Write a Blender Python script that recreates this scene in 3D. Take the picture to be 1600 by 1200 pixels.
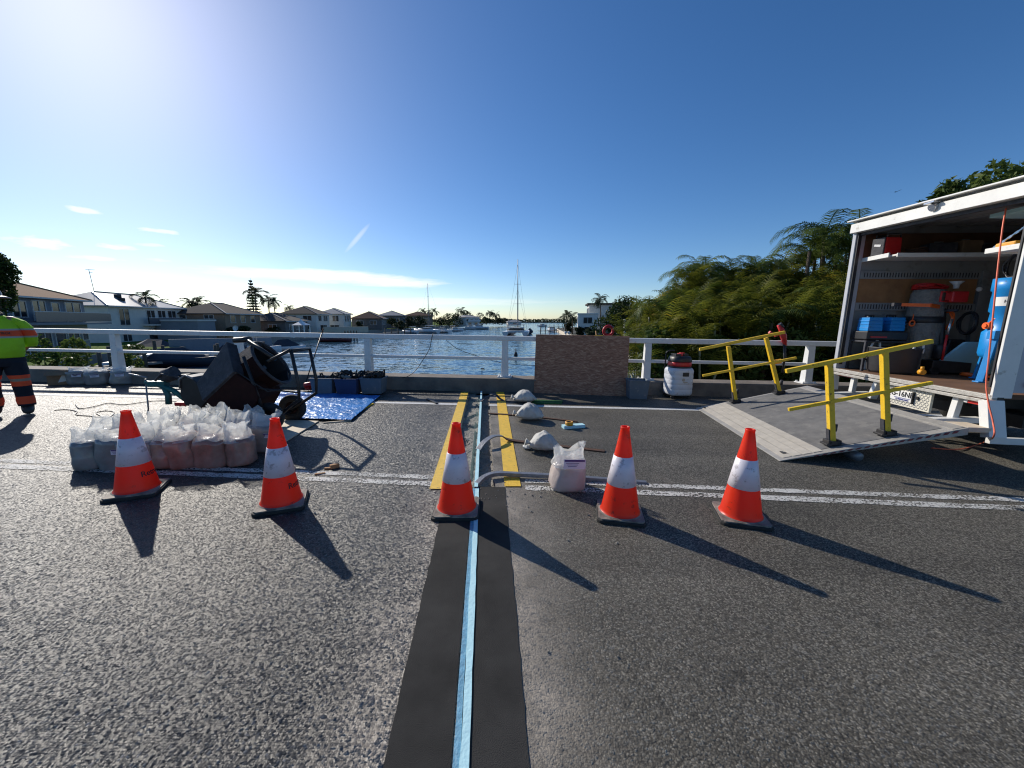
import bpy, bmesh, math, random
import numpy as np
from mathutils import Vector, Matrix, noise as mnoise
R = math.radians
rnd = random.Random(7)
for o in list(bpy.data.objects): bpy.data.objects.remove(o)
scene = bpy.context.scene
COL = scene.collection

# ------------------------------------------------------------------ camera
FPX, CAMH, PITCH, TILT = 600.0, 1.48, math.atan(100/600), 0.0148
cam_d = bpy.data.cameras.new("camera"); cam = bpy.data.objects.new("camera", cam_d); COL.objects.link(cam)
cam_d.sensor_width = 36.0; cam_d.lens = 36.0*FPX/1600; cam_d.clip_start = 0.05; cam_d.clip_end = 9000
cam.location = (0, 0, CAMH); cam.rotation_euler = (math.pi/2-PITCH, 0, 0)
scene.camera = cam
# ------------------------------------------------------------------ sun, sky, exposure
SUN_AZ, SUN_EL = R(-45.2), R(30.2)      # azimuth measured from +Y towards +X
sd = Vector((math.sin(SUN_AZ)*math.cos(SUN_EL), math.cos(SUN_AZ)*math.cos(SUN_EL), math.sin(SUN_EL)))
sun_d = bpy.data.lights.new("sun", 'SUN'); sun_d.energy = 4.8; sun_d.angle = R(0.5); sun_d.color = (1.0, 0.93, 0.83)
sun = bpy.data.objects.new("sun", sun_d); COL.objects.link(sun)
sun.rotation_euler = (-sd).to_track_quat('-Z', 'Y').to_euler(); sun.location = sd*60
scene.view_settings.view_transform = 'Standard'; scene.view_settings.look = 'None'
scene.view_settings.exposure = 0.0; scene.view_settings.gamma = 1.0; scene.view_settings.use_curve_mapping = False
W = bpy.data.worlds.new("World"); scene.world = W; W.use_nodes = True
nt = W.node_tree; nt.nodes.clear()
def N(nt, t, **k):
    n = nt.nodes.new(t)
    for a, b in k.items(): setattr(n, a, b)
    return n
def math_n(nt, op, a, b=None, clamp=False):
    n = N(nt, 'ShaderNodeMath', operation=op, use_clamp=clamp)
    for i, x in enumerate((a, b)):
        if x is None: continue
        if isinstance(x, (int, float)): n.inputs[i].default_value = x
        else: nt.links.new(x, n.inputs[i])
    return n.outputs[0]
out = N(nt, 'ShaderNodeOutputWorld'); bg = N(nt, 'ShaderNodeBackground'); bg.inputs[1].default_value = 0.12
sky = N(nt, 'ShaderNodeTexSky', sky_type='NISHITA'); sky.sun_disc = False
sky.sun_elevation = SUN_EL; sky.sun_rotation = SUN_AZ; sky.air_density = 0.8; sky.dust_density = 0.34; sky.ozone_density = 3.4
tc = N(nt, 'ShaderNodeTexCoord'); sep = N(nt, 'ShaderNodeSeparateXYZ'); nt.links.new(tc.outputs['Generated'], sep.inputs[0])
az = math_n(nt, 'ARCTAN2', sep.outputs[0], sep.outputs[1]); el = math_n(nt, 'ARCSINE', sep.outputs[2])
cmb = N(nt, 'ShaderNodeCombineXYZ'); nt.links.new(az, cmb.inputs[0]); nt.links.new(math_n(nt, 'MULTIPLY', el, 7.0), cmb.inputs[1])
nz = N(nt, 'ShaderNodeTexNoise'); nz.inputs['Scale'].default_value = 7.0; nz.inputs['Detail'].default_value = 7.0; nz.inputs['Roughness'].default_value = 0.6
nt.links.new(cmb.outputs[0], nz.inputs[0])
scene.cycles.use_denoising = True; scene.cycles.denoising_prefilter = 'ACCURATE'
nzs = math_n(nt, 'MULTIPLY', math_n(nt, 'SUBTRACT', nz.outputs[0], 0.5), 2.6)
cm2 = N(nt, 'ShaderNodeCombineXYZ'); nt.links.new(az, cm2.inputs[0]); nt.links.new(math_n(nt, 'MULTIPLY', el, 3.0), cm2.inputs[1])
nz2 = N(nt, 'ShaderNodeTexNoise'); nz2.inputs['Scale'].default_value = 38.0; nz2.inputs['Detail'].default_value = 5.0; nt.links.new(cm2.outputs[0], nz2.inputs[0])
nzf = math_n(nt, 'MULTIPLY', math_n(nt, 'SUBTRACT', nz2.outputs[0], 0.5), 3.2)
def blob(az0, el0, wa, we, amp=1.0, fine=False):
    a = math_n(nt, 'DIVIDE', math_n(nt, 'SUBTRACT', az, R(az0)), R(wa)); e = math_n(nt, 'DIVIDE', math_n(nt, 'SUBTRACT', el, R(el0)), R(we))
    d = math_n(nt, 'ADD', math_n(nt, 'MULTIPLY', a, a), math_n(nt, 'MULTIPLY', e, e))
    s = math_n(nt, 'SUBTRACT', 1.0, d)
    s = math_n(nt, 'ADD', s, nzf if fine else nzs)
    return math_n(nt, 'MULTIPLY', math_n(nt, 'MULTIPLY', s, 1.1, True), amp)
cl = None
for b in [(-25, 5.6, 14, 1.0, .85), (-17, 5.2, 9, .8, .8), (-35, 3.4, 17, .9, .45), (-12, 2.6, 20, .6, .35),
          (-49.5, 7.0, 2.0, .55, .75, True), (-46.5, 10.4, 1.2, .35, .6, True), (-44.5, 7.3, 1.6, .3, .6, True), (-41.2, 9.3, 1.8, .25, .55, True),
          (-46, 6.0, 2.2, .25, .5, True), (-41.5, 6.3, 1.2, .2, .4, True), (-42, 7.8, 1.2, .2, .4, True)]:
    m = blob(*b); cl = m if cl is None else math_n(nt, 'MAXIMUM', cl, m)
# a short diagonal wisp
_e = math_n(nt, 'SUBTRACT', el, R(10.6)); _a = math_n(nt, 'SUBTRACT', math_n(nt, 'SUBTRACT', az, R(-21.0)), math_n(nt, 'MULTIPLY', _e, .85))
_a = math_n(nt, 'DIVIDE', _a, R(.45)); _e = math_n(nt, 'DIVIDE', _e, R(2.0))
_w = math_n(nt, 'SUBTRACT', 1.0, math_n(nt, 'ADD', math_n(nt, 'MULTIPLY', _a, _a), math_n(nt, 'MULTIPLY', _e, _e)), True)
cl = math_n(nt, 'MAXIMUM', cl, math_n(nt, 'MULTIPLY', _w, .30))
mx = N(nt, 'ShaderNodeMix', data_type='RGBA'); nt.links.new(cl, mx.inputs[0])
hs = N(nt, 'ShaderNodeHueSaturation'); hs.inputs['Saturation'].default_value = 1.22; hs.inputs['Hue'].default_value = .503; nt.links.new(sky.outputs[0], hs.inputs['Color'])
nt.links.new(hs.outputs[0], mx.inputs[6]); mx.inputs[7].default_value = (9.8, 9.6, 9.1, 1)
scene.cycles.filter_width = 1.15
nt.links.new(mx.outputs[2], bg.inputs[0]); nt.links.new(bg.outputs[0], out.inputs[0])

# ------------------------------------------------------------------ measuring helpers
def ray(u, v):
    x = (u-800)/FPX; y = -(v-600)/FPX
    return Vector((x, math.cos(PITCH)+y*math.sin(PITCH), -math.sin(PITCH)+y*math.cos(PITCH)))
TM = Matrix.Rotation(TILT, 4, 'Y'); TI = TM.inverted()
EYE_B = TI @ Vector((0, 0, CAMH))
def bray(u, v): return (TI.to_3x3() @ ray(u, v))
def G(u, v, z=0.0):                       # a spot on the bridge deck (deck coordinates)
    d = bray(u, v); t = (z-EYE_B.z)/d.z; return EYE_B + d*t
def Y(u, v, y):                           # a spot at distance y, deck coordinates
    d = bray(u, v); return EYE_B + d*((y-EYE_B.y)/d.y)
def F(u, v, y):                           # a spot at distance y, level coordinates
    d = ray(u, v); return Vector((0, 0, CAMH)) + d*(y/d.y)

# ------------------------------------------------------------------ materials
def mat(name, col, rough=.6, metal=0., var=.18, scale=6., bump=0., bscale=60., spec=.5, col2=None, trans=0., coat=0., facw=None, detail=6.):
    m = bpy.data.materials.new(name); m.use_nodes = True; t = m.node_tree; b = t.nodes['Principled BSDF']
    c = N(t, 'ShaderNodeTexCoord'); n = N(t, 'ShaderNodeTexNoise'); n.inputs['Scale'].default_value = scale; n.inputs['Detail'].default_value = detail
    n.inputs['Roughness'].default_value = .65
    t.links.new(c.outputs['Object'], n.inputs[0])
    r = N(t, 'ShaderNodeValToRGB'); r.color_ramp.elements[0].position = .3; r.color_ramp.elements[1].position = .7
    if col2 is None:
        a = [max(0, x*(1-var)) for x in col]; d = [min(1, x*(1+var)) for x in col]
    else: a, d = col, col2
    r.color_ramp.elements[0].color = (*a, 1); r.color_ramp.elements[1].color = (*d, 1)
    t.links.new(n.outputs[0], r.inputs[0]); t.links.new(r.outputs[0], b.inputs['Base Color'])
    b.inputs['Roughness'].default_value = rough; b.inputs['Metallic'].default_value = metal; b.inputs['Specular IOR Level'].default_value = spec
    if coat: b.inputs['Coat Weight'].default_value = coat; b.inputs['Coat Roughness'].default_value = .1
    if bump:
        n2 = N(t, 'ShaderNodeTexNoise'); n2.inputs['Scale'].default_value = bscale; n2.inputs['Detail'].default_value = 5; t.links.new(c.outputs['Object'], n2.inputs[0])
        bp = N(t, 'ShaderNodeBump'); bp.inputs['Strength'].default_value = bump; bp.inputs['Distance'].default_value = .02
        t.links.new(n2.outputs[0], bp.inputs['Height']); t.links.new(bp.outputs[0], b.inputs['Normal'])
    if trans:
        o = t.nodes['Material Output']; tr = N(t, 'ShaderNodeBsdfTranslucent'); t.links.new(r.outputs[0], tr.inputs[0])
        ms = N(t, 'ShaderNodeMixShader'); ms.inputs[0].default_value = trans; t.links.new(b.outputs[0], ms.inputs[1]); t.links.new(tr.outputs[0], ms.inputs[2])
        t.links.new(ms.outputs[0], o.inputs[0])
    m['rampname'] = r.name
    return m

def asphalt_mat(name, scale, base, facet, dusty, hi=4.5, spec=.36, rough=.62):
    m = bpy.data.materials.new(name); m.use_nodes = True; t = m.node_tree; b = t.nodes['Principled BSDF']
    c = N(t, 'ShaderNodeTexCoord')
    wob = N(t, 'ShaderNodeTexNoise'); wob.inputs['Scale'].default_value = scale*.9; t.links.new(c.outputs['Object'], wob.inputs[0])
    vm = N(t, 'ShaderNodeVectorMath', operation='MULTIPLY_ADD'); t.links.new(wob.outputs[1], vm.inputs[0]); vm.inputs[1].default_value = (.012, .012, .0); t.links.new(c.outputs['Object'], vm.inputs[2])
    v = N(t, 'ShaderNodeTexVoronoi'); v.inputs['Scale'].default_value = scale; t.links.new(vm.outputs[0], v.inputs[0])
    # per stone tone
    s = N(t, 'ShaderNodeSeparateColor'); t.links.new(v.outputs['Color'], s.inputs[0])
    r = N(t, 'ShaderNodeValToRGB'); e = r.color_ramp.elements
    e[0].position = 0.0; e[0].color = (*[x*.42 for x in base], 1); e[1].position = 1.0; e[1].color = (*[x*hi for x in base], 1)
    k = e.new(.6); k.color = (*[x*1.0 for x in base], 1); k = e.new(.90); k.color = (*[x*2.0 for x in base], 1)
    t.links.new(s.outputs[0], r.inputs[0])
    # dark gaps
    gap = N(t, 'ShaderNodeMapRange'); gap.inputs[1].default_value = .35; gap.inputs[2].default_value = .75; gap.inputs[3].default_value = 1.0; gap.inputs[4].default_value = .42
    t.links.new(v.outputs['Distance'], gap.inputs[0])
    big = N(t, 'ShaderNodeTexNoise'); big.inputs['Scale'].default_value = .55; big.inputs['Detail'].default_value = 8; big.inputs['Roughness'].default_value = .6; t.links.new(c.outputs['Object'], big.inputs[0])
    bm = N(t, 'ShaderNodeMapRange'); bm.inputs[1].default_value = .3; bm.inputs[2].default_value = .7; bm.inputs[3].default_value = .72; bm.inputs[4].default_value = 1.3; t.links.new(big.outputs[0], bm.inputs[0])
    f = math_n(t, 'MULTIPLY', gap.outputs[0], bm.outputs[0])
    tm_ = N(t, 'ShaderNodeMapping'); tm_.inputs['Scale'].default_value = (.10, 1.5, 1); tm_.inputs['Rotation'].default_value = (0, 0, .04); t.links.new(c.outputs['Object'], tm_.inputs[0])
    tn = N(t, 'ShaderNodeTexNoise'); tn.inputs['Scale'].default_value = 1.3; tn.inputs['Detail'].default_value = 5; t.links.new(tm_.outputs[0], tn.inputs[0])
    tr_ = N(t, 'ShaderNodeMapRange'); tr_.inputs[1].default_value = .3; tr_.inputs[2].default_value = .7; tr_.inputs[3].default_value = .80; tr_.inputs[4].default_value = 1.2; t.links.new(tn.outputs[0], tr_.inputs[0])
    st_ = N(t, 'ShaderNodeTexNoise'); st_.inputs['Scale'].default_value = 2.6; st_.inputs['Detail'].default_value = 3; t.links.new(c.outputs['Object'], st_.inputs[0])
    sr_ = N(t, 'ShaderNodeMapRange'); sr_.inputs[1].default_value = .24; sr_.inputs[2].default_value = .31; sr_.inputs[3].default_value = .55; sr_.inputs[4].default_value = 1.0; t.links.new(st_.outputs[0], sr_.inputs[0])
    f = math_n(t, 'MULTIPLY', math_n(t, 'MULTIPLY', f, tr_.outputs[0]), sr_.outputs[0])
    mu = N(t, 'ShaderNodeMix', data_type='RGBA', blend_type='MULTIPLY'); mu.inputs[0].default_value = 1; t.links.new(r.outputs[0], mu.inputs[6])
    cc = N(t, 'ShaderNodeCombineColor'); [t.links.new(f, cc.inputs[i]) for i in range(3)]; t.links.new(cc.outputs[0], mu.inputs[7])
    # dust tracked out from the joint works, along the edge of the joint
    sp = N(t, 'ShaderNodeSeparateXYZ'); t.links.new(c.outputs['Object'], sp.inputs[0])
    jx = math_n(t, 'ADD', sp.outputs[0], math_n(t, 'MULTIPLY', math_n(t, 'SUBTRACT', sp.outputs[1], 1.055), .0686))   # distance across the joint
    ax = math_n(t, 'ABSOLUTE', math_n(t, 'ADD', jx, .175))
    n3 = N(t, 'ShaderNodeTexNoise'); n3.inputs['Scale'].default_value = 2.2; n3.inputs['Detail'].default_value = 9; n3.inputs['Roughness'].default_value = .7; t.links.new(c.outputs['Object'], n3.inputs[0])
    d1 = N(t, 'ShaderNodeMapRange'); d1.inputs[1].default_value = .30; d1.inputs[2].default_value = .72; d1.inputs[3].default_value = 1; d1.inputs[4].default_value = 0; t.links.new(ax, d1.inputs[0])
    d1p = math_n(t, 'POWER', d1.outputs[0], 1.6)
    dd = math_n(t, 'MULTIPLY', d1p, math_n(t, 'MULTIPLY', math_n(t, 'SUBTRACT', n3.outputs[0], .30), 3.0, True), True)
    # rusty footprints by the barrier and patches
    n4 = N(t, 'ShaderNodeTexNoise'); n4.inputs['Scale'].default_value = .9; n4.inputs['Detail'].default_value = 7; n4.inputs['Roughness'].default_value = .7; t.links.new(c.outputs['Object'], n4.inputs[0])
    p4 = math_n(t, 'MULTIPLY', math_n(t, 'SUBTRACT', n4.outputs[0], .60), 4.0, True)
    dust = math_n(t, 'MULTIPLY', math_n(t, 'MAXIMUM', dd, math_n(t, 'MULTIPLY', p4, .55)), dusty)
    dm = N(t, 'ShaderNodeMix', data_type='RGBA'); t.links.new(dust, dm.inputs[0]); t.links.new(mu.outputs[2], dm.inputs[6]); dm.inputs[7].default_value = (.30, .265, .22, 1)
    t.links.new(dm.outputs[2], b.inputs['Base Color'])
    b.inputs['Roughness'].default_value = rough; b.inputs['Specular IOR Level'].default_value = spec
    # stone facets
    g = N(t, 'ShaderNodeNewGeometry')
    sb = N(t, 'ShaderNodeVectorMath', operation='SUBTRACT'); t.links.new(v.outputs['Color'], sb.inputs[0]); sb.inputs[1].default_value = (.5, .5, .5)
    sc = N(t, 'ShaderNodeVectorMath', operation='MULTIPLY'); t.links.new(sb.outputs[0], sc.inputs[0]); sc.inputs[1].default_value = (facet, facet, 0)
    ad = N(t, 'ShaderNodeVectorMath', operation='ADD'); t.links.new(sc.outputs[0], ad.inputs[0]); t.links.new(g.outputs['Normal'], ad.inputs[1])
    nn = N(t, 'ShaderNodeVectorMath', operation='NORMALIZE'); t.links.new(ad.outputs[0], nn.inputs[0])
    bp = N(t, 'ShaderNodeBump'); bp.inputs['Strength'].default_value = .5; bp.inputs['Distance'].default_value = .005
    t.links.new(math_n(t, 'SUBTRACT', 1.0, v.outputs['Distance']), bp.inputs['Height']); t.links.new(nn.outputs[0], bp.inputs['Normal'])
    t.links.new(bp.outputs[0], b.inputs['Normal'])
    return m

def leaf_mat(name, c1, c2, trans=.35, c3=None):
    m = bpy.data.materials.new(name); m.use_nodes = True; t = m.node_tree; b = t.nodes['Principled BSDF']
    c = N(t, 'ShaderNodeTexCoord'); n = N(t, 'ShaderNodeTexNoise'); n.inputs['Scale'].default_value = .8; n.inputs['Detail'].default_value = 6; t.links.new(c.outputs['Object'], n.inputs[0])
    oi = N(t, 'ShaderNodeObjectInfo')
    gi = N(t, 'ShaderNodeNewGeometry')
    a = math_n(t, 'ADD', math_n(t, 'MULTIPLY', n.outputs[0], .55), math_n(t, 'MULTIPLY', gi.outputs['Random Per Island'], .25))
    a = math_n(t, 'ADD', a, math_n(t, 'MULTIPLY', oi.outputs['Random'], .3))
    r = N(t, 'ShaderNodeValToRGB'); r.color_ramp.elements[0].position = .3; r.color_ramp.elements[1].position = .72
    r.color_ramp.elements[0].color = (*c1, 1); r.color_ramp.elements[1].color = (*c2, 1)
    if c3: k = r.color_ramp.elements.new(.9); k.color = (*c3, 1)
    t.links.new(a, r.inputs[0]); t.links.new(r.outputs[0], b.inputs['Base Color']); b.inputs['Roughness'].default_value = .6; b.inputs['Specular IOR Level'].default_value = .18
    o = t.nodes['Material Output']; tr = N(t, 'ShaderNodeBsdfTranslucent'); t.links.new(r.outputs[0], tr.inputs[0])
    ms = N(t, 'ShaderNodeMixShader'); ms.inputs[0].default_value = trans; t.links.new(b.outputs[0], ms.inputs[1]); t.links.new(tr.outputs[0], ms.inputs[2]); t.links.new(ms.outputs[0], o.inputs[0])
    return m

def band_mat(name, base, bands, rough=.8, axis=2, jitter=.006, bump=.25, bscale=25, trans=0, emis=0):
    """bands: (low, high, colour) along an object axis: sewn tapes, printed or painted bands"""
    m = mat(name, base, rough, var=.12, scale=5, bump=bump, bscale=bscale, trans=trans)
    t = m.node_tree; b = t.nodes['Principled BSDF']; ramp = t.nodes[m['rampname']]
    c = N(t, 'ShaderNodeTexCoord'); s = N(t, 'ShaderNodeSeparateXYZ'); t.links.new(c.outputs['Object'], s.inputs[0])
    n = N(t, 'ShaderNodeTexNoise'); n.inputs['Scale'].default_value = 9; t.links.new(c.outputs['Object'], n.inputs[0])
    z = math_n(t, 'ADD', s.outputs[axis], math_n(t, 'MULTIPLY', math_n(t, 'SUBTRACT', n.outputs[0], .5), jitter))
    cur = ramp.outputs[0]
    for lo, hi, col in bands:
        k = math_n(t, 'MULTIPLY', math_n(t, 'GREATER_THAN', z, lo), math_n(t, 'LESS_THAN', z, hi))
        x = N(t, 'ShaderNodeMix', data_type='RGBA'); t.links.new(k, x.inputs[0]); t.links.new(cur, x.inputs[6]); x.inputs[7].default_value = (*col, 1); cur = x.outputs[2]
    t.links.new(cur, b.inputs['Base Color'])
    for nd in t.nodes:
        if nd.type == 'BSDF_TRANSLUCENT': t.links.new(cur, nd.inputs[0])
    return m

def plastic_film(name, alpha=.45, tint=(.86, .88, .88)):
    m = bpy.data.materials.new(name); m.use_nodes = True; t = m.node_tree; t.nodes.remove(t.nodes['Principled BSDF']); o = t.nodes['Material Output']
    c = N(t, 'ShaderNodeTexCoord'); n = N(t, 'ShaderNodeTexNoise'); n.inputs['Scale'].default_value = 22; n.inputs['Detail'].default_value = 5; t.links.new(c.outputs['Object'], n.inputs[0])
    bp = N(t, 'ShaderNodeBump'); bp.inputs['Strength'].default_value = .8; bp.inputs['Distance'].default_value = .02; t.links.new(n.outputs[0], bp.inputs['Height'])
    d = N(t, 'ShaderNodeBsdfDiffuse'); d.inputs[0].default_value = (*tint, 1); tl = N(t, 'ShaderNodeBsdfTranslucent'); tl.inputs[0].default_value = (*tint, 1)
    g = N(t, 'ShaderNodeBsdfGlossy'); g.inputs[1].default_value = .25; tp = N(t, 'ShaderNodeBsdfTransparent')
    for x in (d, tl, g): t.links.new(bp.outputs[0], x.inputs['Normal'])
    m1 = N(t, 'ShaderNodeMixShader'); m1.inputs[0].default_value = .55; t.links.new(d.outputs[0], m1.inputs[1]); t.links.new(tl.outputs[0], m1.inputs[2])
    m2 = N(t, 'ShaderNodeMixShader'); m2.inputs[0].default_value = .12; t.links.new(m1.outputs[0], m2.inputs[1]); t.links.new(g.outputs[0], m2.inputs[2])
    m3 = N(t, 'ShaderNodeMixShader'); m3.inputs[0].default_value = alpha; t.links.new(m2.outputs[0], m3.inputs[1]); t.links.new(tp.outputs[0], m3.inputs[2])
    t.links.new(m3.outputs[0], o.inputs[0]); return m

M = {}
M['asphalt_l'] = asphalt_mat('chip_seal_coarse', 114, (.046, .044, .040), 1.1, .85, 6.5, .40, .5)
M['asphalt_r'] = asphalt_mat('asphalt_fine', 125, (.135, .124, .100), .50, .95, 2.4, .30, .6)
M['mortar'] = mat('fresh_mortar', (.034, .033, .031), .85, spec=.2, var=.5, scale=1.6, bump=.35, bscale=300)
M['rough_conc'] = mat('broken_concrete', (.26, .24, .21), .9, var=.45, scale=28, bump=1, bscale=60)
M['concrete'] = mat('kerb_concrete', (.17, .145, .12), .85, var=.35, scale=3, bump=.4, bscale=40)
M['paint_white'] = mat('road_paint_white', (.62, .62, .60), .6, var=.15, scale=30, bump=.6, bscale=120)
M['paint_yellow'] = mat('road_paint_yellow', (.80, .50, .03), .55, var=.12, scale=20, bump=.5, bscale=120)
M['foam'] = mat('blue_foam', (.46, .74, .80), .7, var=.08, scale=12, bump=.2)
M['foam_dk'] = mat('blue_tape', (.13, .33, .47), .6, var=.2, scale=30, bump=.3)
M['rail'] = mat('white_galv', (.72, .72, .70), .5, var=.10, scale=4, bump=.15, bscale=30)
M['cone_red'] = mat('cone_pvc', (1.0, .038, .010), .36, col2=(.95, .07, .02), scale=4, trans=.42, bump=.08, bscale=40)
M['cone_sleeve'] = mat('cone_sleeve', (.82, .80, .84), .32, var=.05, scale=14, trans=.12, spec=.7)
M['rubber'] = mat('black_rubber', (.022, .021, .02), .75, var=.4, scale=20, bump=.3)
M['rubber_dusty'] = mat('dusty_rubber', (.06, .055, .05), .7, col2=(.34, .29, .24), scale=10, bump=.3)
M['black'] = mat('black_plastic', (.02, .02, .022), .45, var=.3)
M['steel_dk'] = mat('dark_steel', (.026, .027, .033), .65, metal=.0, spec=.3, col2=(.07, .07, .08), scale=9, bump=.2)
M['maroon'] = mat('maroon_paint', (.022, .006, .005), .75, spec=.2, var=.35, scale=7, bump=.15)
M['frame_blk'] = mat('black_frame', (.018, .017, .018), .45, var=.4, scale=14)
M['rust'] = mat('rusty_steel', (.11, .045, .02), .85, col2=(.05, .03, .022), scale=25, bump=.4)
M['alloy'] = mat('grey_bar', (.22, .23, .25), .45, metal=.5, var=.25, scale=20, bump=.15)
M['green_paint'] = mat('teal_paint', (.01, .10, .10), .5, var=.3)
M['green'] = mat('green_mat', (.02, .12, .02), .8, var=.4, scale=30, bump=.5)
M['red'] = mat('red_plastic', (.55, .02, .02), .4, var=.2)
M['orange'] = mat('orange_plastic', (.9, .14, .02), .4, var=.15)
M['hose'] = mat('orange_hose', (.80, .16, .08), .45, var=.1)
M['tarp'] = mat('blue_tarp', (.02, .20, .56), .33, var=.25, scale=3, bump=.9, bscale=16)
M['ply'] = mat('plywood_pale', (.62, .52, .38), .7, var=.15, scale=5)
M['ply_dk'] = mat('plywood_dark', (.14, .07, .035), .75, var=.25, scale=4)
M['timber'] = mat('timber', (.42, .22, .09), .8, var=.25, scale=14)
M['tub'] = mat('grey_tub', (.13, .155, .18), .5, var=.12, scale=4)
M['tub_blue'] = mat('navy_tub', (.03, .045, .11), .5, var=.12, scale=4)
M['osb'] = None
M['yellow'] = mat('yellow_rail_paint', (.80, .51, .02), .45, var=.12, scale=9, bump=.12)
M['alum'] = mat('ramp_aluminium', (.42, .40, .36), .5, metal=.35, var=.16, scale=9, bump=.3, bscale=90)
M['panel_cream'] = mat('panel_cream', (.70, .66, .54), .5, var=.08, scale=9)
M['grip'] = mat('ramp_grip', (.13, .13, .13), .85, spec=.25, col2=(.22, .215, .205), scale=6, bump=.5, bscale=200)
M['truck_white'] = mat('truck_white', (.74, .73, .69), .4, var=.08, scale=3)
M['truck_grey'] = mat('truck_side_grey', (.42, .43, .46), .45, var=.08, scale=2)
M['chrome'] = mat('steel_bright', (.6, .6, .6), .25, metal=.9, var=.1)
M['inner'] = mat('truck_inner_panel', (.24, .25, .25), .6, var=.12, scale=3)
M['inner_dk'] = mat('truck_ceiling', (.25, .25, .25), .6, var=.15, scale=3)
M['mach_blue'] = mat('machine_blue', (.01, .24, .62), .38, var=.12, scale=5)
M['drum_grey'] = mat('hose_felt', (.20, .19, .17), .9, var=.25, scale=22, bump=.6, bscale=40)
M['lamp_red'] = mat('lamp_red', (.62, .05, .04), .25, var=.1, scale=40)
M['lamp_org'] = mat('lamp_orange', (.85, .20, .03), .25, var=.1, scale=40)
M['lamp_clear'] = mat('lamp_clear', (.7, .68, .66), .2, var=.1, scale=40)
M['plate'] = mat('number_plate_white', (.78, .77, .74), .4, var=.04)
M['ink'] = mat('black_ink', (.012, .012, .014), .5, var=.1)
M['ink_blue'] = mat('blue_ink', (.03, .05, .26), .5, var=.1)
M['bag_sand'] = mat('pink_sand_in_plastic', (.24, .12, .085), .35, col2=(.38, .24, .19), scale=7, bump=.4, bscale=14, coat=.35)
M['bag_grey'] = mat('grey_sand_in_plastic', (.20, .195, .19), .35, col2=(.30, .28, .26), scale=7, bump=.4, bscale=14, coat=.35)
M['film'] = plastic_film('clear_bag_film', .42, (.86, .87, .84))
M['sack'] = mat('white_woven_sack', (.56, .55, .51), .8, var=.2, scale=7, bump=1.0, bscale=16, trans=.12)
M['label'] = mat('paper_label', (.72, .70, .78), .5, var=.06)
M['label_ink'] = mat('label_ink', (.08, .05, .20), .5)
M['card'] = mat('cardboard', (.22, .14, .08), .8, var=.15)
M['vac_tank'] = mat('vac_tank', (.62, .64, .68), .35, var=.06)
M['skin'] = mat('skin', (.30, .15, .10), .55, var=.1)
M['blue_bag'] = mat('blue_bag', (.02, .13, .45), .3, var=.3, scale=9, bump=.9, bscale=20)
M['yellow_lime'] = mat('spirit_level', (.75, .34, .02), .45)
M['glass'] = mat('window_glass', (.03, .035, .04), .12, var=.3, scale=1, spec=.8)
M['frame_w'] = mat('window_frame', (.55, .56, .56), .5, var=.08)
M['hw_blue'] = mat('render_bluegrey', (.20, .225, .26), .8, var=.08, scale=1.5)
M['hw_white'] = mat('render_white', (.60, .60, .57), .8, var=.08, scale=1.5)
M['hw_cream'] = mat('render_cream', (.50, .44, .34), .8, var=.08, scale=1.5)
M['hw_brick'] = mat('brick_tan', (.26, .185, .13), .85, var=.2, scale=9)
M['hw_dark'] = mat('wall_dark', (.13, .12, .115), .8, var=.2, scale=2)
M['rf_tan'] = mat('roof_tan_tiles', (.30, .19, .12), .95, spec=.1, var=.2, scale=12)
M['rf_shiny'] = mat('roof_glazed_tiles', (.26, .27, .27), .42, var=.35, scale=10, spec=.8)
M['rf_dark'] = mat('roof_dark_tiles', (.085, .075, .07), .95, spec=.15, var=.25, scale=8)
M['rf_grey'] = mat('roof_grey_metal', (.33, .33, .33), .8, spec=.25, var=.15, scale=4)
M['rf_brown'] = mat('roof_brown_tiles', (.14, .085, .06), .95, spec=.15, var=.25, scale=8)
M['hull_white'] = mat('hull_white', (.68, .68, .67), .35, var=.06, scale=3)
M['hull_navy'] = mat('boat_cover', (.03, .035, .05), .7, var=.2, scale=3, bump=.3, bscale=8)
M['mast'] = mat('mast_alloy', (.22, .23, .25), .5, metal=.3, var=.1)
M['bark'] = mat('bark', (.11, .085, .06), .9, var=.3, scale=9, bump=.6, bscale=20)
M['cane'] = mat('palm_cane', (.30, .29, .17), .7, var=.3, scale=6, bump=.3)
M['lawn'] = mat('lawn_grass', (.08, .125, .02), 1.0, spec=.05, var=.3, scale=2, bump=.6, bscale=30)
M['soil'] = mat('bank_soil', (.045, .045, .03), .95, var=.4, scale=1.2, bump=.8, bscale=6)
M['seawall'] = mat('seawall_concrete', (.27, .25, .22), .85, var=.2, scale=1.5, bump=.3, bscale=10)
M['pale_wall'] = mat('cream_block_wall', (.62, .54, .42), .85, var=.1, scale=3)
M['hair'] = mat('hair_dark', (.02, .015, .01), .7)
M['leaf_dk'] = leaf_mat('leaves_dark', (.012, .028, .008), (.055, .085, .02), .3)
M['leaf_md'] = leaf_mat('leaves_mid', (.022, .05, .010), (.10, .14, .03), .35)
M['leaf_far'] = leaf_mat('leaves_far', (.016, .028, .012), (.05, .065, .03), .25)
M['palm_gold'] = leaf_mat('palm_golden', (.026, .050, .008), (.20, .205, .025), .5, (.44, .21, .015))
M['palm_gr'] = leaf_mat('palm_green', (.026, .055, .012), (.13, .17, .03), .45)

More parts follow.
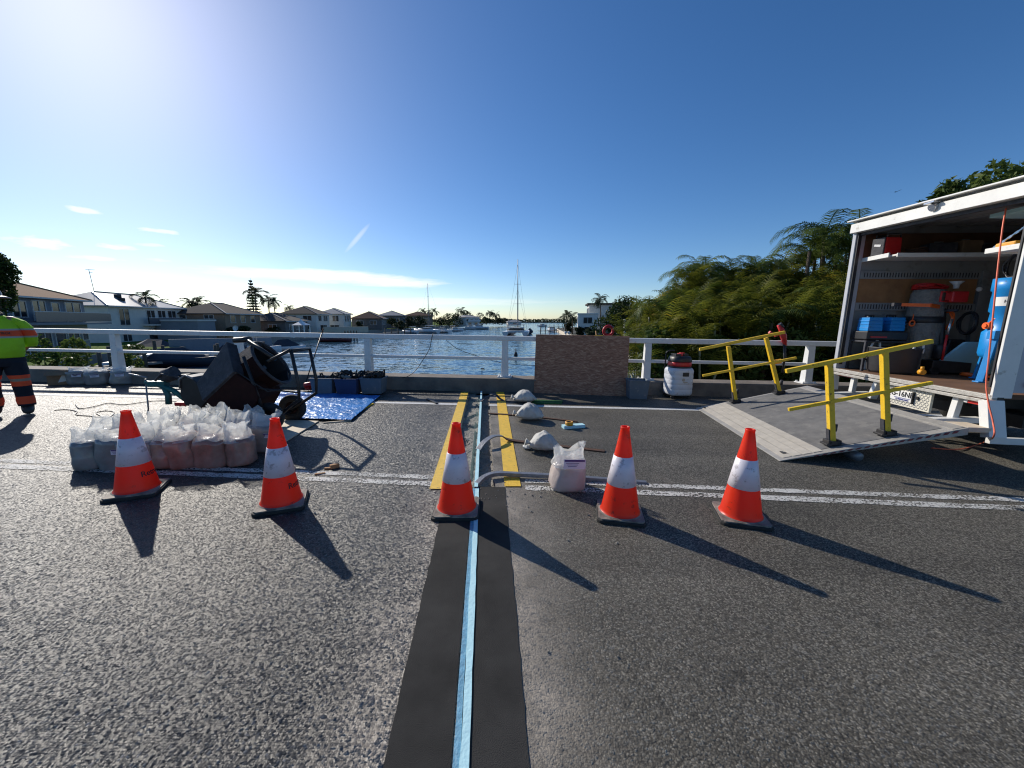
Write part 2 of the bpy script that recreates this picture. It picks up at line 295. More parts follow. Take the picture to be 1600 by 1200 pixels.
# OSB flakes
def osb():
    m = bpy.data.materials.new('strand_board'); m.use_nodes = True; t = m.node_tree; b = t.nodes['Principled BSDF']
    c = N(t, 'ShaderNodeTexCoord'); w = N(t, 'ShaderNodeTexNoise'); w.inputs['Scale'].default_value = 7; w.inputs['Detail'].default_value = 3; t.links.new(c.outputs['Object'], w.inputs[0])
    va = N(t, 'ShaderNodeVectorMath', operation='MULTIPLY_ADD'); t.links.new(w.outputs[1], va.inputs[0]); va.inputs[1].default_value = (.12, .05, .13); t.links.new(c.outputs['Object'], va.inputs[2])
    outs = []
    for sc_, rot in (((9, 9, 46), .10), ((16, 16, 90), -.2)):
        mp = N(t, 'ShaderNodeMapping'); mp.inputs['Scale'].default_value = sc_; mp.inputs['Rotation'].default_value = (0, rot, 0); t.links.new(va.outputs[0], mp.inputs[0])
        n = N(t, 'ShaderNodeTexNoise'); n.inputs['Scale'].default_value = 1; n.inputs['Detail'].default_value = 2; t.links.new(mp.outputs[0], n.inputs[0]); outs.append(n.outputs[0])
    f = math_n(t, 'ADD', math_n(t, 'MULTIPLY', outs[0], .6), math_n(t, 'MULTIPLY', outs[1], .4))
    r = N(t, 'ShaderNodeValToRGB'); e = r.color_ramp.elements; e[0].position = .36; e[0].color = (.22, .10, .055, 1); e[1].position = .66; e[1].color = (.52, .31, .19, 1); k = e.new(.5); k.color = (.34, .16, .095, 1)
    t.links.new(f, r.inputs[0]); t.links.new(r.outputs[0], b.inputs['Base Color']); b.inputs['Roughness'].default_value = .8
    bp = N(t, 'ShaderNodeBump'); bp.inputs['Strength'].default_value = .5; bp.inputs['Distance'].default_value = .004; t.links.new(f, bp.inputs['Height']); t.links.new(bp.outputs[0], b.inputs['Normal'])
    return m
def wear(key, col, thr=.62, sc_=14, amt=.8, detail=8):
    """dirt, chips and scuffs with a shape of their own on a painted or plastic surface"""
    t = M[key].node_tree; b = t.nodes['Principled BSDF']; src = b.inputs['Base Color'].links[0].from_socket
    c = N(t, 'ShaderNodeTexCoord'); oi = N(t, 'ShaderNodeObjectInfo'); va = N(t, 'ShaderNodeVectorMath', operation='ADD'); t.links.new(c.outputs['Object'], va.inputs[0]); t.links.new(oi.outputs['Location'], va.inputs[1])
    n = N(t, 'ShaderNodeTexNoise'); n.inputs['Scale'].default_value = sc_; n.inputs['Detail'].default_value = detail; n.inputs['Roughness'].default_value = .7; t.links.new(va.outputs[0], n.inputs[0])
    k = N(t, 'ShaderNodeMapRange'); k.inputs[1].default_value = thr; k.inputs[2].default_value = thr+.06; k.inputs[3].default_value = 0; k.inputs[4].default_value = amt; t.links.new(n.outputs[0], k.inputs[0])
    x = N(t, 'ShaderNodeMix', data_type='RGBA'); t.links.new(k.outputs[0], x.inputs[0]); t.links.new(src, x.inputs[6]); x.inputs[7].default_value = (*col, 1); t.links.new(x.outputs[2], b.inputs['Base Color'])
    for nd in t.nodes:
        if nd.type == 'BSDF_TRANSLUCENT': t.links.new(x.outputs[2], nd.inputs[0])
wear('yellow', (.13, .06, .03), .60, 22, .85); wear('cone_red', (.22, .05, .03), .60, 11, .6); wear('cone_sleeve', (.30, .27, .27), .56, 16, .6)
wear('truck_white', (.30, .26, .20), .62, 5, .5); wear('rail', (.30, .24, .17), .64, 7, .6); wear('vac_tank', (.30, .28, .25), .58, 9, .5); wear('tub', (.30, .28, .25), .58, 10, .6)
wear('grip', (.26, .25, .23), .55, 6, .5); wear('alum', (.25, .22, .18), .58, 8, .55); wear('mach_blue', (.03, .05, .08), .62, 12, .6); wear('inner', (.14, .13, .12), .56, 4, .5)
wear('steel_dk', (.16, .15, .14), .60, 12, .6); wear('truck_grey', (.26, .25, .24), .6, 3, .5); wear('paint_yellow', (.20, .15, .07), .60, 18, .7); wear('black', (.10, .095, .09), .62, 14, .6)
M['osb'] = osb()
def worn_paint():
    """thermoplastic line worn down to the stones"""
    m = mat('worn_line_paint', (.60, .59, .55), .6, var=.12, scale=30, bump=.7, bscale=130); t = m.node_tree; b = t.nodes['Principled BSDF']; o = t.nodes['Material Output']
    c = N(t, 'ShaderNodeTexCoord'); n = N(t, 'ShaderNodeTexNoise'); n.inputs['Scale'].default_value = 60; n.inputs['Detail'].default_value = 4; t.links.new(c.outputs['Object'], n.inputs[0])
    n2 = N(t, 'ShaderNodeTexNoise'); n2.inputs['Scale'].default_value = 3; n2.inputs['Detail'].default_value = 6; t.links.new(c.outputs['Object'], n2.inputs[0])
    k = math_n(t, 'GREATER_THAN', math_n(t, 'ADD', n.outputs[0], math_n(t, 'MULTIPLY', n2.outputs[0], .6)), .765)
    tp = N(t, 'ShaderNodeBsdfTransparent'); ms = N(t, 'ShaderNodeMixShader'); t.links.new(k, ms.inputs[0]); t.links.new(tp.outputs[0], ms.inputs[1]); t.links.new(b.outputs[0], ms.inputs[2]); t.links.new(ms.outputs[0], o.inputs[0])
    return m
M['paint_worn'] = worn_paint()
def water_mat():
    m = bpy.data.materials.new('canal_water'); m.use_nodes = True; t = m.node_tree; b = t.nodes['Principled BSDF']
    b.inputs['Base Color'].default_value = (.02, .07, .12, 1); b.inputs['Roughness'].default_value = .10; b.inputs['IOR'].default_value = 1.33; b.inputs['Specular IOR Level'].default_value = .5
    c = N(t, 'ShaderNodeTexCoord'); g = N(t, 'ShaderNodeNewGeometry'); acc = g.outputs['Normal']
    for sc_, amp, rot in ((.55, .34, .35), (2.6, .42, .2), (9.0, .22, .5)):
        mp = N(t, 'ShaderNodeMapping'); mp.inputs['Scale'].default_value = (.7*sc_, 1.3*sc_, 1); mp.inputs['Rotation'].default_value = (0, 0, rot); t.links.new(c.outputs['Object'], mp.inputs[0])
        n = N(t, 'ShaderNodeTexNoise'); n.inputs['Scale'].default_value = 1.0; n.inputs['Detail'].default_value = 4; t.links.new(mp.outputs[0], n.inputs[0])
        sb = N(t, 'ShaderNodeVectorMath', operation='SUBTRACT'); t.links.new(n.outputs[1], sb.inputs[0]); sb.inputs[1].default_value = (.5, .5, .5)
        ma = N(t, 'ShaderNodeVectorMath', operation='MULTIPLY_ADD'); t.links.new(sb.outputs[0], ma.inputs[0]); ma.inputs[1].default_value = (amp, amp, 0); t.links.new(acc, ma.inputs[2]); acc = ma.outputs[0]
    nn = N(t, 'ShaderNodeVectorMath', operation='NORMALIZE'); t.links.new(acc, nn.inputs[0]); t.links.new(nn.outputs[0], b.inputs['Normal'])
    return m
M['water'] = water_mat()

# ------------------------------------------------------------------ mesh builder
class MB:
    def __init__(s): s.v = []; s.f = []; s.m = []; s.sm = []; s.cur = 0
    def add(s, vs, fs, smooth=False):
        b = len(s.v); s.v += [tuple(x) for x in vs]; s.f += [tuple(i+b for i in f) for f in fs]; s.m += [s.cur]*len(fs); s.sm += [smooth]*len(fs)
    def box(s, c, d, rz=0, mtx=None, top=(1, 1), sh=(0, 0)):
        x, y, z = d[0]/2, d[1]/2, d[2]/2; vs = []
        for k, (sx, sy) in ((-1, (1, 1)), (1, top)):
            for i, j in ((-1, -1), (1, -1), (1, 1), (-1, 1)): vs.append(Vector((i*x*sx+(sh[0] if k > 0 else 0), j*y*sy+(sh[1] if k > 0 else 0), k*z)))
        m = mtx if mtx is not None else Matrix.Rotation(rz, 4, 'Z')
        vs = [Vector(c)+(m.to_3x3() @ v) for v in vs]
        s.add(vs, [(3, 2, 1, 0), (4, 5, 6, 7), (0, 1, 5, 4), (1, 2, 6, 5), (2, 3, 7, 6), (3, 0, 4, 7)]); return s
    def beam(s, p0, p1, w, h=None, up=(0, 0, 1)):
        h = h or w; p0, p1 = Vector(p0), Vector(p1); d = (p1-p0).normalized(); u = Vector(up)
        if abs(d.dot(u)) > .95: u = Vector((0, 1, 0))
        sx = d.cross(u).normalized(); u = sx.cross(d).normalized(); vs = []
        for p in (p0, p1):
            for i, j in ((-1, -1), (1, -1), (1, 1), (-1, 1)): vs.append(p+sx*i*w/2+u*j*h/2)
        s.add(vs, [(3, 2, 1, 0), (4, 5, 6, 7), (0, 1, 5, 4), (1, 2, 6, 5), (2, 3, 7, 6), (3, 0, 4, 7)]); return s
    def tube(s, pts, r, seg=8, cap=True, smooth=True):
        pts = [Vector(p) for p in pts]; n = len(pts); rs = r if isinstance(r, (list, tuple)) else [r]*n
        u = None; vs = []; fs = []
        for i, p in enumerate(pts):
            d = (pts[min(i+1, n-1)]-pts[max(i-1, 0)]).normalized()
            if u is None: u = d.orthogonal().normalized()
            u = (u-d*u.dot(d)); u = u.normalized() if u.length > 1e-6 else d.orthogonal().normalized()
            w = d.cross(u)
            for k in range(seg): a = 2*math.pi*k/seg; vs.append(p+(u*math.cos(a)+w*math.sin(a))*rs[i])
        for i in range(n-1):
            for k in range(seg): k2 = (k+1) % seg; fs.append((i*seg+k, i*seg+k2, (i+1)*seg+k2, (i+1)*seg+k))
        s.add(vs, fs, smooth)
        if cap: s.add(vs[:seg], [tuple(range(seg))[::-1]]); s.add(vs[-seg:], [tuple(range(seg))])
        return s
    def lathe(s, prof, seg=24, c=(0, 0, 0), mtx=None, smooth=True, ang=2*math.pi):
        vs = []; fs = []; m = (mtx or Matrix()).to_3x3(); c = Vector(c)
        for r, z in prof:
            for k in range(seg): a = ang*k/seg; vs.append(c+m @ Vector((r*math.cos(a), r*math.sin(a), z)))
        for i in range(len(prof)-1):
            for k in range(seg): k2 = (k+1) % seg; fs.append((i*seg+k, i*seg+k2, (i+1)*seg+k2, (i+1)*seg+k))
        s.add(vs, fs, smooth); return s
    def cyl(s, c, r, h, seg=20, mtx=None, r2=None, smooth=True):
        r2 = r if r2 is None else r2; return s.lathe([(0.0001, -h/2), (r, -h/2)], seg, c, mtx, False).lathe([(r, -h/2), (r2, h/2)], seg, c, mtx, smooth).lathe([(r2, h/2), (.0001, h/2)], seg, c, mtx, False)
    def poly(s, pts): s.add(pts, [tuple(range(len(pts)))]); return s
    def prism(s, pts, z0, z1):
        n = len(pts); vs = [(p[0], p[1], z0) for p in pts]+[(p[0], p[1], z1) for p in pts]
        s.add(vs, [tuple(range(n))[::-1], tuple(range(n, 2*n))]+[(i, (i+1) % n, (i+1) % n+n, i+n) for i in range(n)]); return s
    def extr(s, pts, off):
        n = len(pts); off = Vector(off); vs = [Vector(p) for p in pts]; vs += [v+off for v in vs]
        s.add(vs, [tuple(range(n))[::-1], tuple(range(n, 2*n))]+[(i, (i+1) % n, (i+1) % n+n, i+n) for i in range(n)]); return s
    def mesh(s, name, mats):
        me = bpy.data.meshes.new(name); me.from_pydata(s.v, [], s.f)
        for m in (mats if isinstance(mats, (list, tuple)) else [mats]): me.materials.append(m)
        me.polygons.foreach_set('material_index', s.m); me.polygons.foreach_set('use_smooth', s.sm)
        bm = bmesh.new(); bm.from_mesh(me); bmesh.ops.remove_doubles(bm, verts=bm.verts, dist=1e-5); bmesh.ops.recalc_face_normals(bm, faces=bm.faces); bm.to_mesh(me); bm.free()
        me.update(); return me

DECK = []                                  # top-level objects standing on the sloping bridge
def link(name, data, parent=None, loc=None):
    o = bpy.data.objects.new(name, data); COL.objects.link(o)
    if parent: o.parent = parent
    if loc is not None: o.location = loc
    return o
def bev(o, w, seg=2):
    if w: m = o.modifiers.new('bevel', 'BEVEL'); m.width = w; m.segments = seg; m.limit_method = 'ANGLE'; m.angle_limit = R(40)
    return o
def thing(name, label, cat, loc=(0, 0, 0), rz=0, group=None, deck=True):
    o = link(name, None, None, loc); o.rotation_euler = (0, 0, rz); o.empty_display_size = .1
    o['label'] = label; o['category'] = cat
    if group: o['group'] = group
    if deck: DECK.append(o)
    return o
def part(name, mb, m, parent, bevel=0, label=None):
    o = link(name, mb.mesh(name, m), parent); bev(o, bevel)
    if label: o['label'] = label
    return o
def single(name, mb, m, label, cat, loc=(0, 0, 0), rz=0, group=None, deck=True, bevel=0):
    o = link(name, mb.mesh(name, m), None, loc); o.rotation_euler = (0, 0, rz); o['label'] = label; o['category'] = cat
    if group: o['group'] = group
    if deck: DECK.append(o)
    return bev(o, bevel)
def struct(name, mb, m, deck=True, kind='structure'):
    o = link(name, mb.mesh(name, m)); o['kind'] = kind
    if deck: DECK.append(o)
    return o
def dup(root, label=None, loc=None, rz=None, sc=None, deck=True):
    r = root.copy(); COL.objects.link(r)
    if label: r['label'] = label
    if loc is not None: r.location = loc
    if rz is not None: r.rotation_euler = (0, 0, rz)
    if sc is not None: r.scale = sc if isinstance(sc, (tuple, list)) else (sc, sc, sc)
    for ch in list(root.children):
        c = ch.copy(); COL.objects.link(c); c.parent = r
        for g in ch.children: d = g.copy(); COL.objects.link(d); d.parent = c
    if deck: DECK.append(r)
    return r
def text_mb(txt, size, ext=.002):
    cu = bpy.data.curves.new('t', 'FONT'); cu.body = txt; cu.size = size; cu.extrude = ext; cu.align_x = 'CENTER'; cu.align_y = 'CENTER'; cu.resolution_u = 3; cu.offset = size*.012
    o = bpy.data.objects.new('t', cu); COL.objects.link(o); dg = bpy.context.evaluated_depsgraph_get(); me = bpy.data.meshes.new_from_object(o.evaluated_get(dg))
    mb = MB(); mb.add([v.co[:] for v in me.vertices], [tuple(p.vertices) for p in me.polygons]); bpy.data.objects.remove(o); bpy.data.curves.remove(cu); bpy.data.meshes.remove(me)
    return mb
def xform(mb, mtx): mb.v = [tuple(mtx @ Vector(v)) for v in mb.v]; return mb

# ================================================================== THE BRIDGE
def KY(x, off=0): return 7.85+off-.04*x           # parapet face line
def JX(y, off=0): return -.175-.0686*(y-1.055)+off # joint centre line
RT, RW = G(768, 640), G(733, 613)
y_end = 3.24                                       # where the open part of the joint starts
# recess edges
def RL(y): a, b = G(732.5, 613), G(698, 758); return a.x+(b.x-a.x)*(y-a.y)/(b.y-a.y)
def RR(y): a, b = G(765, 618), G(772, 755); return a.x+(b.x-a.x)*(y-a.y)/(b.y-a.y)
def rag(f, y0, y1, n, amp, seed):
    r = random.Random(seed); return [(f(y0+(y1-y0)*i/n)+r.uniform(-amp, amp), y0+(y1-y0)*i/n) for i in range(n+1)]
yk = KY(-.6)
eL = rag(RL, y_end, yk, 50, .004, 1); eR = rag(RR, y_end, yk, 60, .012, 2)
rl = MB(); rl.poly([(-70, -9, 0)]+[(JX(-9), -9, 0), (JX(y_end), y_end, 0)]+[(x, y, 0) for x, y in eL]+[(-70, KY(-70), 0)])
struct('road', rl, M['asphalt_l'])
rr = MB(); rr.poly([(JX(-9), -9, 0), (70, -9, 0), (70, KY(70), 0)]+[(x, y, 0) for x, y in eR[::-1]]+[(JX(y_end), y_end, 0)])
struct('road', rr, M['asphalt_r'])
sf = MB(); DP = -.085                                # recess floor with broken concrete
nx, ny = 24, 150
vs = []; 
for j in range(ny+1):
    y = y_end-.02+(yk-y_end+.02)*j/ny
    for i in range(nx+1):
        x = RL(y)-.012+(RR(y)+.024-RL(y))*i/nx
        h = mnoise.noise(Vector((x*9, y*9, 0)))*.016+mnoise.noise(Vector((x*30, y*30, 3)))*.010
        vs.append((x, y, DP+h+(0.03 if (i < nx*.5 and mnoise.noise(Vector((x*3, y*2.5, 9))) > .05) else 0)))
sf.add(vs, [(j*(nx+1)+i, j*(nx+1)+i+1, (j+1)*(nx+1)+i+1, (j+1)*(nx+1)+i) for j in range(ny) for i in range(nx)])
struct('joint_recess', sf, M['rough_conc'])
sw = MB()
for e in (eL, eR):
    n = len(e); sw.add([(x, y, 0) for x, y in e]+[(x, y, DP-.03) for x, y in e], [(i, i+1, n+i+1, n+i) for i in range(n-1)])
sw.add([(eL[0][0], y_end, 0), (eR[0][0], y_end, 0), (eR[0][0], y_end, DP-.03), (eL[0][0], y_end, DP-.03)], [(0, 1, 2, 3)])
struct('joint_recess_wall', sw, M['rough_conc'])
# finished mortar headers near the camera
y0s = -9
hl = MB(); hl.poly([(JX(y0s, -.255), y0s, .004), (JX(y0s, -.03), y0s, .004), (JX(y_end, -.03), y_end, .004)]+[(JX(y, -.255)+rnd.uniform(-.003, .003), y, .004) for y in np.linspace(y_end, 0, 60)])
hr = MB(); hr.poly([(JX(y0s, .03), y0s, .004)]+[(JX(y0s, .235), y0s, .004)]+[(JX(y, .235)+.012*(y-1)+rnd.uniform(-.003, .003), y, .004) for y in np.linspace(0, y_end, 60)]+[(JX(y_end, .03), y_end, .004)])
struct('joint_header', hl, M['mortar']); struct('joint_header', hr, M['mortar'])
# lines on the road
def strip(pts, w, z, m, name, jit=0):
    mb = MB(); n = len(pts); vs = []
    for i, p in enumerate(pts):
        a = Vector(pts[max(i-1, 0)]); b = Vector(pts[min(i+1, n-1)]); d = (b-a); nn = Vector((-d.y, d.x)).normalized()
        for k in (-1, 1): q = Vector(p)+nn*k*(w/2+rnd.uniform(-jit, jit)); vs.append((q.x, q.y, z))
    mb.add(vs, [(2*i, 2*i+1, 2*i+3, 2*i+2) for i in range(n-1)]); return struct(name, mb, m)
def through(px, n=60, x0=None, x1=None):
    P = [G(u, v) for u, v in px]; co = np.polyfit([p.x for p in P], [p.y for p in P], 1 if len(P) < 4 else 2) if True else None
    return co
def line(px, w, name, m, spans, jit=0, z=.004):
    P = [G(u, v) for u, v in px]; co = np.polyfit([p.x for p in P], [p.y for p in P], 1)
    for a, b in spans:
        strip([(x, float(np.polyval(co, x))) for x in np.linspace(a, b, max(2, int((b-a)*12)))], w, z, m, name, jit)
def jl(y): return RL(y)-.16
line([(70, 617), (600, 629), (1080, 640.5)], .13, 'edge_line', M['paint_white'], [(-60, -.86), (-.40, 60)], .003)
line([(80, 721.5), (420, 736.5), (996, 762.5), (1600, 778.5)], .085, 'centre_line', M['paint_worn'], [(-60, -.58), (.12, 60)], .008)
line([(80, 730.5), (420, 747), (996, 771.5), (1600, 793)], .095, 'centre_line', M['paint_worn'], [(-60, -.58), (.12, 60)], .008)
for a, b, c, d in (((720.5, 613), (731.8, 613), (694, 765), (671, 765)), ((775, 613), (787.5, 613), (814, 761), (788.5, 761))):
    mb = MB(); mb.poly([(*G(*p)[:2], .008) for p in (a, b, c, d)]); struct('yellow_line', mb, M['paint_yellow'])
# parapet, deck slab
kb = MB(); X0, X1 = -70, 70
def kx(x, off, z): return (x, KY(x, off), z)
pro = [(0, -.05), (.015, .26), (.03, .275), (.52, .275), (.52, -1.2)]
vs = [kx(x, o, z) for x in np.linspace(X0, X1, 90) for o, z in pro]
kb.add(vs, [(i*5+k, i*5+k+1, (i+1)*5+k+1, (i+1)*5+k) for i in range(89) for k in range(4)])
struct('bridge_parapet', kb, M['concrete'])
sl = MB(); sl.box((0, -.6, -.62), (140, 17.4, 1.0), rz=-.04); struct('bridge_deck', sl, M['seawall'])

# the railing: one long guard rail with its posts
rail = thing('guard_railing', 'long white two-rail guard railing bolted along the concrete bridge parapet', 'railing')
RO = .30
def rail_piece(z0, z1, dep, name):
    mb = MB(); a, b = Vector(kx(-60, RO, (z0+z1)/2)), Vector(kx(60, RO, (z0+z1)/2)); mb.beam(a, b, dep, z1-z0); part(name, mb, M['rail'], rail, .012)
rail_piece(1.045, 1.145, .13, 'top_rail'); rail_piece(.635, .70, .07, 'middle_rail')
pu = [158, 363, 573, 789, 1008, 1250]
px_ = []
for u in pu:
    d = bray(u, 560); t = 8.15/d.y; px_.append((EYE_B+d*t).x)
sp = (px_[-1]-px_[0])/5
xs = px_+[px_[-1]+sp*i for i in range(1, 4)]+[px_[0]-sp*i for i in range(1, 4)]
for x in xs:
    mb = MB(); c = kx(x, RO, 0); mb.box((c[0], c[1], .66), (.15, .17, .77), rz=-.04, top=(.85, .7))
    p = part('post', mb, M['rail'], rail, .008)
    pb = MB(); pb.box((c[0], c[1], .284), (.30, .26, .018), rz=-.04)
    for i in (-1, 1):
        for j in (-1, 1): pb.cyl((c[0]+i*.12, c[1]+j*.1, .305), .018, .03, 6)
    part('base_plate', pb, M['rail'], p)
for u in (455, 1040):
    x = px_[0]+(u-158)/(1250-158)*(px_[-1]-px_[0]); mb = MB(); c = kx(x, RO, 1.095); mb.box(c, (.10, .136, .106), rz=-.04); part('splice_sleeve', mb, M['rail'], rail)

# foam strip in the joint
fs_ = thing('joint_filler_strip', 'long pale blue foam strip with a darker tape edge standing in the bridge joint', 'foam strip', (0, 0, 0))
mb = MB(); ysn = list(np.linspace(-8, 3.2, 120))
def ribbon(mb, ys, xa, xb, z0, z1, ja, jb_):
    n = len(ys); A = [(JX(y)+xa+rnd.uniform(-ja, ja), y) for y in ys]; B = [(JX(y)+xb+rnd.uniform(-jb_, jb_), y) for y in ys]
    vs = [(*a, z1) for a in A]+[(*b, z1) for b in B]+[(*a, z0) for a in A]+[(*b, z0) for b in B]
    f = []
    for i in range(n-1): f += [(i, i+1, n+i+1, n+i), (2*n+i, i, i+1, 2*n+i+1)[::1], (n+i, n+i+1, 3*n+i+1, 3*n+i)]
    mb.add(vs, f)
ribbon(mb, ysn, -.001, .031, -.06, .011, .003, .002); ribbon(mb, list(np.linspace(3.2, KY(-.6)-.05, 60)), -.012, .020, -.11, .022, .001, .002)
part('foam_board', mb, M['foam'], fs_)
mb = MB(); ribbon(mb, ysn, -.024, .0, -.06, .007, .001, .0025); part('tape_edge', mb, M['foam_dk'], fs_)

# ================================================================== CONES
def make_cone(rz_text=True):
    t = thing('traffic_cone', '', 'traffic cone', group='traffic cones across the road')
    mb = MB(); b = .178
    h_ = .022; pts = [(b, b-h_), (b-h_, b), (-b+h_, b), (-b, b-h_), (-b, -b+h_), (-b+h_, -b), (b-h_, -b), (b, -b+h_)]
    mb.prism(pts, 0.0, .024); part('base', mb, M['rubber'], t, .004)
    mb = MB(); mb.prism([(x*.94, y*.94) for x, y in pts], .0245, .034); mb.lathe([(.162, .034), (.158, .038), (.148, .040)], 32); part('base_flange', mb, M['rubber_dusty'], t)
    rad = lambda z: .145+(.030-.145)*(z-.04)/(.66)
    mb = MB(); prof = [(rad(.04)+.014, .034), (rad(.05)+.003, .044)]+[(rad(z), z) for z in np.linspace(.06, .685, 12)]+[(.033, .69), (.035, .70), (.032, .706), (.024, .705), (.024, .60)]
    mb.lathe(prof, 40); part('cone_body', mb, M['cone_red'], t)
    mb = MB(); mb.lathe([(rad(.26)+.0005, .259), (rad(.26)+.0035, .26), (rad(.48)+.0035, .48), (rad(.48)+.0005, .481)], 40); part('reflective_sleeve', mb, M['cone_sleeve'], t)
    return t, rad
cone, rad = make_cone()
labels = ['orange traffic cone in front of the left end of the sand bag row',
          'orange traffic cone in front of the right end of the sand bags, below the mixer',
          'orange traffic cone standing over the blue strip of the bridge joint',
          'orange traffic cone right beside the clear labelled sand bag',
          'orange traffic cone farthest right, before the tail lift ramp']
cps = [((216, 768), 24), ((441, 787), 22), ((714, 797), 2), ((968, 803), -10), ((1156, 808), -14)]
def cone_text(root, ang):
    mb = text_mb('Retro', .062, .0008); vs = []
    for x, y, z in mb.v:
        h = .175+y; r = rad(h)+.0012+z; a = ang+x/rad(.175); vs.append((r*math.cos(a), r*math.sin(a), h))
    mb.v = vs; part('lettering', mb, M['ink'], root)
for i, ((u, v), rz) in enumerate(cps):
    p = G(u, v); c = cone if i == 0 else dup(cone, labels[i])
    c['label'] = labels[i]; c.location = p; c.rotation_euler = (0, 0, R(rz))
for i, ((u, v), rz) in enumerate(cps[:2]):
    c = [o for o in bpy.data.objects if o.get('label') == labels[i]][0]; p = G(u, v); view = math.atan2(-p.y, -p.x)
    cone_text(c, view-R(rz)+R(48 if i == 0 else 58))

# ================================================================== SAND BAGS
def bag_meshes(w, d, hs, ht, seed, sandm):
    r = random.Random(seed); seg = 36
    def ring(wf, df, z, amp, ex=3.2, freq=3, zj=0, off=(0, 0)):
        o = []
        for k in range(seg):
            a = 2*math.pi*k/seg; c, s_ = math.cos(a), math.sin(a)
            q = (abs(c)**ex+abs(s_)**ex)**(-1/ex)
            n = mnoise.noise(Vector((c*freq, s_*freq, z*7+seed*3.1)))
            n2 = mnoise.noise(Vector((c*freq*.8, s_*freq*.8, z*2+seed*5.7)))
            o.append((off[0]+c*q*w/2*wf+c*n*amp, off[1]+s_*q*d/2*df+s_*n*amp, z+zj*n2))
        return o
    def loft(mb, rings, smooth):
        vs = sum(rings, []); mb.add(vs, [(i*seg+k, i*seg+(k+1) % seg, (i+1)*seg+(k+1) % seg, (i+1)*seg+k) for i in range(len(rings)-1) for k in range(seg)], smooth)
    sand = MB(); rs = [ring(.9, .9, 0, .0), ring(1.0, 1.0, .012, .004)]
    for q in (.15, .3, .5, .7, .85, 1.0): rs.append(ring(1.04+.05*math.sin(q*3)-.10*q, 1.0+.06*math.sin(q*3), hs*q, .030, ex=3.0, freq=1.5, zj=.03 if q > .8 else 0, off=(.02*q*math.sin(seed*2.3), 0)))
    loft(sand, rs, True); sand.add([(0, 0, hs*1.04)]+rs[-1], [(0, 1+k, 1+(k+1) % seg) for k in range(seg)], True)
    film = MB(); fr = []; m = 12
    lean = (r.uniform(-.05, .05), r.uniform(-.05, .05)); e1, e2 = r.uniform(.6, 1.2), r.uniform(.5, 1.2); fl_ = r.uniform(.45, .75); pn = r.randint(5, 8)
    for i in range(m):
        q = i/(m-1); o = []
        for k in range(seg):
            a = 2*math.pi*k/seg; c, s_ = math.cos(a), math.sin(a); ex = 3-1.0*q
            qq = (abs(c)**ex+abs(s_)**ex)**(-1/ex)
            pl_ = 1+(.07*math.sin(a*pn+seed)+.05*math.sin(a*(pn+4)+seed*2+q*2))*(.25+q)*(1 if q > 0 else 0)
            n = mnoise.noise(Vector((c*1.7+seed, s_*1.7, q*2.2)))*.05*q
            ear = (e1 if c > 0 else e2)*abs(c)**2.5*.045*q*q
            wx = (1-.20*math.sin(q*2.2))*1.02*pl_; wy = (1-(.35+fl_*.55)*q)*1.02*pl_
            o.append((lean[0]*q+c*qq*w/2*wx+n*c+n*.6, lean[1]*q+s_*qq*d/2*wy+n*s_+.5*n, hs*.92+(ht-hs*.92)*q*.64+ear+mnoise.noise(Vector((c*1.6, s_*1.6, seed+q)))*.05*q))
        fr.append(o)
    loft(film, fr, True)
    return sand, film
bag_vars = []
def clear_bag(name_label, loc, rz, w, d, hs, ht, seed, sandm, group, tag=None):
    t = thing('sand_bag', name_label, 'sand bag', loc, rz, group); t.rotation_euler = (R(4)*math.sin(seed*1.9), R(5)*math.sin(seed*3.3), rz)
    s, f = bag_meshes(w, d, hs, ht, seed, sandm); part('filling', s, M[sandm], t); part('plastic_top', f, M['film'], t)
    if tag is not None:
        mb = MB(); vs = []; ax, az_, aw, ah = tag
        for i in range(5):
            x = ax-aw/2+aw*i/4
            for zz in (az_-ah/2, az_+ah/2): vs.append((x, -d/2*1.09-.004*math.cos((x)*6), zz))
        mb.add(vs, [(2*i, 2*i+2, 2*i+3, 2*i+1) for i in range(4)]); lb = part('label', mb, M['label'], t)
        ib = MB()
        ib.box((ax, -d/2*1.09-.007, az_+ah*.38), (aw*.9, .002, ah*.2)); 
        for k in range(3): ib.box((ax-aw*.1, -d/2*1.09-.007, az_+ah*(.12-.18*k)), (aw*(.6-.1*k), .002, ah*.04))
        part('printing', ib, M['label_ink'], lb)
    return t
front = [(124, 737, 'grey', 3), (167, 736, 'grey', 4), (208, 736, 'grey', 5), (243, 735, 'pink', 6), (278, 734, 'pink', 7), (318, 733, 'pink', 8), (366, 731, 'pink', 9), (402, 708, 'grey', 10)]
fl = ['leftmost sand bag in the front row, dull grey filling and tall crumpled plastic top',
      'second front-row sand bag from the left, with a small side label',
      'sand bag hidden mostly behind the left traffic cone',
      'brown sand bag just right of the left traffic cone, in the front row',
      'narrow pinkish sand bag in the middle of the front row',
      'plump pinkish sand bag third from the right in the front row',
      'wide pinkish sand bag second from the right with peaked plastic top',
      'dusty grey sand bag at the right end of the row with white label']
GB = 'clear plastic sand bags heaped on the centre line'
for i, (u, v, c, s) in enumerate(front):
    p = G(u, v)+Vector((0, .13, 0)); view = math.atan2(p.x, p.y)
    clear_bag(fl[i], p, -view*.35+rnd.uniform(-.12, .12), .235+.03*(s % 3), .25, .26+.02*((s*5) % 3), .43+.05*((s*7) % 4)/2, s, 'bag_grey' if c == 'grey' else 'bag_sand', GB, tag=(.06, .20, .09, .05) if i in (1, 7) else None)
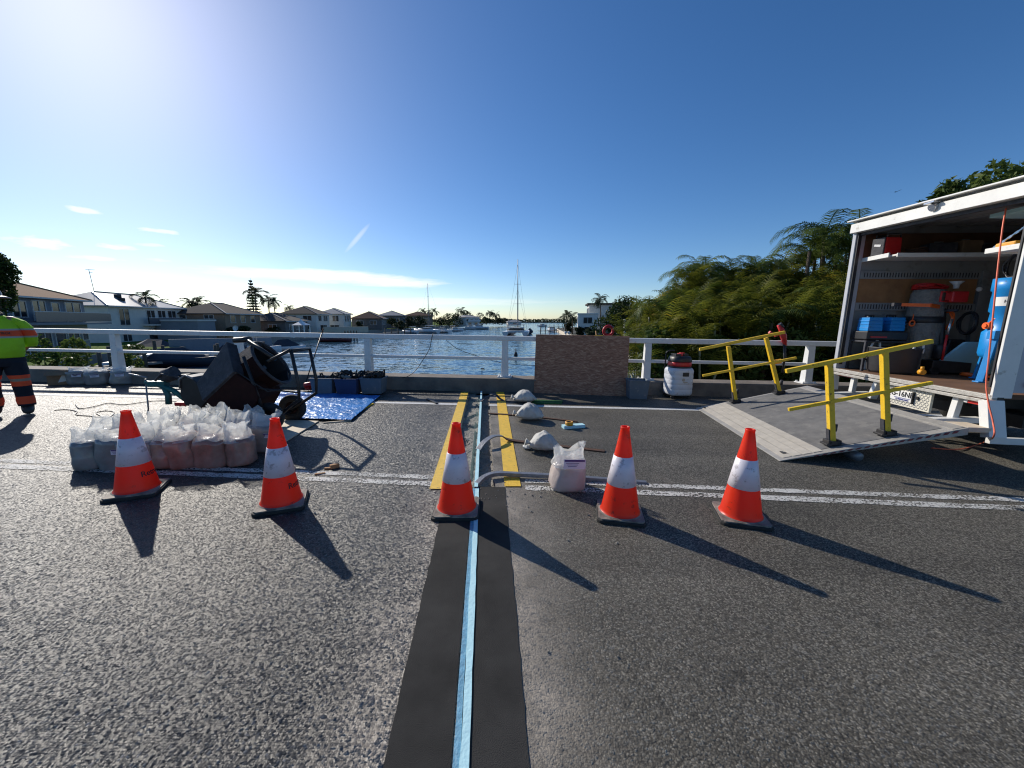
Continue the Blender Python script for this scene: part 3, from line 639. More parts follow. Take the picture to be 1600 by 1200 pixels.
back = [(150, 716, 'second row sand bag behind the two leftmost bags'), (193, 716, 'second row sand bag behind the left cone top'), (240, 715, 'second row sand bag behind the brown bag by the left cone'),
        (280, 714, 'second row sand bag in the middle of the heap'), (318, 713, 'second row sand bag behind the plump pinkish bag'), (358, 711, 'second row sand bag behind the peaked plastic bag'),
        (262, 698, 'back row sand bag nearest the mixer motor, left of its neighbours'), (300, 697, 'back row sand bag standing below the mixer motor'), (345, 696, 'back row sand bag right under the mixer drum'), (384, 692, 'back row sand bag next to the plywood sheet')]
for i, (u, v, l) in enumerate(back):
    p = G(u, v)+Vector((0, .12, 0)); clear_bag(l, p, rnd.uniform(-.4, .4), .27, .25, .28, .47+.03*(i % 3), 20+i, 'bag_sand' if i % 2 else 'bag_grey', GB)
kbg = [(118, 600.5, 'grey sand bag against the parapet, leftmost, right of the cardboard box'), (147, 601, 'labelled grey sand bag in the middle of the three by the parapet'), (184, 601, 'grey sand bag standing in front of the railing post, right of its two neighbours')]
for i, (u, v, l) in enumerate(kbg):
    p = G(u, v); clear_bag(l, p+Vector((0, .1, 0)), R(32), .36, .28, .27, .38, 40+i, 'bag_grey', 'sand bags stacked by the parapet', tag=(0, .2, .14, .06))
p = G(90, 601); t = thing('cardboard_box', 'open cardboard box beside the sand bags at the parapet', 'box', p+Vector((0, .1, 0)), R(30))
mb = MB()
for c, d_ in (((0, 0, .01), (.34, .26, .02)), ((0, -.13, .14), (.34, .008, .26)), ((0, .13, .14), (.34, .008, .26)), ((-.17, 0, .14), (.008, .26, .26)), ((.17, 0, .14), (.008, .26, .26))): mb.box(c, d_)
part('carton', mb, M['card'], t)
mb = MB(); mb.box((0, -.2, .25), (.33, .14, .006), mtx=Matrix.Rotation(R(35), 4, 'X')); part('flap', mb, M['card'], t)
mb = MB(); mb.poly([(-.02, -.136, .05), (.06, -.136, .22), (.13, -.136, .26), (.14, -.136, .08)]); part('paper_sheet', mb, M['hw_white'], t)
# the big labelled clear bag on the right
p = G(888, 768)
t = clear_bag('clear plastic sand bag with purple and white label holding down the nearest grey bar', p+Vector((0, .1, 0)), R(4), .30, .26, .24, .46, 61, 'bag_sand', 'weights on the four bars', tag=(.02, .275, .19, .085))
for o in t.children:
    if o.name.startswith('filling'): o.data.materials[0] = mat('pale_pink_sand', (.46, .40, .36), .4, col2=(.56, .46, .42), scale=6, bump=.3, bscale=14, coat=.2)

# white tied sacks
def sack(label, loc, rz, w, d, h, seed):
    t = thing('sand_sack', label, 'sand sack', loc, rz, 'weights on the four bars'); mb = MB(); nu, nv = 48, 22; vs = []
    for j in range(nv+1):
        ph = math.pi*j/nv
        for i in range(nu):
            a = 2*math.pi*i/nu; c, s_ = math.cos(a), math.sin(a)
            q = (abs(c)**2.6+abs(s_)**2.6)**(-1/2.6); rr_ = math.sin(ph)**.55
            fold = (.10*math.sin(a*8+seed+ph)+.05*math.sin(a*15+seed*3))*max(0, .35+math.cos(ph))*rr_*(.5+.5*math.sin(ph))
            n = mnoise.noise(Vector((c*2+seed, s_*2, ph*1.5)))*.10
            x = c*q*w/2*rr_*(1+n+fold)*(1+.18*abs(c)*0); y = s_*q*d/2*rr_*(1+n+fold)
            z = h*(.5+.5*math.cos(ph)); z = z*(1-.62*min(1, (abs(x)/(w/2))**1.7)) + h*.10*mnoise.noise(Vector((x*14, y*14, seed)))*(1 if z > .02 else 0)
            vs.append((x, y, max(0.0, z)))
    mb.add(vs, [(j*nu+i, j*nu+(i+1) % nu, (j+1)*nu+(i+1) % nu, (j+1)*nu+i) for j in range(nv) for i in range(nu)], True)
    part('sack_body', mb, M['sack'], t)
    mb = MB(); mb.lathe([(.012, 0), (.02, .02), (.045, .055), (.03, .06), (.004, .05)], 14, c=(-w*.46, -.03, h*.35), mtx=Matrix.Rotation(R(-75), 4, 'Y')); part('tied_neck', mb, M['sack'], t)
    return t
sack('white sand sack nearest the parapet, holding down the farthest bar', G(820, 631)+Vector((0, .12, .03)), .1, .42, .34, .20, 1)
sack('white gathered sand sack on the rusty flat bar, second from the parapet', G(828, 659)+Vector((0, .12, .02)), .0, .42, .30, .23, 2)
sack('squarish white sand sack on the curved bar, just behind the labelled clear bag', G(850, 709)+Vector((0, .12, .02)), -.05, .33, .27, .20, 3)
single('crumpled_paper', xform(MB().lathe([(.001, 0), (.05, .01), (.06, .03), (.03, .05), (.001, .055)], 7, smooth=False), Matrix.Scale(1, 4)), M['hw_white'], 'small crumpled white paper beside the squarish sack', 'paper', G(824, 701))

# four bars lying across the joint
def arc_bar(name, label, px, z_px, w, h, m, mat2=None, brk=None, group='bars lying across the open joint'):
    pts = [G(u, v, z) for (u, v), z in zip(px, z_px)]
    t = thing(name, label, 'bar', (0, 0, 0), 0, group)
    def sm(P, n=8):
        o = []
        for i in range(len(P)-1):
            p0, p1, p2, p3 = P[max(i-1, 0)], P[i], P[i+1], P[min(i+2, len(P)-1)]
            for k in range(n):
                s = k/n; o.append(.5*((2*p1)+(-p0+p2)*s+(2*p0-5*p1+4*p2-p3)*s*s+(-p0+3*p1-3*p2+p3)*s**3))
        return o+[P[-1]]
    def ext(P, name, m):
        mb = MB(); n = len(P); vs = []
        for i, p in enumerate(P):
            d = (P[min(i+1, n-1)]-P[max(i-1, 0)]); d.z = 0; nn = Vector((-d.y, d.x, 0)).normalized()
            vs += [p+nn*w/2, p-nn*w/2, p-nn*w/2-Vector((0, 0, h)), p+nn*w/2-Vector((0, 0, h))]
        mb.add(vs, [(4*i+k, 4*i+(k+1) % 4, 4*(i+1)+(k+1) % 4, 4*(i+1)+k) for i in range(n-1) for k in range(4)]+[(0, 1, 2, 3), (4*n-4, 4*n-3, 4*n-2, 4*n-1)], False)
        part(name, mb, m, t, .003)
    if brk: ext(sm(pts[:brk+1]), 'curved_end', m); ext(sm(pts[brk:]), 'flat_bar', mat2)
    else: ext(sm(pts), 'bar_body', m)
    return t
arc_bar('steel_bar', 'dark curved bar nearest the parapet, under the farthest white sack', [(751, 627), (762, 619), (775, 616), (784, 624), (800, 627), (900, 631)], [.03, .09, .10, .03, .012, .012], .05, .012, M['steel_dk'], M['steel_dk'], 2)
arc_bar('steel_bar', 'straight rusty flat bar lying under the gathered white sack', [(763, 645), (830, 650), (902, 658)], [.02, .016, .016], .05, .014, M['rust'])
arc_bar('steel_bar', 'bar with arched grey end and rusty tail under the squarish sack', [(747, 702), (756, 690), (770, 681), (784, 680), (795, 686), (830, 691), (945, 704)], [.02, .08, .11, .09, .035, .014, .014], .07, .014, M['alloy'], M['rust'], 3)
arc_bar('steel_bar', 'long grey bar nearest the camera, running under the labelled clear bag', [(744, 755), (757, 743), (775, 737.5), (800, 738), (880, 742), (1010, 752)], [.02, .05, .06, .055, .05, .02], .05, .035, M['alloy'])
# foam offcut with tape roll, green mat, blue rag
fo = G(893, 669); mb = MB(); mb.box((0, 0, .022), (.32, .10, .044), rz=.28)
single('foam_block', mb, M['foam'], 'pale blue foam offcut lying on the asphalt behind the sacks', 'foam block', fo+Vector((.03, .03, 0)), bevel=.003)
t = thing('tape_roll', 'roll of yellow tape standing on the blue foam offcut', 'tape roll', fo+Vector((-.035, .0, .045)))
mb = MB(); mb.lathe([(.038, 0), (.055, 0), (.055, .05), (.038, .05), (.038, 0)], 24); part('tape', mb, M['yellow_lime'], t)
mb = MB(); mb.lathe([(.034, 0.001), (.0375, .001), (.0375, .049), (.034, .049), (.034, .001)], 24); part('core', mb, M['card'], t)
mb = MB(); P = [G(830, 625.5), G(880, 627.5), G(877, 632), G(832, 631)]; mb.extr([(*q[:2], .006) for q in P], (0, 0, .012)); single('grass_mat', mb, M['green'], 'narrow green mat lying on the edge line right of the farthest sack', 'mat')
mb = MB(); c = G(766, 609); nn = 14
vs = [(c.x-.16+.34*i/nn, c.y-.06+.2*j/nn, .03+.03*mnoise.noise(Vector((i*.6, j*.6, 2)))+.05*math.exp(-((i-5)/4)**2-((j-6)/4)**2)) for j in range(nn+1) for i in range(nn+1)]
mb.add(vs, [(j*(nn+1)+i, j*(nn+1)+i+1, (j+1)*(nn+1)+i+1, (j+1)*(nn+1)+i) for j in range(nn) for i in range(nn)], True)
o = single('cloth', mb, M['tarp'], 'small dark blue cloth bunched at the parapet end of the joint', 'cloth')
sm_ = o.modifiers.new('thick', 'SOLIDIFY'); sm_.thickness = .006
# small clamp on the parapet near the joint
t = thing('clamp', 'thin steel clamp standing on the parapet edge at the joint', 'clamp', G(753, 600)+Vector((0, 0, 0)))
mb = MB(); mb.beam((0, .0, .0), (0, .0, .36), .012).beam((-.03, .0, .36), (.05, .02, .36), .03, .02); part('clamp_bar', mb, M['black'], t)

# ================================================================== OSB SHEET, BROOM, TUB, VACUUM
P = [G(834, 614), G(979, 619.5)]; d = (P[1]-P[0]); Lb = d.length; rz = math.atan2(d.y, d.x)
t = thing('strand_board', 'reddish brown strand board sheet leaning upright against the white railing', 'board', P[0], rz)
back_y = (KY(P[0].x, RO-.075)-P[0].y); top = 1.19
mb = MB(); mb.extr([(0, 0, 0), (Lb, 0, 0), (Lb+.03, back_y, top), (0.0, back_y-.0, top)], (0, .018, .002)); part('sheet', mb, M['osb'], t)
mb = MB(); mb.box((Lb*.69, back_y+.02, top+.005), (.16, .035, .012)); part('edge_strip', mb, M['yellow'], t)
# broom
a = G(942, 617); b = Y(931, 517, KY(1.8, RO-.06)+.0)
t = thing('broom', 'orange-brown wide broom with timber handle leaning on the strand board', 'broom', (0, 0, 0))
mb = MB(); mb.tube([a+Vector((0, .0, .07)), b], .0125, 10); part('handle', mb, M['timber'], t)
mb = MB(); q = a.lerp(b, .62)+Vector((0, 0, .03)); q2 = a.lerp(b, .70)+Vector((0, 0, .03)); mb.tube([q, q2], .016, 10); part('grip_sleeve', mb, M['black'], t)
mb = MB(); mb.box((a.x+.03, a.y, .075), (.72, .07, .04), rz=-.05); part('head', mb, mat('broom_head', (.42, .10, .03), .6, var=.2), t, .006)
mb = MB()
for i in range(46):
    for j in range(3): x = a.x+.03-.345+.69*i/45; mb.beam((x, a.y+.018-.018*i/23+(j-1)*.022-.001, .056), (x+rnd.uniform(-.01, .01), a.y+.018-.018*i/23+(j-1)*.03, 0.003), .012, .012)
part('bristles', mb, M['black'], t)
# tubs
def tub(label, loc, rz, w, d, h, m, grp):
    t = thing('storage_tub', label, 'tub', loc, rz, grp); mb = MB(); wt, dt = w*1.18, d*1.18
    o = [(-1, -1), (1, -1), (1, 1), (-1, 1)]
    vs = [(i*w/2, j*d/2, 0) for i, j in o]+[(i*wt/2, j*dt/2, h) for i, j in o]+[(i*(wt/2-.012), j*(dt/2-.012), h) for i, j in o]+[(i*(w/2-.012), j*(d/2-.012), .012) for i, j in o]
    f = [(3, 2, 1, 0), (12, 13, 14, 15)]
    for k in range(4):
        k2 = (k+1) % 4; f += [(k, k2, k2+4, k+4), (k+4, k2+4, k2+8, k+8), (k+8, k2+8, k2+12, k+12)]
    mb.add(vs, f); part('tub_body', mb, m, t, .02)
    mb = MB(); rr_ = .02
    P4 = [Vector((i*wt/2, j*dt/2, h-.01)) for i, j in o]
    for k in range(4): mb.beam(P4[k], P4[(k+1) % 4], .022, .024)
    part('rim', mb, m, t, .006); return t
p = G(998, 624); tub('grey plastic tub beside the strand board and wet vacuum', p+Vector((0, .14, 0)), -.05, .33, .26, .37, M['tub'], None)
tb = [(503, 617.5, M['tub'], 'lighter blue-grey tub on the tarp, leftmost of three'), (541, 618.5, M['tub_blue'], 'dark tub full of black tools in the middle of the three on the tarp'), (580, 617.5, M['tub'], 'blue-grey tub of black hoses, in front of the railing post')]
for i, (u, v, m, l) in enumerate(tb):
    p = G(u, v); tub(l, p+Vector((0, .18, .02)), .02, .36, .34, .31, m, 'tubs on the blue tarp')
def junk(label, c, n, seed, cat='hoses', name='hose_bundle'):
    r = random.Random(seed); mb = MB()
    for i in range(n):
        pts = []; x, y = r.uniform(-.14, .14), r.uniform(-.12, .12); an = r.uniform(0, 6.28)
        for k in range(9): pts.append((x, y, .02+r.uniform(0, .05)+.07*math.sin(k/8*3.14)*r.uniform(.6, 1.7))); an += r.uniform(-.7, .9); x = max(-.2, min(.2, x+.055*math.cos(an))); y = max(-.16, min(.16, y+.055*math.sin(an)))
        mb.tube(pts, r.uniform(.012, .024), 7)
    return single(name, mb, M['rubber'], label, cat, c)
p = G(541, 618.5); junk('tangle of black tool parts heaped in the dark middle tub', p+Vector((0, .2, .29)), 12, 3, 'tools', 'tool_heap')
p = G(580, 617.5); junk('bundle of black hoses overflowing the tub before the post', p+Vector((-.05, .2, .29)), 14, 5)
p = G(510, 617.5); junk('few black straps lying in the leftmost tub', p+Vector((0, .2, .25)), 5, 8, 'straps', 'strap_bundle')
mb = MB(); p = G(539, 617); mb.box((p.x, p.y+.08, .345), (.17, .14, .03), rz=.2, mtx=Matrix.Rotation(.25, 4, 'Y')); single('brick_offcut', mb, M['seawall'], 'flat grey offcut on top of the tools in the middle tub', 'offcut')
# wet vacuum
p = G(1064, 624); t = thing('wet_vacuum', 'white ribbed wet vacuum with red band and black top beside the railing', 'vacuum cleaner', p+Vector((0, .2, 0)), R(4))
def sq(mb, prof, w, d, ex=4, seg=32):
    vs = []
    for f, z in prof:
        for k in range(seg):
            a = 2*math.pi*k/seg; c, s = math.cos(a), math.sin(a); q = (abs(c)**ex+abs(s)**ex)**(-1/ex); vs.append((c*q*w/2*f, s*q*d/2*f, z))
    n = len(prof); mb.add(vs, [(i*seg+k, i*seg+(k+1) % seg, (i+1)*seg+(k+1) % seg, (i+1)*seg+k) for i in range(n-1) for k in range(seg)], True)
    mb.add(vs[-seg:], [tuple(range(seg))]); mb.add(vs[:seg], [tuple(range(seg))[::-1]])
    return mb
pr = [(.90, .07), (.97, .09)]
for i in range(5): z = .10+i*.094; pr += [(.985, z), (1.0, z+.012), (1.0, z+.076), (.985, z+.088)]
pr += [(.93, .59), (.86, .605)]
mb = sq(MB(), pr, .48, .44); part('tank', mb, M['vac_tank'], t)
mb = sq(MB(), [(1, .60), (1.02, .615), (1.02, .63), (.98, .64)], .40, .38, 3); part('lid_clamp_ring', mb, M['black'], t)
mb = sq(MB(), [(1, .641), (1.01, .66), (1.0, .71), (.97, .72)], .40, .38, 3); part('red_band', mb, M['red'], t)
mb = sq(MB(), [(1, .721), (1.02, .735), (.98, .79), (.86, .83), (.80, .835)], .40, .38, 3); mb.box((-.09, 0, .85), (.1, .2, .05)).box((.09, .02, .85), (.09, .16, .05)); part('motor_head', mb, M['black'], t, .004)
mb = MB(); mb.cyl((-.02, -.03, .86), .055, .05, 16).box((.04, .02, .87), (.09, .07, .05)); part('switch_knob', mb, M['red'], t, .004)
mb = MB(); mb.tube([(-.18, .16, .1), (-.22, .16, .5), (-.22, .14, .88), (-.19, .12, .92), (-.06, .12, .93)], .013, 8); part('push_handle', mb, M['black'], t)
mb = MB(); mb.box((.03, -.221, .49), (.12, .012, .075)); part('badge', mb, M['black'], t)
mb = MB(); mb.cyl((-.01, -.222, .385), .03, .008, 16, mtx=Matrix.Rotation(R(90), 4, 'X')).box((.03, -.222, .34), (.09, .006, .02)); part('sticker', mb, mat('sticker_tan', (.45, .38, .30), .5), t)
for i, j in ((-1, -1), (1, -1), (-1, 1), (1, 1)):
    mb = MB(); mb.cyl((i*.17, j*.15, .035), .035, .025, 14, mtx=Matrix.Rotation(R(90), 4, 'X')).box((i*.17, j*.15, .06), (.05, .05, .02)); part('caster', mb, M['black'], t)

# ================================================================== TARP, PLYWOOD, BITS
def sheet_grid(px, n, m_, zf, u2=None):
    A, B, C, D = [G(*q) for q in px]; vs = []
    for j in range(m_+1):
        for i in range(n+1):
            s, q = i/n, j/m_; p = (A*(1-s)+B*s)*(1-q)+(D*(1-s)+C*s)*q; vs.append((p.x, p.y, zf(p.x, p.y, s, q)))
    mb = MB(); mb.add(vs, [(j*(n+1)+i, j*(n+1)+i+1, (j+1)*(n+1)+i+1, (j+1)*(n+1)+i) for j in range(m_) for i in range(n)], True); return mb
def tz(x, y, s, q):
    e = 1
    a = mnoise.noise(Vector((x*5+y*2, y*7, 0))); b = mnoise.noise(Vector((x*13, y*17, 4)))
    return .022+.020*abs(a)+.010*abs(b)+.01*abs(mnoise.noise(Vector((x*30, y*24, 7))))
mb = sheet_grid([(425, 613), (594, 620.5), (549, 659), (392, 655)], 110, 70, tz)
o = single('tarpaulin', mb, M['tarp'], 'crumpled shiny blue tarpaulin spread on the road by the parapet', 'tarpaulin')
md = o.modifiers.new('thick', 'SOLIDIFY'); md.thickness = .003
mb = MB(); mb.extr([(*G(u, v)[:2], .004) for u, v in ((498, 659.5), (447, 691), (360, 683), (404, 656))], (0, 0, .014)); single('plywood_sheet', mb, M['ply'], 'cream plywood sheet lying flat under the mixer wheel', 'plywood')
def bar(name, label, cat, p, q, w, h, m, z=0.0):
    A, B = G(*p), G(*q); A.z = B.z = h/2+z; mb = MB(); mb.beam(A, B, w, h); return single(name, mb, m, label, cat, bevel=.002)
bar('timber_batten', 'short yellow batten by the right edge of the tarpaulin', 'batten', (567, 639.5), (583, 631.5), .035, .02, M['yellow'])
bar('timber_batten', 'pale batten with yellow tip along the front edge of the tarpaulin', 'batten', (505, 661.5), (549, 658), .03, .016, M['ply'])
bar('tape_measure', 'small black scraper lying across the edge line', 'tool', (668, 624.5), (683, 631.5), .05, .025, M['black'])
t = thing('timber_offcut', 'small brown timber offcut behind the second cone', 'timber offcut', G(523, 731)); mb = MB(); mb.box((0, 0, .02), (.085, .04, .04), rz=.7); mb.box((-.05, -.03, .008), (.07, .03, .015), rz=.2); part('wood', mb, M['timber'], t, .003)
t = thing('timber_offcut', 'thin orange timber scrap left of the wooden offcut', 'timber offcut', G(500, 741)); mb = MB(); mb.box((0, 0, .006), (.09, .02, .012), rz=.4); part('wood', mb, M['timber'], t)
# red plug board near the mixer
p = G(479, 612); t = thing('air_blower', 'small red power tool with dark hose lying between mixer and tubs', 'power tool', p+Vector((0, .1, .02)))
mb = MB(); mb.cyl((0, 0, .1), .06, .16, 18, mtx=Matrix.Rotation(R(80), 4, 'Y')).box((-.02, 0, .05), (.09, .08, .08)); part('housing', mb, M['red'], t, .01)
mb = MB(); mb.tube([(.08, 0, .1), (.12, .02, .2), (.1, .08, .26), (.16, .1, .22)], .014, 8); part('handle', mb, M['black'], t)
# grout patch (yellow sand spill) and stones
def spill(px, seed, m, z, name):
    mb = MB(); mb.poly([(*G(*q)[:2], z) for q in px]); return mb
# rod leaning on the rail
a, b = G(470, 612), Y(503, 520, KY(-4.3, RO-.07)); b.z = max(b.z, 1.1)
t = thing('long_rod', 'thin dark pole leaning on the railing right of the mixer', 'pole'); mb = MB(); mb.tube([a+Vector((0, .1, .02)), b], .011, 8); part('shaft', mb, M['black'], t); mb = MB(); mb.tube([b, b+(b-a).normalized()*.1], .014, 8); part('tip', mb, M['rust'], t)
# ropes on the railing
def cable(name, label, cat, pts, r, m, seg=6, deck=True, n=7):
    P = [Vector(p) for p in pts]; o = []
    for i in range(len(P)-1):
        p0, p1, p2, p3 = P[max(i-1, 0)], P[i], P[i+1], P[min(i+2, len(P)-1)]
        for k in range(n): s = k/n; o.append(.5*((2*p1)+(-p0+p2)*s+(2*p0-5*p1+4*p2-p3)*s*s+(-p0+3*p1-3*p2+p3)*s**3))
    o.append(P[-1]); mb = MB(); mb.tube(o, r, seg); return single(name, mb, m, label, cat, deck=deck)
yr = lambda x, o=0: KY(x, RO-.08+o)
cable('rope', 'thin dark cord hanging over the top rail down to the parapet', 'cord', [Y(682, 520, 8.3), Y(676, 523, 8.14), Y(671, 545, 8.12), Y(661, 562, 8.1), Y(650, 578, 8.06), G(636, 588.5, .282), G(625, 589, .282)], .007, M['black'])
cable('rope', 'slack cord strung below the top rail towards the strand board', 'cord', [Y(697, 531, 8.15), Y(715, 545, 8.2), Y(745, 556, 8.2), Y(780, 566, 8.2), Y(810, 570, 8.15), Y(838, 571, 8.05)], .006, M['black'])
# extension lead on the road (left)
lead = [(85, 641), (105, 640), (120, 643), (119, 648), (140, 650), (160, 652), (150, 645), (165, 642), (178, 644), (172, 651), (158, 657), (165, 662), (185, 659), (215, 661)]
cable('extension_lead', 'thin black extension lead snaking over the asphalt left of the mixer', 'cable', [G(u, v, .008) for u, v in lead], .0065, M['black'])
cable('extension_lead', 'thin black lead running from the mixer handle to the tangle on the road', 'cable', [G(u, v, .012) for u, v in [(118, 632), (124, 638), (138, 637), (152, 634), (170, 630), (195, 632), (225, 628), (250, 626), (275, 627), (290, 634)]], .007, M['black'])

# ================================================================== MIXER
mp = G(385, 668); S = 1/112.0
t = thing('concrete_mixer', 'dark tilted drum mixer with maroon belly, frame and wheels by the tarpaulin', 'concrete mixer', mp)
def ml(u, v, y=0.0): return Vector(((u-385)*S*1.0, y, (668-v)*S*1.02))
def oct_prism(c0, c1, r0, r1, n=8, rot=0, closed=True, depth_rot=0):
    ax = (c1-c0).normalized(); u = ax.cross(Vector((0, 1, 0))).normalized(); w = ax.cross(u)
    out_ = []
    for c, r in ((c0, r0), (c1, r1)): out_.append([c+(u*math.cos(2*math.pi*k/n+rot)+w*math.sin(2*math.pi*k/n+rot))*r for k in range(n)])
    return out_
c0, c1 = ml(372, 604, .10), ml(420, 574, .16)
ax = (c1-c0).normalized()
rings = oct_prism(c0, c1, .29, .33, 8, R(22.5))
mb = MB(); n = 8; mb.add(rings[0]+rings[1], [(k, (k+1) % n, (k+1) % n+n, k+n) for k in range(n)]+[tuple(range(n))[::-1]]); 
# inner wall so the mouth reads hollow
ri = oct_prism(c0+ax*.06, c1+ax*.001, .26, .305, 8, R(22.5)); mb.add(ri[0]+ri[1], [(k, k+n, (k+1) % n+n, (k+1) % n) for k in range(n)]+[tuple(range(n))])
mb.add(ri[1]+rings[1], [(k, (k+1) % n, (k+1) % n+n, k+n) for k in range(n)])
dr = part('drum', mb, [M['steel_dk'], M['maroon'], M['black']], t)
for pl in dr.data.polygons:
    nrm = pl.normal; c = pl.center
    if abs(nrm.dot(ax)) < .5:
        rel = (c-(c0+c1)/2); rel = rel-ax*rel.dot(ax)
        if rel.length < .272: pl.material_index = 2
        elif rel.z < .08 and rel.y < .1: pl.material_index = 1
mb = MB(); ring = oct_prism(c1, c1, .435, .435, 24)[0]; u_ = ax.cross(Vector((0, 1, 0))).normalized(); w_ = ax.cross(u_)
mb.tube([c1+ax*.01+(u_*math.cos(a)+w_*math.sin(a))*.325 for a in np.linspace(0, 2*math.pi, 33)], .018, 8, cap=False); part('drum_rim', mb, M['steel_dk'], dr)
mb = MB()
for k in range(3):
    a = 2*math.pi*k/3; d_ = (u_*math.cos(a)+w_*math.sin(a)); mb.beam(c0+ax*.1, c0+ax*.1+d_*.24, .03, .10, up=ax)
mb.tube([c0+ax*.02, c1-ax*.1], .03, 8); part('mixing_blade', mb, M['frame_blk'], dr)
# belly casing below (maroon hopper)
mb = MB(); mb.extr([ml(398, 582, -.27), ml(352, 619, -.27), ml(360, 640, -.27), ml(386, 649, -.27), ml(412, 641, -.27), ml(427, 618, -.27), ml(423, 600, -.27)], (0, .5, 0)); part('hopper', mb, M['maroon'], t, .012)
# hood panel (slate)
mb = MB(); mb.extr([ml(377, 541, -.10), ml(329, 601, -.12), ml(351, 621, -.30), ml(399, 580, -.30)], (.06, .10, -.05)); part('hood_panel', mb, M['steel_dk'], t, .006)
# frame
mb = MB(); T = lambda *p, r=.022: mb.tube(p, r, 8)
T(ml(468, 553, -.1), ml(475, 600, -.1), ml(474, 622, -.1), ml(432, 655, -.1)); T(ml(468, 553, .35), ml(475, 600, .35), ml(474, 622, .35), ml(432, 650, .35)); T(ml(468, 553, -.1), ml(468, 553, .35))
T(ml(468, 551, -.1), ml(440, 567, -.2), r=.02); T(ml(404, 540, -.05), ml(445, 565, -.1), r=.026)
T(ml(380, 540, .0), ml(404, 538, .0), r=.035); T(ml(410, 560, -.24), ml(424, 612, -.24), ml(428, 640, -.2), r=.02)
T(ml(400, 645, -.2), ml(440, 655, -.15)); T(ml(383, 645, -.1), ml(388, 664, -.1), r=.02); T(ml(396, 645, -.1), ml(388, 664, -.1), r=.014); T(ml(383, 645, .3), ml(388, 662, .3), r=.02)
T(ml(340, 618, -.1), ml(318, 637, -.1), ml(322, 653, -.1), r=.02); T(ml(340, 618, .3), ml(318, 637, .3), ml(322, 653, .3), r=.02); T(ml(306, 652, -.1), ml(325, 652, -.1), r=.016); T(ml(318, 637, -.1), ml(318, 637, .3))
T(ml(340, 625, .1), ml(400, 650, .1), ml(432, 655, .1)); T(ml(395, 600, -.26), ml(475, 612, -.12), r=.01); T(ml(400, 580, -.27), ml(440, 608, -.25), ml(476, 604, -.12), r=.008)
part('frame', mb, M['frame_blk'], t)
for y_ in (-.14, .40):
    mb = MB(); c = ml(431, 644, y_); c.z = .19; mb.lathe([(.09, -.035), (.15, -.045), (.185, -.03), (.19, 0), (.185, .03), (.15, .045), (.09, .035), (.09, -.035)], 28, c=c, mtx=Matrix.Rotation(R(90), 4, 'X')); w = part('wheel', mb, M['rubber'], t)
    mb = MB(); mb.cyl(c, .088, .05, 20, mtx=Matrix.Rotation(R(90), 4, 'X')).cyl(c, .03, .09, 12, mtx=Matrix.Rotation(R(90), 4, 'X')); part('rim', mb, M['maroon'], w)
mb = MB(); mb.tube([ml(431, 652, -.1)*1, ml(431, 652, .38)], .02, 8); part('axle', mb, M['frame_blk'], t)
# motor box, guard, engine and tow handle
mb = MB(); mb.extr([ml(306, 597, -.12), ml(312, 590, -.12), ml(322, 592, -.12), ml(335, 606, -.12), ml(346, 622, -.12), ml(328, 640, -.12), ml(308, 632, -.12), ml(303, 618, -.12)], (0, .3, 0)); part('motor_housing', mb, M['frame_blk'], t, .012)
mb = MB(); mb.tube([ml(305, 608, -.13), ml(306, 595, -.13), ml(315, 589, -.13), ml(326, 594, -.13)], .012, 8); part('motor_guard', mb, M['alloy'], t)
mb = MB(); mb.tube([ml(310, 628, -.08), ml(290, 612, -.08), ml(270, 604, -.08), ml(252, 601, -.08)], [.03, .032, .034, .03], 10); mb.box(ml(268, 603, -.06), (.2, .1, .07), rz=.1).tube([ml(278, 607, -.08), ml(282, 620, -.08), ml(281, 632, -.08)], .035, 8); part('tow_arm', mb, M['green_paint'], t)
mb = MB(); mb.tube([ml(229, 589, -.08), ml(254, 594, -.08)], .012, 8).tube([ml(252, 596, -.08), ml(250, 640, -.08), ml(247, 648, -.08)], .009, 6); part('handle', mb, M['alloy'], t)
mb = MB(); mb.cyl(ml(283, 590, -.02), .09, .14, 16, mtx=Matrix.Rotation(R(70), 4, 'Y')).cyl(ml(298, 597, .05), .06, .12, 14).box(ml(273, 596, .05), (.12, .12, .08)); mb.tube([ml(268, 598, -.1), ml(280, 588, -.12), ml(300, 592, -.1), ml(312, 600, -.1)], .016, 8); part('engine', mb, M['steel_dk'], t, .006)
mb = MB(); mb.box(ml(298, 632, -.05), (.15, .08, .05)); mb.tube([ml(310, 628, -.05), ml(296, 634, -.08)], .02, 8); part('clutch_lever', mb, M['red'], t, .008)
mb = MB()
for k in range(9): mb.cyl(ml(352+rnd.uniform(-14, 16), 640+rnd.uniform(-8, 10), .1+rnd.uniform(-.15, .1)), .06, .07, 10, mtx=Matrix.Rotation(rnd.uniform(0, 3), 4, 'X'))
part('gearbox', mb, M['steel_dk'], t, .004)

# ================================================================== TRUCK
Xa = Vector((.993, -.117, 0)).normalized(); Ya = Vector((.117, .993, 0)).normalized(); TO = Vector((4.98, 3.88, 0))
TMX = Matrix(((Xa.x, Ya.x, 0, TO.x), (Xa.y, Ya.y, 0, TO.y), (0, 0, 1, 0), (0, 0, 0, 1)))
def tb_(u, v, b):      # on a plane parallel to the truck's sides: returns local (a, b, z)
    d = bray(u, v); e = EYE_B-TO; eb, db = e.dot(Ya), d.dot(Ya); s = (b-eb)/db; q = e+d*s; return Vector((q.dot(Xa), b, q.z))
def ta(u, v, a):       # on a plane parallel to the truck's rear
    d = bray(u, v); e = EYE_B-TO; ea, da = e.dot(Xa), d.dot(Xa); s = (a-ea)/da; q = e+d*s; return Vector((a, q.dot(Ya), q.z))
def tz_(u, v, z): q = G(u, v, z)-TO; return Vector((q.dot(Xa), q.dot(Ya), z))
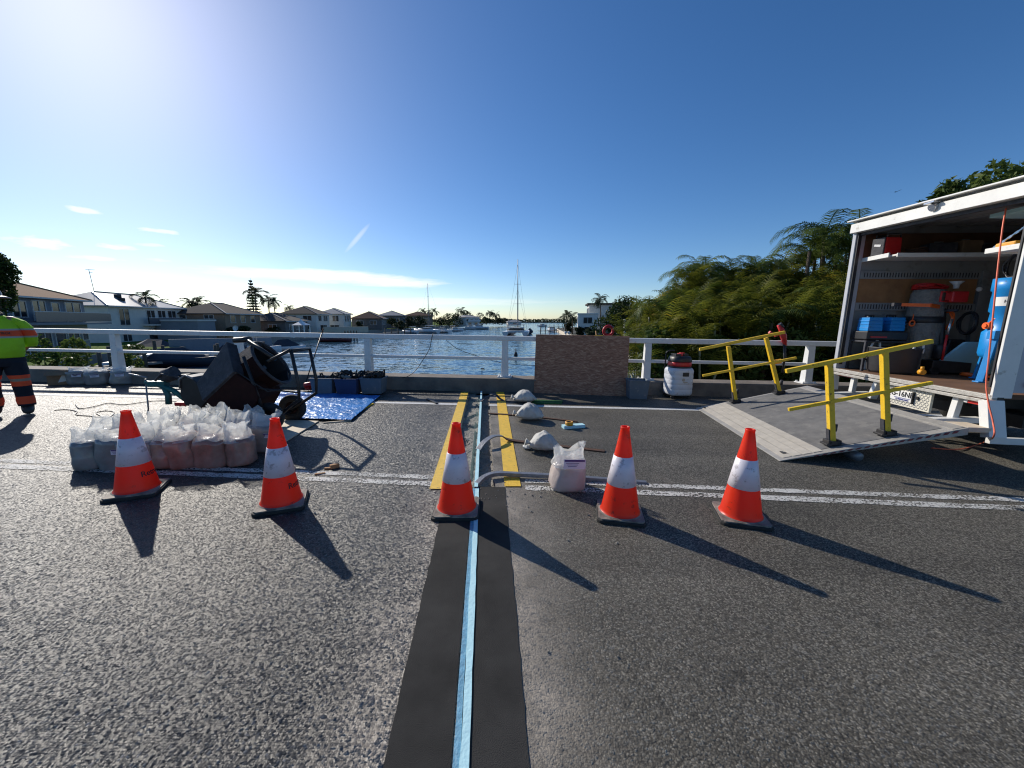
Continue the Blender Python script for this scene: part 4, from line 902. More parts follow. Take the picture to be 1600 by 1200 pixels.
truck = thing('box_truck', 'white box truck with open rear full of tools, parked at the right edge', 'truck', TO, math.atan2(Xa.y, Xa.x))
WD = 2.30; Z0, Z1, LN = .80, 2.98, 6.2
pl_ = ta(1305, 577, 0); pt_ = ta(1340, 349, 0); print('truck', pl_, pt_, ta(1556, 614, 0), ta(1600, 290, 0), tb_(1535, 430, 2.25))
Z0 = (pl_.z+ta(1556, 614, 0).z)/2; Z1 = pt_.z; WD = (pl_.y+pt_.y)/2-.0
ZN = max(Z1-.14, ta(1600, 286, 0).z); ZC = (Z1+ZN)/2; RT_ = Matrix.Rotation(math.atan2(Z1-ZN, WD), 4, 'X'); print('ZN', ZN)
mb = MB(); mb.box((LN/2, WD-.02, (Z0+Z1)/2), (LN, .04, Z1-Z0)); part('far_side_wall', mb, M['inner'], truck)
mb = MB(); mb.box((LN/2+.05, .02, (Z0+ZN)/2), (LN-.1, .04, ZN-Z0-.06)); part('near_side_wall', mb, M['truck_grey'], truck)
mb = MB(); mb.box((LN/2, WD/2, ZC+.015), (LN, WD+.04, .03), mtx=RT_); 
part('roof', mb, M['truck_white'], truck)
mb = MB(); mb.box((LN/2, WD/2, ZC-.05), (LN-.2, WD-.1, .02), mtx=RT_); [mb.box((.35+i*.5, WD/2, ZC-.075), (.05, WD-.12, .03), mtx=RT_) for i in range(11)]; part('ceiling_lining', mb, M['inner_dk'], truck)
mb = MB(); mb.box((LN-.02, WD/2, (Z0+Z1)/2), (.04, WD-.1, Z1-Z0-.1)); part('front_wall', mb, M['inner_dk'], truck)
mb = MB(); mb.box((LN/2, WD/2, Z0-.02), (LN, WD-.08, .05)); part('load_floor', mb, M['ply_dk'], truck)
mb = MB(); mb.box((.0, WD/2, Z0-.025), (.08, WD, .05)).box((-.03, WD/2, Z0-.075), (.05, WD-.1, .035)); part('rear_sill', mb, M['alum'], truck, .004)
mb = MB(); mb.box((.05, .012, (Z0+ZN)/2-.02), (.18, .026, ZN-Z0+.02)); part('near_rear_post', mb, M['truck_white'], truck, .004); mb = MB(); mb.box((.01, .04, (Z0+ZN)/2), (.05, .03, ZN-Z0-.1)); part('near_post_channel', mb, M['steel_dk'], truck, .003)
mb = MB(); mb.box((.03, WD-.035, (Z0+Z1)/2), (.14, .07, Z1-Z0)); part('far_rear_post', mb, M['truck_grey'], truck, .006)
mb = MB(); mb.box((-.04, WD/2, ZC-.085), (.10, WD, .13), mtx=RT_).box((-.06, WD/2, ZC+.022), (.16, WD+.04, .018), mtx=RT_); hd = part('header_beam', mb, M['truck_white'], truck, .004)
mb = MB(); mb.box((.02, WD/2, ZC-.175), (.04, WD-.1, .04), mtx=RT_); part('door_track', mb, M['steel_dk'], truck)
q = ta(1458, 325, -.11); mb = MB(); mb.cyl((q.x, q.y, q.z+.01), .045, .05, 18, mtx=Matrix.Rotation(R(60), 4, 'Y')); mb.box((q.x+.0, q.y, q.z+.06), (.12, .13, .02)); part('work_lamp', mb, M['chrome'], truck, .003)
for (z0, z1, c) in ((Z0, Z1, .125),): mb = MB(); mb.box((-.0, WD-.085, (Z0+Z1)/2), (.045, .03, Z1-Z0-.15)); part('door_seal', mb, M['black'], truck); mb = MB(); mb.box((-.005, .065, (Z0+ZN)/2), (.035, .018, ZN-Z0-.15)); part('door_seal', mb, M['black'], truck)
# near side outside: lower rail, underrun, reflectors
mb = MB(); mb.box((LN/2+.1, -.005, Z0+.12), (LN-.4, .012, .2))
for i in range(5): mb.box((LN/2+.1, -.013, Z0+.04+.04*i), (LN-.4, .006, .015))
part('side_skirt', mb, M['truck_grey'], truck)
mb = MB(); mb.box((.30, -.016, Z0+.12), (.16, .01, .05)); part('side_marker_lamp', mb, M['lamp_org'], truck)
mb = MB(); mb.beam((-.02, .02, Z0-.06), ta(1552, 684, -.02), .16, .09); mb.box((1.2, .04, .30), (2.3, .05, .07)); part('near_rear_strut', mb, M['truck_white'], truck, .004)
mb = MB(); mb.box((2.0, .10, .43), (1.5, .04, .14)).box((3.9, .08, .45), (2.2, .05, .12)); part('side_guard', mb, M['alum'], truck)
for u0, v0, u1, v1, w in ((1306, 572, 1302, 608, .1), (1338, 578, 1331, 612, .06), (1377, 584, 1362, 622, .09), (1502, 607, 1487, 655, .06)):
    a, b = ta(u0, v0, .04), ta(u1, v1, .02); a.z = min(a.z, Z0-.05); mb = MB(); mb.beam(a, b, w, .07, up=(0, 1, 0)); part('tail_lift_strut', mb, M['truck_white'], truck, .004)
def lamp(px, cols, name='tail_lamp'):
    (u0, v0, u1, v1), a = px, -.0
    p, q = ta(u0, v0, a), ta(u1, v1, a); zc = (p.z+q.z)/2; h = .10; n = len(cols); y0, y1 = p.y, q.y
    mb = MB(); mb.box((a+.04, (y0+y1)/2, zc), (.06, abs(y1-y0)+.02, h+.02)); l = part(name, mb, M['black'], truck)
    tot = sum(w for _, w in cols); y = y0
    for c, w in cols:
        yy = y+(y1-y0)*w/tot; mb = MB(); mb.box((a, (y+yy)/2, zc), (.03, abs(yy-y)-.004, h)); part('lens', mb, M[c], l, .004); y = yy
lamp((1311, 581, 1333, 586), [('lamp_org', 1), ('lamp_red', 1.6)])
lamp((1509, 620, 1553, 631), [('lamp_clear', .6), ('lamp_red', 2), ('lamp_org', 1.4)])
# plate panel
p0, p1 = ta(1380, 592, -.01), ta(1455, 612, -.01); yc = (p0.y+p1.y)/2; wy = abs(p0.y-p1.y); zt = Z0-.075; zb = ta(1450, 645, -.01).z
zb = ta(1448, 645, -.01).z
print('plate', p0, p1, zt, zb)
mb = MB(); mb.box((.02, yc, (zt+zb)/2), (.03, wy, zt-zb)); cp = part('chequer_panel', mb, M['panel_cream'], truck, .004)
mb = MB()
for i in range(26):
    for j in range(9):
        s = 1 if (i+j) % 2 else -1; mb.box((.003, yc-wy/2+.03+(wy-.06)*i/25, zb+.03+(zt-zb-.06)*j/8), (.004, .026, .006), mtx=Matrix.Rotation(s*R(45), 4, 'X'))
part('tread_pattern', mb, M['rf_grey'], cp)
# number plate
q0, q1 = ta(1391, 617, -.01), ta(1425, 622, -.01); yR = q1.y; pw, ph = .372, .134; yc2 = yR+pw/2; zc2 = (ta(1425, 612, -.01).z+ta(1422, 631, -.01).z)/2
tm = Matrix(((0, 0, -1, 0), (-1, 0, 0, 0), (0, 1, 0, 0), (0, 0, 0, 1)))   # text x -> -b, y -> z
pln = MB(); pln.box((-.008, yc2, zc2), (.006, pw, ph)); npl = part('number_plate', pln, M['plate'], truck, .004)
mb = xform(text_mb('QG-16NP', .098, .001), Matrix.Translation((-.0135, yc2, zc2+.022)) @ tm); part('plate_characters', mb, M['ink'], npl)
mb = xform(text_mb('QUEENSLAND', .03, .001), Matrix.Translation((-.0135, yc2-.05, zc2-.048)) @ tm); mb.box((-.0125, yc2-.05, zc2-.028), (.002, .24, .006)); part('plate_legend', mb, M['ink_blue'], npl)
mb = MB(); q = ta(1431, 622, -.02); mb.cyl((0.0, q.y, q.z), .022, .03, 14, mtx=Matrix.Rotation(R(90), 4, 'Y')); mb.box((-.008, yR-.012, zc2), (.03, .012, ph+.02)); part('bump_stop', mb, M['black'], truck)
# chassis & wheels
mb = MB(); mb.box((LN/2+1.0, WD/2-.4, .62), (LN+1.0, .09, .2)).box((LN/2+1.0, WD/2+.4, .62), (LN+1.0, .09, .2))
for i in range(5): mb.box((.5+i*1.3, WD/2, .62), (.09, .8, .14))
mb.box((.9, WD/2, .42), (.3, 1.5, .14)); part('chassis', mb, M['frame_blk'], truck)
RX = Matrix.Rotation(R(90), 4, 'X')
for a_, y_ in ((1.75, .30), (1.75, .56), (1.75, WD-.30), (1.75, WD-.56), (6.6, .25), (6.6, WD-.25)):
    mb = MB(); mb.lathe([(.2, -.09), (.33, -.11), (.38, -.09), (.39, 0), (.38, .09), (.33, .11), (.2, .09), (.2, -.09)], 30, c=(a_, y_, .39), mtx=RX); w = part('wheel', mb, M['rubber'], truck)
    mb = MB(); mb.cyl((a_, y_, .39), .19, .1, 20, mtx=RX).cyl((a_, y_, .39), .07, .17, 12, mtx=RX); part('rim', mb, M['alum'], w)
mb = MB(); mb.extr([(LN+.1, .05, .45), (LN+1.75, .05, .45), (LN+1.8, .05, 1.2), (LN+1.45, .05, 2.15), (LN+.1, .05, 2.25)], (0, WD-.1, 0)); cb = part('cab', mb, M['truck_white'], truck, .05)
mb = MB(); mb.extr([(LN+.7, .035, 1.3), (LN+1.6, .035, 1.3), (LN+1.35, .035, 2.0), (LN+.7, .035, 2.05)], (0, .01, 0)); part('side_window', mb, M['glass'], cb)
mb = MB(); mb.extr([(LN+1.81, .2, 1.25), (LN+1.81, WD-.2, 1.25), (LN+1.48, WD-.2, 2.08), (LN+1.48, .2, 2.08)], (.012, 0, .004)); part('windscreen', mb, M['glass'], cb)

# --- fittings on the far inside wall
FB = WD-.045
def wallbox(u0, v0, u1, v1, name, m, th=.02, b=FB, bevel=0, lab=None):
    p, q = tb_(u0, v0, b), tb_(u1, v1, b); mb = MB(); mb.box(((p.x+q.x)/2, b-th/2, (p.z+q.z)/2), (abs(q.x-p.x), th, abs(p.z-q.z))); return part(name, mb, m, truck, bevel)
zA = [tb_(1345, v, FB).z for v in (368, 405, 424, 436, 473, 485, 560)]
aEnd = tb_(1532, 440, FB).x
print('interior z', zA, aEnd, Z0, Z1)
def span(a0, a1, z0, z1, name, m, th, bevel=0):
    mb = MB(); mb.box(((a0+a1)/2, FB-th/2, (z0+z1)/2), (a1-a0, th, abs(z1-z0))); return part(name, mb, m, truck, bevel)
span(.1, aEnd+.7, zA[1], zA[0]+.02, 'upper_plywood_lining', M['ply_dk'], .018)
span(.1, aEnd-.06, zA[4], zA[3], 'middle_plywood_lining', mat('plywood_warm', (.30, .15, .06), .7, var=.25, scale=5), .02)
for z0, z1 in ((zA[3], zA[2]), (zA[5], zA[4])):
    tr = span(.1, aEnd-.02, z0, z1, 'lashing_track', M['inner'], .03, .003); mb = MB(); n = 40
    for i in range(n): mb.box((.16+(aEnd-.24)*i/(n-1), FB-.031, (z0+z1)/2), (.012, .004, (z0-z1)*-.6))
    part('slots', mb, M['black'], tr)
mb = MB(); mb.box((aEnd, FB-.03, (zA[2]+Z0)/2), (.07, .05, zA[2]-Z0)); part('inner_upright', mb, M['inner'], truck)
mb = MB()
for i in range(22): mb.box((aEnd+.65, FB-.01, Z0+.05+i*.065), (1.2, .02, .03))
part('ribbed_lining', mb, M['inner'], truck)
# far shelf
zs = zA[1]-.015; bs = ta(1390, 410, .12).y
mb = MB(); mb.box(((aEnd+.8)/2+.1, (FB+bs)/2, zs), (aEnd+.6, FB-bs, .025)); mb.box(((aEnd+.8)/2+.1, bs, zs-.005), (aEnd+.6, .02, .055)).box((.10, (FB+bs)/2, zs-.005), (.02, FB-bs, .06)); part('tool_shelf', mb, M['truck_white'], truck, .003)
# near shelf and bracket
q = ta(1540, 393, .25); mb = MB(); mb.box((1.1, (q.y+.06)/2, q.z), (1.7, q.y-.06, .025)).box((.25, (q.y+.06)/2, q.z), (.02, q.y-.06, .055)).box((1.1, q.y, q.z), (1.7, .02, .055)); part('tool_shelf', mb, M['truck_white'], truck, .003)
NSZ, NSY = q.z, q.y
def tt(name, label, cat, loc, group=None, rz=0):
    p = TMX @ Vector(loc); return thing(name, label, cat, p, math.atan2(Xa.y, Xa.x)+rz, group)
# charger on the shelf
q = tb_(1383, 405, (FB+bs)/2); t = tt('battery_charger', 'black and red battery charger standing on the upper truck shelf', 'charger', (q.x, q.y, zs+.013), rz=.15)
mb = MB(); mb.box((0, 0, .13), (.26, .20, .26), top=(.9, .95)); part('case', mb, M['red'], t, .02); mb = MB(); mb.box((-.135, 0, .13), (.02, .19, .25)); part('front_panel', mb, M['steel_dk'], t, .01)
mb = MB(); mb.tube([(-.1, -.08, .26), (-.1, -.08, .3), (.1, -.08, .3), (.1, -.08, .26)], .012, 8).tube([(-.1, .08, .26), (-.1, .08, .3), (.1, .08, .3), (.1, .08, .26)], .012, 8); part('carry_handle', mb, M['black'], t)
mb = MB(); mb.box((-.148, .0, .15), (.006, .10, .03), mtx=Matrix.Rotation(.2, 4, 'X')); part('badge', mb, M['lamp_clear'], t)
q = tb_(1430, 405, (FB+bs)/2); t = tt('cable_coil', 'dark cable coil lying on the truck shelf right of the charger', 'cable', (q.x, q.y, zs+.013)); mb = MB(); mb.tube([(.12*math.cos(a), .1*math.sin(a), .03+.01*math.sin(a*3)+.004*a) for a in np.linspace(0, 18, 90)], .011, 6); part('coil', mb, M['rust'], t)
# insulated drum and what hangs on it
q = ta(1436, 540, .95); t = tt('insulated_drum', 'tall grey felt-wrapped drum strapped to the truck wall', 'drum', (q.x, q.y, Z0+.005)); hh = ta(1436, 455, .95).z-Z0
mb = MB(); mb.lathe([(.001, 0), (.20, 0), (.215, .03), (.215, hh*.6), (.205, hh*.62), (.21, hh*.65), (.19, hh*.95), (.17, hh), (.001, hh)], 36); part('drum_shell', mb, M['drum_grey'], t)
mb = MB(); mb.lathe([(.214, hh*.60), (.224, hh*.61), (.224, hh*.67), (.21, hh*.68)], 36); part('strap', mb, M['black'], t)
dq, dh = q.copy(), hh
q = ta(1450, 477, .72); t = tt('ratchet_strap', 'orange ratchet strap stretched across the felt-wrapped drum', 'strap', (q.x, q.y, q.z)); mb = MB(); mb.beam((-.30, .10, .01), (.02, -.01, 0), .02, .045).beam((.02, -.01, 0), (.30, .14, -.02), .02, .05); part('webbing', mb, M['orange'], t)
mb = MB(); mb.box((-.33, .10, .01), (.1, .05, .05)); part('ratchet', mb, M['steel_dk'], t, .005)
q = ta(1425, 505, .70); t = tt('hook_ring', 'orange plastic ring hanging on the front of the felt drum', 'ring', q); mb = MB(); mb.tube([(.035*math.cos(a), 0, .04*math.sin(a)) for a in np.linspace(0, 6.283, 17)], .010, 7, cap=False).tube([(0, 0, .04), (.01, .01, .13)], .006, 6); part('ring', mb, M['orange'], t)
q = tb_(1495, 464, FB-.5); t = tt('tool_case', 'small red tool case hanging right of the felt drum', 'tool case', q); mb = MB(); mb.box((0, 0, 0), (.20, .12, .15)); part('case', mb, M['red'], t, .015); mb = MB(); mb.tube([(-.1, 0, .07), (-.2, 0, .07), (-.2, 0, -.06), (-.1, 0, -.06)], .014, 8); part('handle', mb, M['red'], t)
q = Vector((dq.x, dq.y, Z0+dh+.01)); t = tt('hose_pile', 'heap of red and dark hoses lying on top of the felt drum', 'hoses', q); mb = MB(); r_ = random.Random(4)
for k in range(7): mb.tube([(.17*math.sin(i*.5+k), .1*math.cos(i*.6+k*2), .02+.02*k*.4+.015*math.sin(i+k)) for i in range(14)], .014, 6)
part('hose', mb, M['red'], t)
q = tb_(1495, 443, FB-.3); t = tt('paper_cup', 'small pale funnel on the track beside the hoses', 'funnel', q); mb = MB(); mb.lathe([(.03, -.07), (.035, -.02), (.08, .03), (.075, .03), (.03, -.02)], 14); part('cone', mb, M['lamp_clear'], t)
# lower row: dark cabinet & stanchions, pole, bottles
for k, (u, l) in enumerate(((1358, 'left blue water container on the dark crate in the truck'), (1392, 'right blue water container on the dark crate in the truck'))):
    q = tb_(u, 517, FB-.22); t = tt('water_container', l, 'container', q, 'pair of blue water containers')
    mb = MB(); mb.box((0, 0, .10), (.20, .22, .20), top=(.92, .92)); 
    for z in (.05, .1, .15): mb.box((0, 0, z), (.206, .226, .012))
    part('body', mb, M['mach_blue'], t, .015); mb = MB(); mb.cyl((-.03, .0, .21), .03, .03, 14).tube([(-.06, .04, .2), (-.06, .04, .235), (.06, .04, .235), (.06, .04, .2)], .01, 6); part('cap', mb, M['black'], t)
q = tb_(1375, 517, FB-.22); zc_ = q.z; t = tt('tool_crate', 'black crate under the blue water containers', 'crate', (q.x, q.y, zc_-.14)); mb = MB(); mb.box((0, 0, .07), (.56, .30, .125)); part('crate_body', mb, M['black'], t, .012); mb = MB(); mb.box((-.12, -.155, .05), (.22, .012, .02)); part('handle', mb, M['red'], t)
t2 = tt('support_shelf', 'low steel shelf along the truck wall carrying the black crate', 'shelf', (q.x+.2, FB-.2, Z0)); mb = MB(); hz = zc_-.145-Z0; mb.box((0, 0, hz-.012), (.95, .34, .024)); [mb.box((i*.46, j*.15, hz/2-.012), (.03, .03, hz-.024)) for i in (-1, 1) for j in (-1, 1)]; mb.box((0, 0, hz*.4), (.9, .3, .02)); part('shelf_frame', mb, M['steel_dk'], t2)
q = tz_(1352, 566, Z0); t = tt('steel_kettle', 'shiny steel canister at the rear left corner of the truck floor', 'canister', (q.x+.12, q.y-.08, Z0+.005)); mb = MB(); mb.lathe([(.001, 0), (.055, 0), (.06, .02), (.06, .16), (.045, .2), (.05, .215), (.03, .25), (.012, .27), (.012, .30), (.001, .30)], 22); part('body', mb, M['chrome'], t)
# black round tub with hooks
q = ta(1394, 560, .42); t = tt('round_bucket', 'large round black bucket with two white hose ends hooked on its rim', 'bucket', (q.x, q.y, Z0+.005)); mb = MB(); mb.lathe([(.001, 0), (.24, 0), (.27, .04), (.30, .36), (.315, .375), (.29, .375), (.25, .04), (.001, .03)], 32); part('bucket_body', mb, mat('grey_bucket', (.055, .055, .06), .5), t)
bq = Vector((q.x, q.y, Z0+.34))
for k, (sx, sy, l) in enumerate(((-.20, .12, 'white hose hook on the left rim of the round black bucket'), (.12, -.20, 'white hose hook on the right rim of the round black bucket'))):
    t = tt('hose_hook', l, 'hose', bq+Vector((sx, sy, 0)), 'white hose hooks'); mb = MB(); mb.tube([(-.02, .0, -.12), (-.025, 0, .03), (.0, 0, .10), (.05, .0, .13), (.09, 0, .10), (.10, 0, .03), (.10, 0, -.03)], .014, 8); part('hose_loop', mb, M['hull_white'], t)
# dark machinery and poles
q = tb_(1470, 560, FB-.4); t = tt('floor_grinder', 'dark upright machine with small wheels deep inside the truck', 'machine', (q.x, q.y, Z0)); mb = MB(); mb.box((0, 0, .12), (.5, .36, .18)).tube([(0, 0, .2), (-.05, 0, .55), (-.05, .05, .95)], .035, 8).box((.12, .05, .36), (.2, .22, .3)).cyl((-.1, -.1, .33), .09, .2, 14); part('body', mb, M['frame_blk'], t, .01)
mb = MB(); mb.tube([(-.05, -.16, .92), (-.05, .16, .92)], .018, 8); part('handlebar', mb, M['steel_dk'], t)
for i in (-1, 1): mb = MB(); mb.cyl((-.2, i*.16, .06), .06, .04, 16, mtx=RX); part('wheel', mb, M['rubber'], t)
q = tb_(1478, 532, FB-.62); t = tt('metal_prop', 'thin steel prop with pale end standing beside the dark machine', 'pole', q); mb = MB(); mb.tube([(0, 0, -.28), (0, 0, .08)], .014, 8); part('lower_tube', mb, M['red'], t); mb = MB(); mb.tube([(0, 0, .08), (.02, .0, .30)], .017, 8); part('upper_tube', mb, M['chrome'], t)
q = tb_(1445, 556, FB-.9); t = tt('brass_valve', 'small yellow valve on the dark hose in the truck', 'valve', (q.x, q.y, Z0+.02)); mb = MB(); mb.cyl((0, 0, .05), .035, .06, 12, mtx=RX).cyl((0, 0, .1), .02, .05, 10); part('valve_body', mb, M['yellow_lime'], t)
q = tb_(1530, 452, FB-.3); t = tt('white_ball', 'white round ball fixed by the ribbed lining in the truck', 'knob', q); mb = MB(); mb.lathe([(.001, -.035), (.025, -.025), (.035, 0), (.025, .025), (.001, .035)], 14); part('knob_ball', mb, M['lamp_clear'], t)
r_ = random.Random(21)
def coil(lab, u, v, a, r0, m, n=5, grp='hose and cable coils hung in the truck'):
    q = ta(u, v, a); t = tt('cable_coil', lab, 'cable', q, grp); mb = MB()
    mb.tube([((.02*math.sin(x*1.7)), (r0+.012*math.sin(x*2.3))*math.cos(x), -(r0*1.25+.012*math.cos(x*1.9))*math.sin(x)) for x in np.linspace(0, 6.283*n, 26*n)], .010, 6); part('loops', mb, m, t)
coil('orange cable coil hung on the truck track right of the felt drum', 1478, 500, 1.15, .10, M['orange']); coil('black cable coil hung near the ribbed lining', 1512, 505, 1.3, .12, M['black']); coil('dark hose coil hanging under the near truck shelf', 1588, 415, .9, .11, M['black'])
q = ta(1505, 560, 1.5); t = tt('fuel_can', 'red fuel can on the floor deep inside the truck', 'can', (q.x, q.y, Z0+.005)); mb = MB(); mb.box((0, 0, .15), (.15, .26, .30), top=(.9, .85)).cyl((0, .07, .32), .025, .06, 12); part('can_body', mb, M['red'], t, .02)
for k, (u, l) in enumerate(((1345, 'small white cleaner bottle low on the far truck wall'), (1353, 'blue-capped bottle next to the white cleaner bottle'))):
    q = tb_(u, 545, FB-.12); t = tt('cleaner_bottle', l, 'bottle', (q.x+.1, q.y, Z0+.005+.0)); mb = MB(); mb.lathe([(.001, 0), (.045, 0), (.05, .01), (.05, .17), (.02, .22), (.018, .25), (.001, .25)], 14); part('body', mb, M['hull_white'] if k == 0 else M['lamp_clear'], t); mb = MB(); mb.cyl((0, 0, .265), .022, .03, 12); part('cap', mb, M['mach_blue'] if k else M['red'], t)
for k, (u, l, m, sz) in enumerate(((1462, 'grey toolbox on the far truck shelf', M['steel_dk'], (.34, .22, .17)), (1503, 'cardboard carton on the far truck shelf', M['card'], (.28, .24, .20)), (1538, 'dark crate at the inner end of the far truck shelf', M['black'], (.34, .26, .15)))):
    q = tb_(u, 405, (FB+bs)/2+.06); t = tt('shelf_box', l, 'box', (q.x, q.y, zs+.013), rz=r_.uniform(-.2, .2)); mb = MB(); mb.box((0, 0, sz[2]/2), sz, top=(.97, .97)).box((0, 0, sz[2]+.008), (sz[0]*.94, sz[1]*.94, .014)); part('box_body', mb, m, t, .008); mb = MB(); mb.tube([(-.05, 0, sz[2]+.01), (-.05, 0, sz[2]+.04), (.05, 0, sz[2]+.04), (.05, 0, sz[2]+.01)], .008, 6); part('handle', mb, M['alloy'], t)
q = ta(1585, 560, .8); t = tt('hose_tangle', 'tangle of red and orange hose on the truck floor behind the blue extractor', 'hose', (.95, .35, Z0+.01)); mb = MB()
for k in range(5): mb.tube([(.25*math.sin(i*.7+k)*r_.uniform(.7, 1), .16*math.cos(i*.55+k*2), .02+.02*k+.01*math.sin(i)) for i in range(16)], .013, 6)
part('hose', mb, M['red'], t)
# light blue foam sheet leaning inside
A = tz_(1438, 582, Z0+.01); B = ta(1504, 535, A.x+.18); C = ta(1534, 536, B.x+.55); D = tz_(1530, 590, Z0+.01)
print('foam', A, B, C, D)
t = tt('foam_sheet', 'large light blue foam sheet leaning inside the open truck', 'foam sheet', (0, 0, 0))
A = Vector((A.x+.02, A.y, Z0+.01)); 
mb = MB(); e1 = (B-A); e2 = Vector((.95, -.05, .0)); e2b = Vector((.95, -.02, -.0))
mb.extr([A, B, B+e2*.75, A+e2*.95], (-.0, -.055, .012)); part('sheet', mb, mat('foam_sheet_blue', (.30, .56, .66), .7, var=.06), t, .003)
# blue dust extractor
q = tz_(1526, 597, Z0+.01); leg_a = Vector((q.x+.02, q.y, Z0+.005)); tc_ = ta(1562, 530, leg_a.x+.22)
print('mach', leg_a, tc_)
cx, cy = leg_a.x+.30, tc_.y+.02
t = tt('dust_extractor', 'bright blue dust extractor on legs inside the truck by the right post', 'dust extractor', (cx, cy, Z0+.005))
zz = lambda v: ta(1562, v, cx).z-Z0
za, zb_, zc3, zd, ze, zf = zz(590), zz(562), zz(520), zz(490), zz(458), zz(438)
mb = MB(); mb.lathe([(.001, zb_-.02), (.13, zb_-.01), (.19, zb_+.03), (.205, zb_+.07), (.205, zc3), (.175, zc3+.03), (.165, zd), (.185, zd+.02), (.185, ze), (.20, ze+.02), (.20, zf), (.001, zf)], 32); part('tank', mb, M['mach_blue'], t)
for a_ in (200, 320, 80):
    ca, sa = math.cos(R(a_)), math.sin(R(a_)); mb = MB(); mb.beam((ca*.19, sa*.19, zc3-.02), (ca*.30, sa*.30, 0), .07, .03, up=(ca, sa, 0)); mb.box((ca*.30, sa*.30, .01), (.1, .08, .015)); mb.box((ca*.205, sa*.205, zc3-.03), (.09, .09, .1)); part('leg', mb, M['mach_blue'], t, .004)
va = math.atan2((EYE_B-TO).dot(Ya)-cy, (EYE_B-TO).dot(Xa)-cx)
def wrap(mb0, r, z0, a0, x_is=1):
    vs = []
    for x, y, z in mb0.v: a = a0+x/r; vs.append(((r+z)*math.cos(a), (r+z)*math.sin(a), z0+y))
    mb0.v = vs; return mb0
def patch(w, h, n=14): mb = MB(); vs = [(-w/2+w*i/n, k*h/2, 0) for i in range(n+1) for k in (-1, 1)]; mb.add(vs, [(2*i, 2*i+2, 2*i+3, 2*i+1) for i in range(n)]); return mb
zl = zz(473); lb = part('maker_label', wrap(patch(.19, .11), .187, zl, va-.35), M['plate'], t); 
part('maker_label', wrap(patch(.19, .11), .1875, zl, va+.88), M['ink'], t)
part('label_text', wrap(text_mb('HELL', .05, .0006), .1888, zl, va-.1), M['ink'], lb); part('label_text', wrap(text_mb('SERVICE', .04, .0006), .1892, zl+.015, va+.85), M['plate'], lb)
mb = MB(); mb.tube([(.17*math.cos(va+x)*1.08, .17*math.sin(va+x)*1.08, zd+.0+.05*math.sin(k)) for k, x in ((i*.4, .1+.28*math.sin(i*.4+1)) for i in range(17))], .008, 6); part('coiled_cable', mb, M['black'], t)
mb = MB(); mb.box((.165*math.cos(va), .165*math.sin(va), zd+.01), (.06, .06, .09), rz=va); part('catch', mb, M['tub_blue'], t, .005)
q = ta(1543, 509, cx-.18); t = tt('orange_plug', 'round orange plug hanging from the hose beside the blue extractor', 'plug', q); mb = MB(); mb.cyl((0, 0, 0), .042, .05, 18, mtx=Matrix.Rotation(R(90), 4, 'Y')); mb.cyl((-.03, 0, 0), .025, .02, 14, mtx=Matrix.Rotation(R(90), 4, 'Y')); mb.tube([(0, -.02, .04), (.02, -.05, .09), (.04, -.12, .1)], .01, 6); part('plug_body', mb, M['orange'], t)
q = tz_(1507, 588, Z0+.02); t = tt('orange_glove', 'orange rubber hose piece lying on the truck floor at the rear', 'hose', (q.x+.05, q.y, Z0+.02)); mb = MB(); mb.tube([(0, .1, .02), (0, .03, .025), (.03, -.06, .02), (.1, -.15, .02), (.2, -.22, .02), (.3, -.1, .02)], [.028, .028, .024, .016, .014, .012], 8); part('hose_piece', mb, M['orange'], t)
# yellow item and chain by the near shelf
q = ta(1585, 380, .35); t = tt('yellow_case', 'yellow tool case lying on the near truck shelf', 'tool case', (.45, NSY-.14, NSZ+.015)); mb = MB(); mb.box((0, 0, .03), (.32, .2, .06)); part('case', mb, M['yellow_lime'], t, .015); mb = MB(); mb.tube([(-.05, .1, .04), (-.05, .13, .05), (.05, .13, .05), (.05, .1, .04)], .008, 6); part('handle', mb, M['red'], t)
mb = MB(); a, b = Vector((.30, NSY, NSZ+.02)), ta(1600, 340, .5); b = Vector((.5, NSY-.45, ZN-.1)); n = 22
for i in range(n): p = a.lerp(b, (i+.5)/n); mb.beam(p-(b-a)/n*.55, p+(b-a)/n*.55, .012 if i % 2 else .022, .022 if i % 2 else .012)
part('shelf_chain', mb, M['chrome'], truck)
q = ta(1575, 340, .6); t = tt('foam_board', 'pale blue foam boards stored flat under the truck ceiling', 'foam board', (0, 0, 0)); mb = MB(); mb.extr([(.45, NSY+.25, ZN-.15), (.45, .15, ZN-.15), (2.2, .15, ZN-.15), (2.2, NSY+.45, ZN-.15)], (0, 0, .04)); mb.extr([(.75, NSY+.1, ZN-.205), (.75, .2, ZN-.205), (2.2, .2, ZN-.205), (2.2, NSY+.2, ZN-.205)], (0, 0, .05)); part('boards', mb, M['foam'], t)
# orange air hose hanging out of the truck
hp = [TMX @ ta(1572, 325, .12), TMX @ ta(1566, 360, .05), TMX @ ta(1558, 430, -.03), TMX @ ta(1551, 500, -.06), TMX @ ta(1545, 560, -.08), TMX @ ta(1541, 600, -.10), TMX @ ta(1545, 632, -.12), TMX @ ta(1552, 662, -.14), TMX @ ta(1552, 683, -.14), G(1535, 692, .03), G(1500, 702, .015), G(1455, 700, .012)]
cable('air_hose', 'thin orange hose hanging down the open rear of the truck to the road', 'hose', hp, .007, M['hose'], 8)

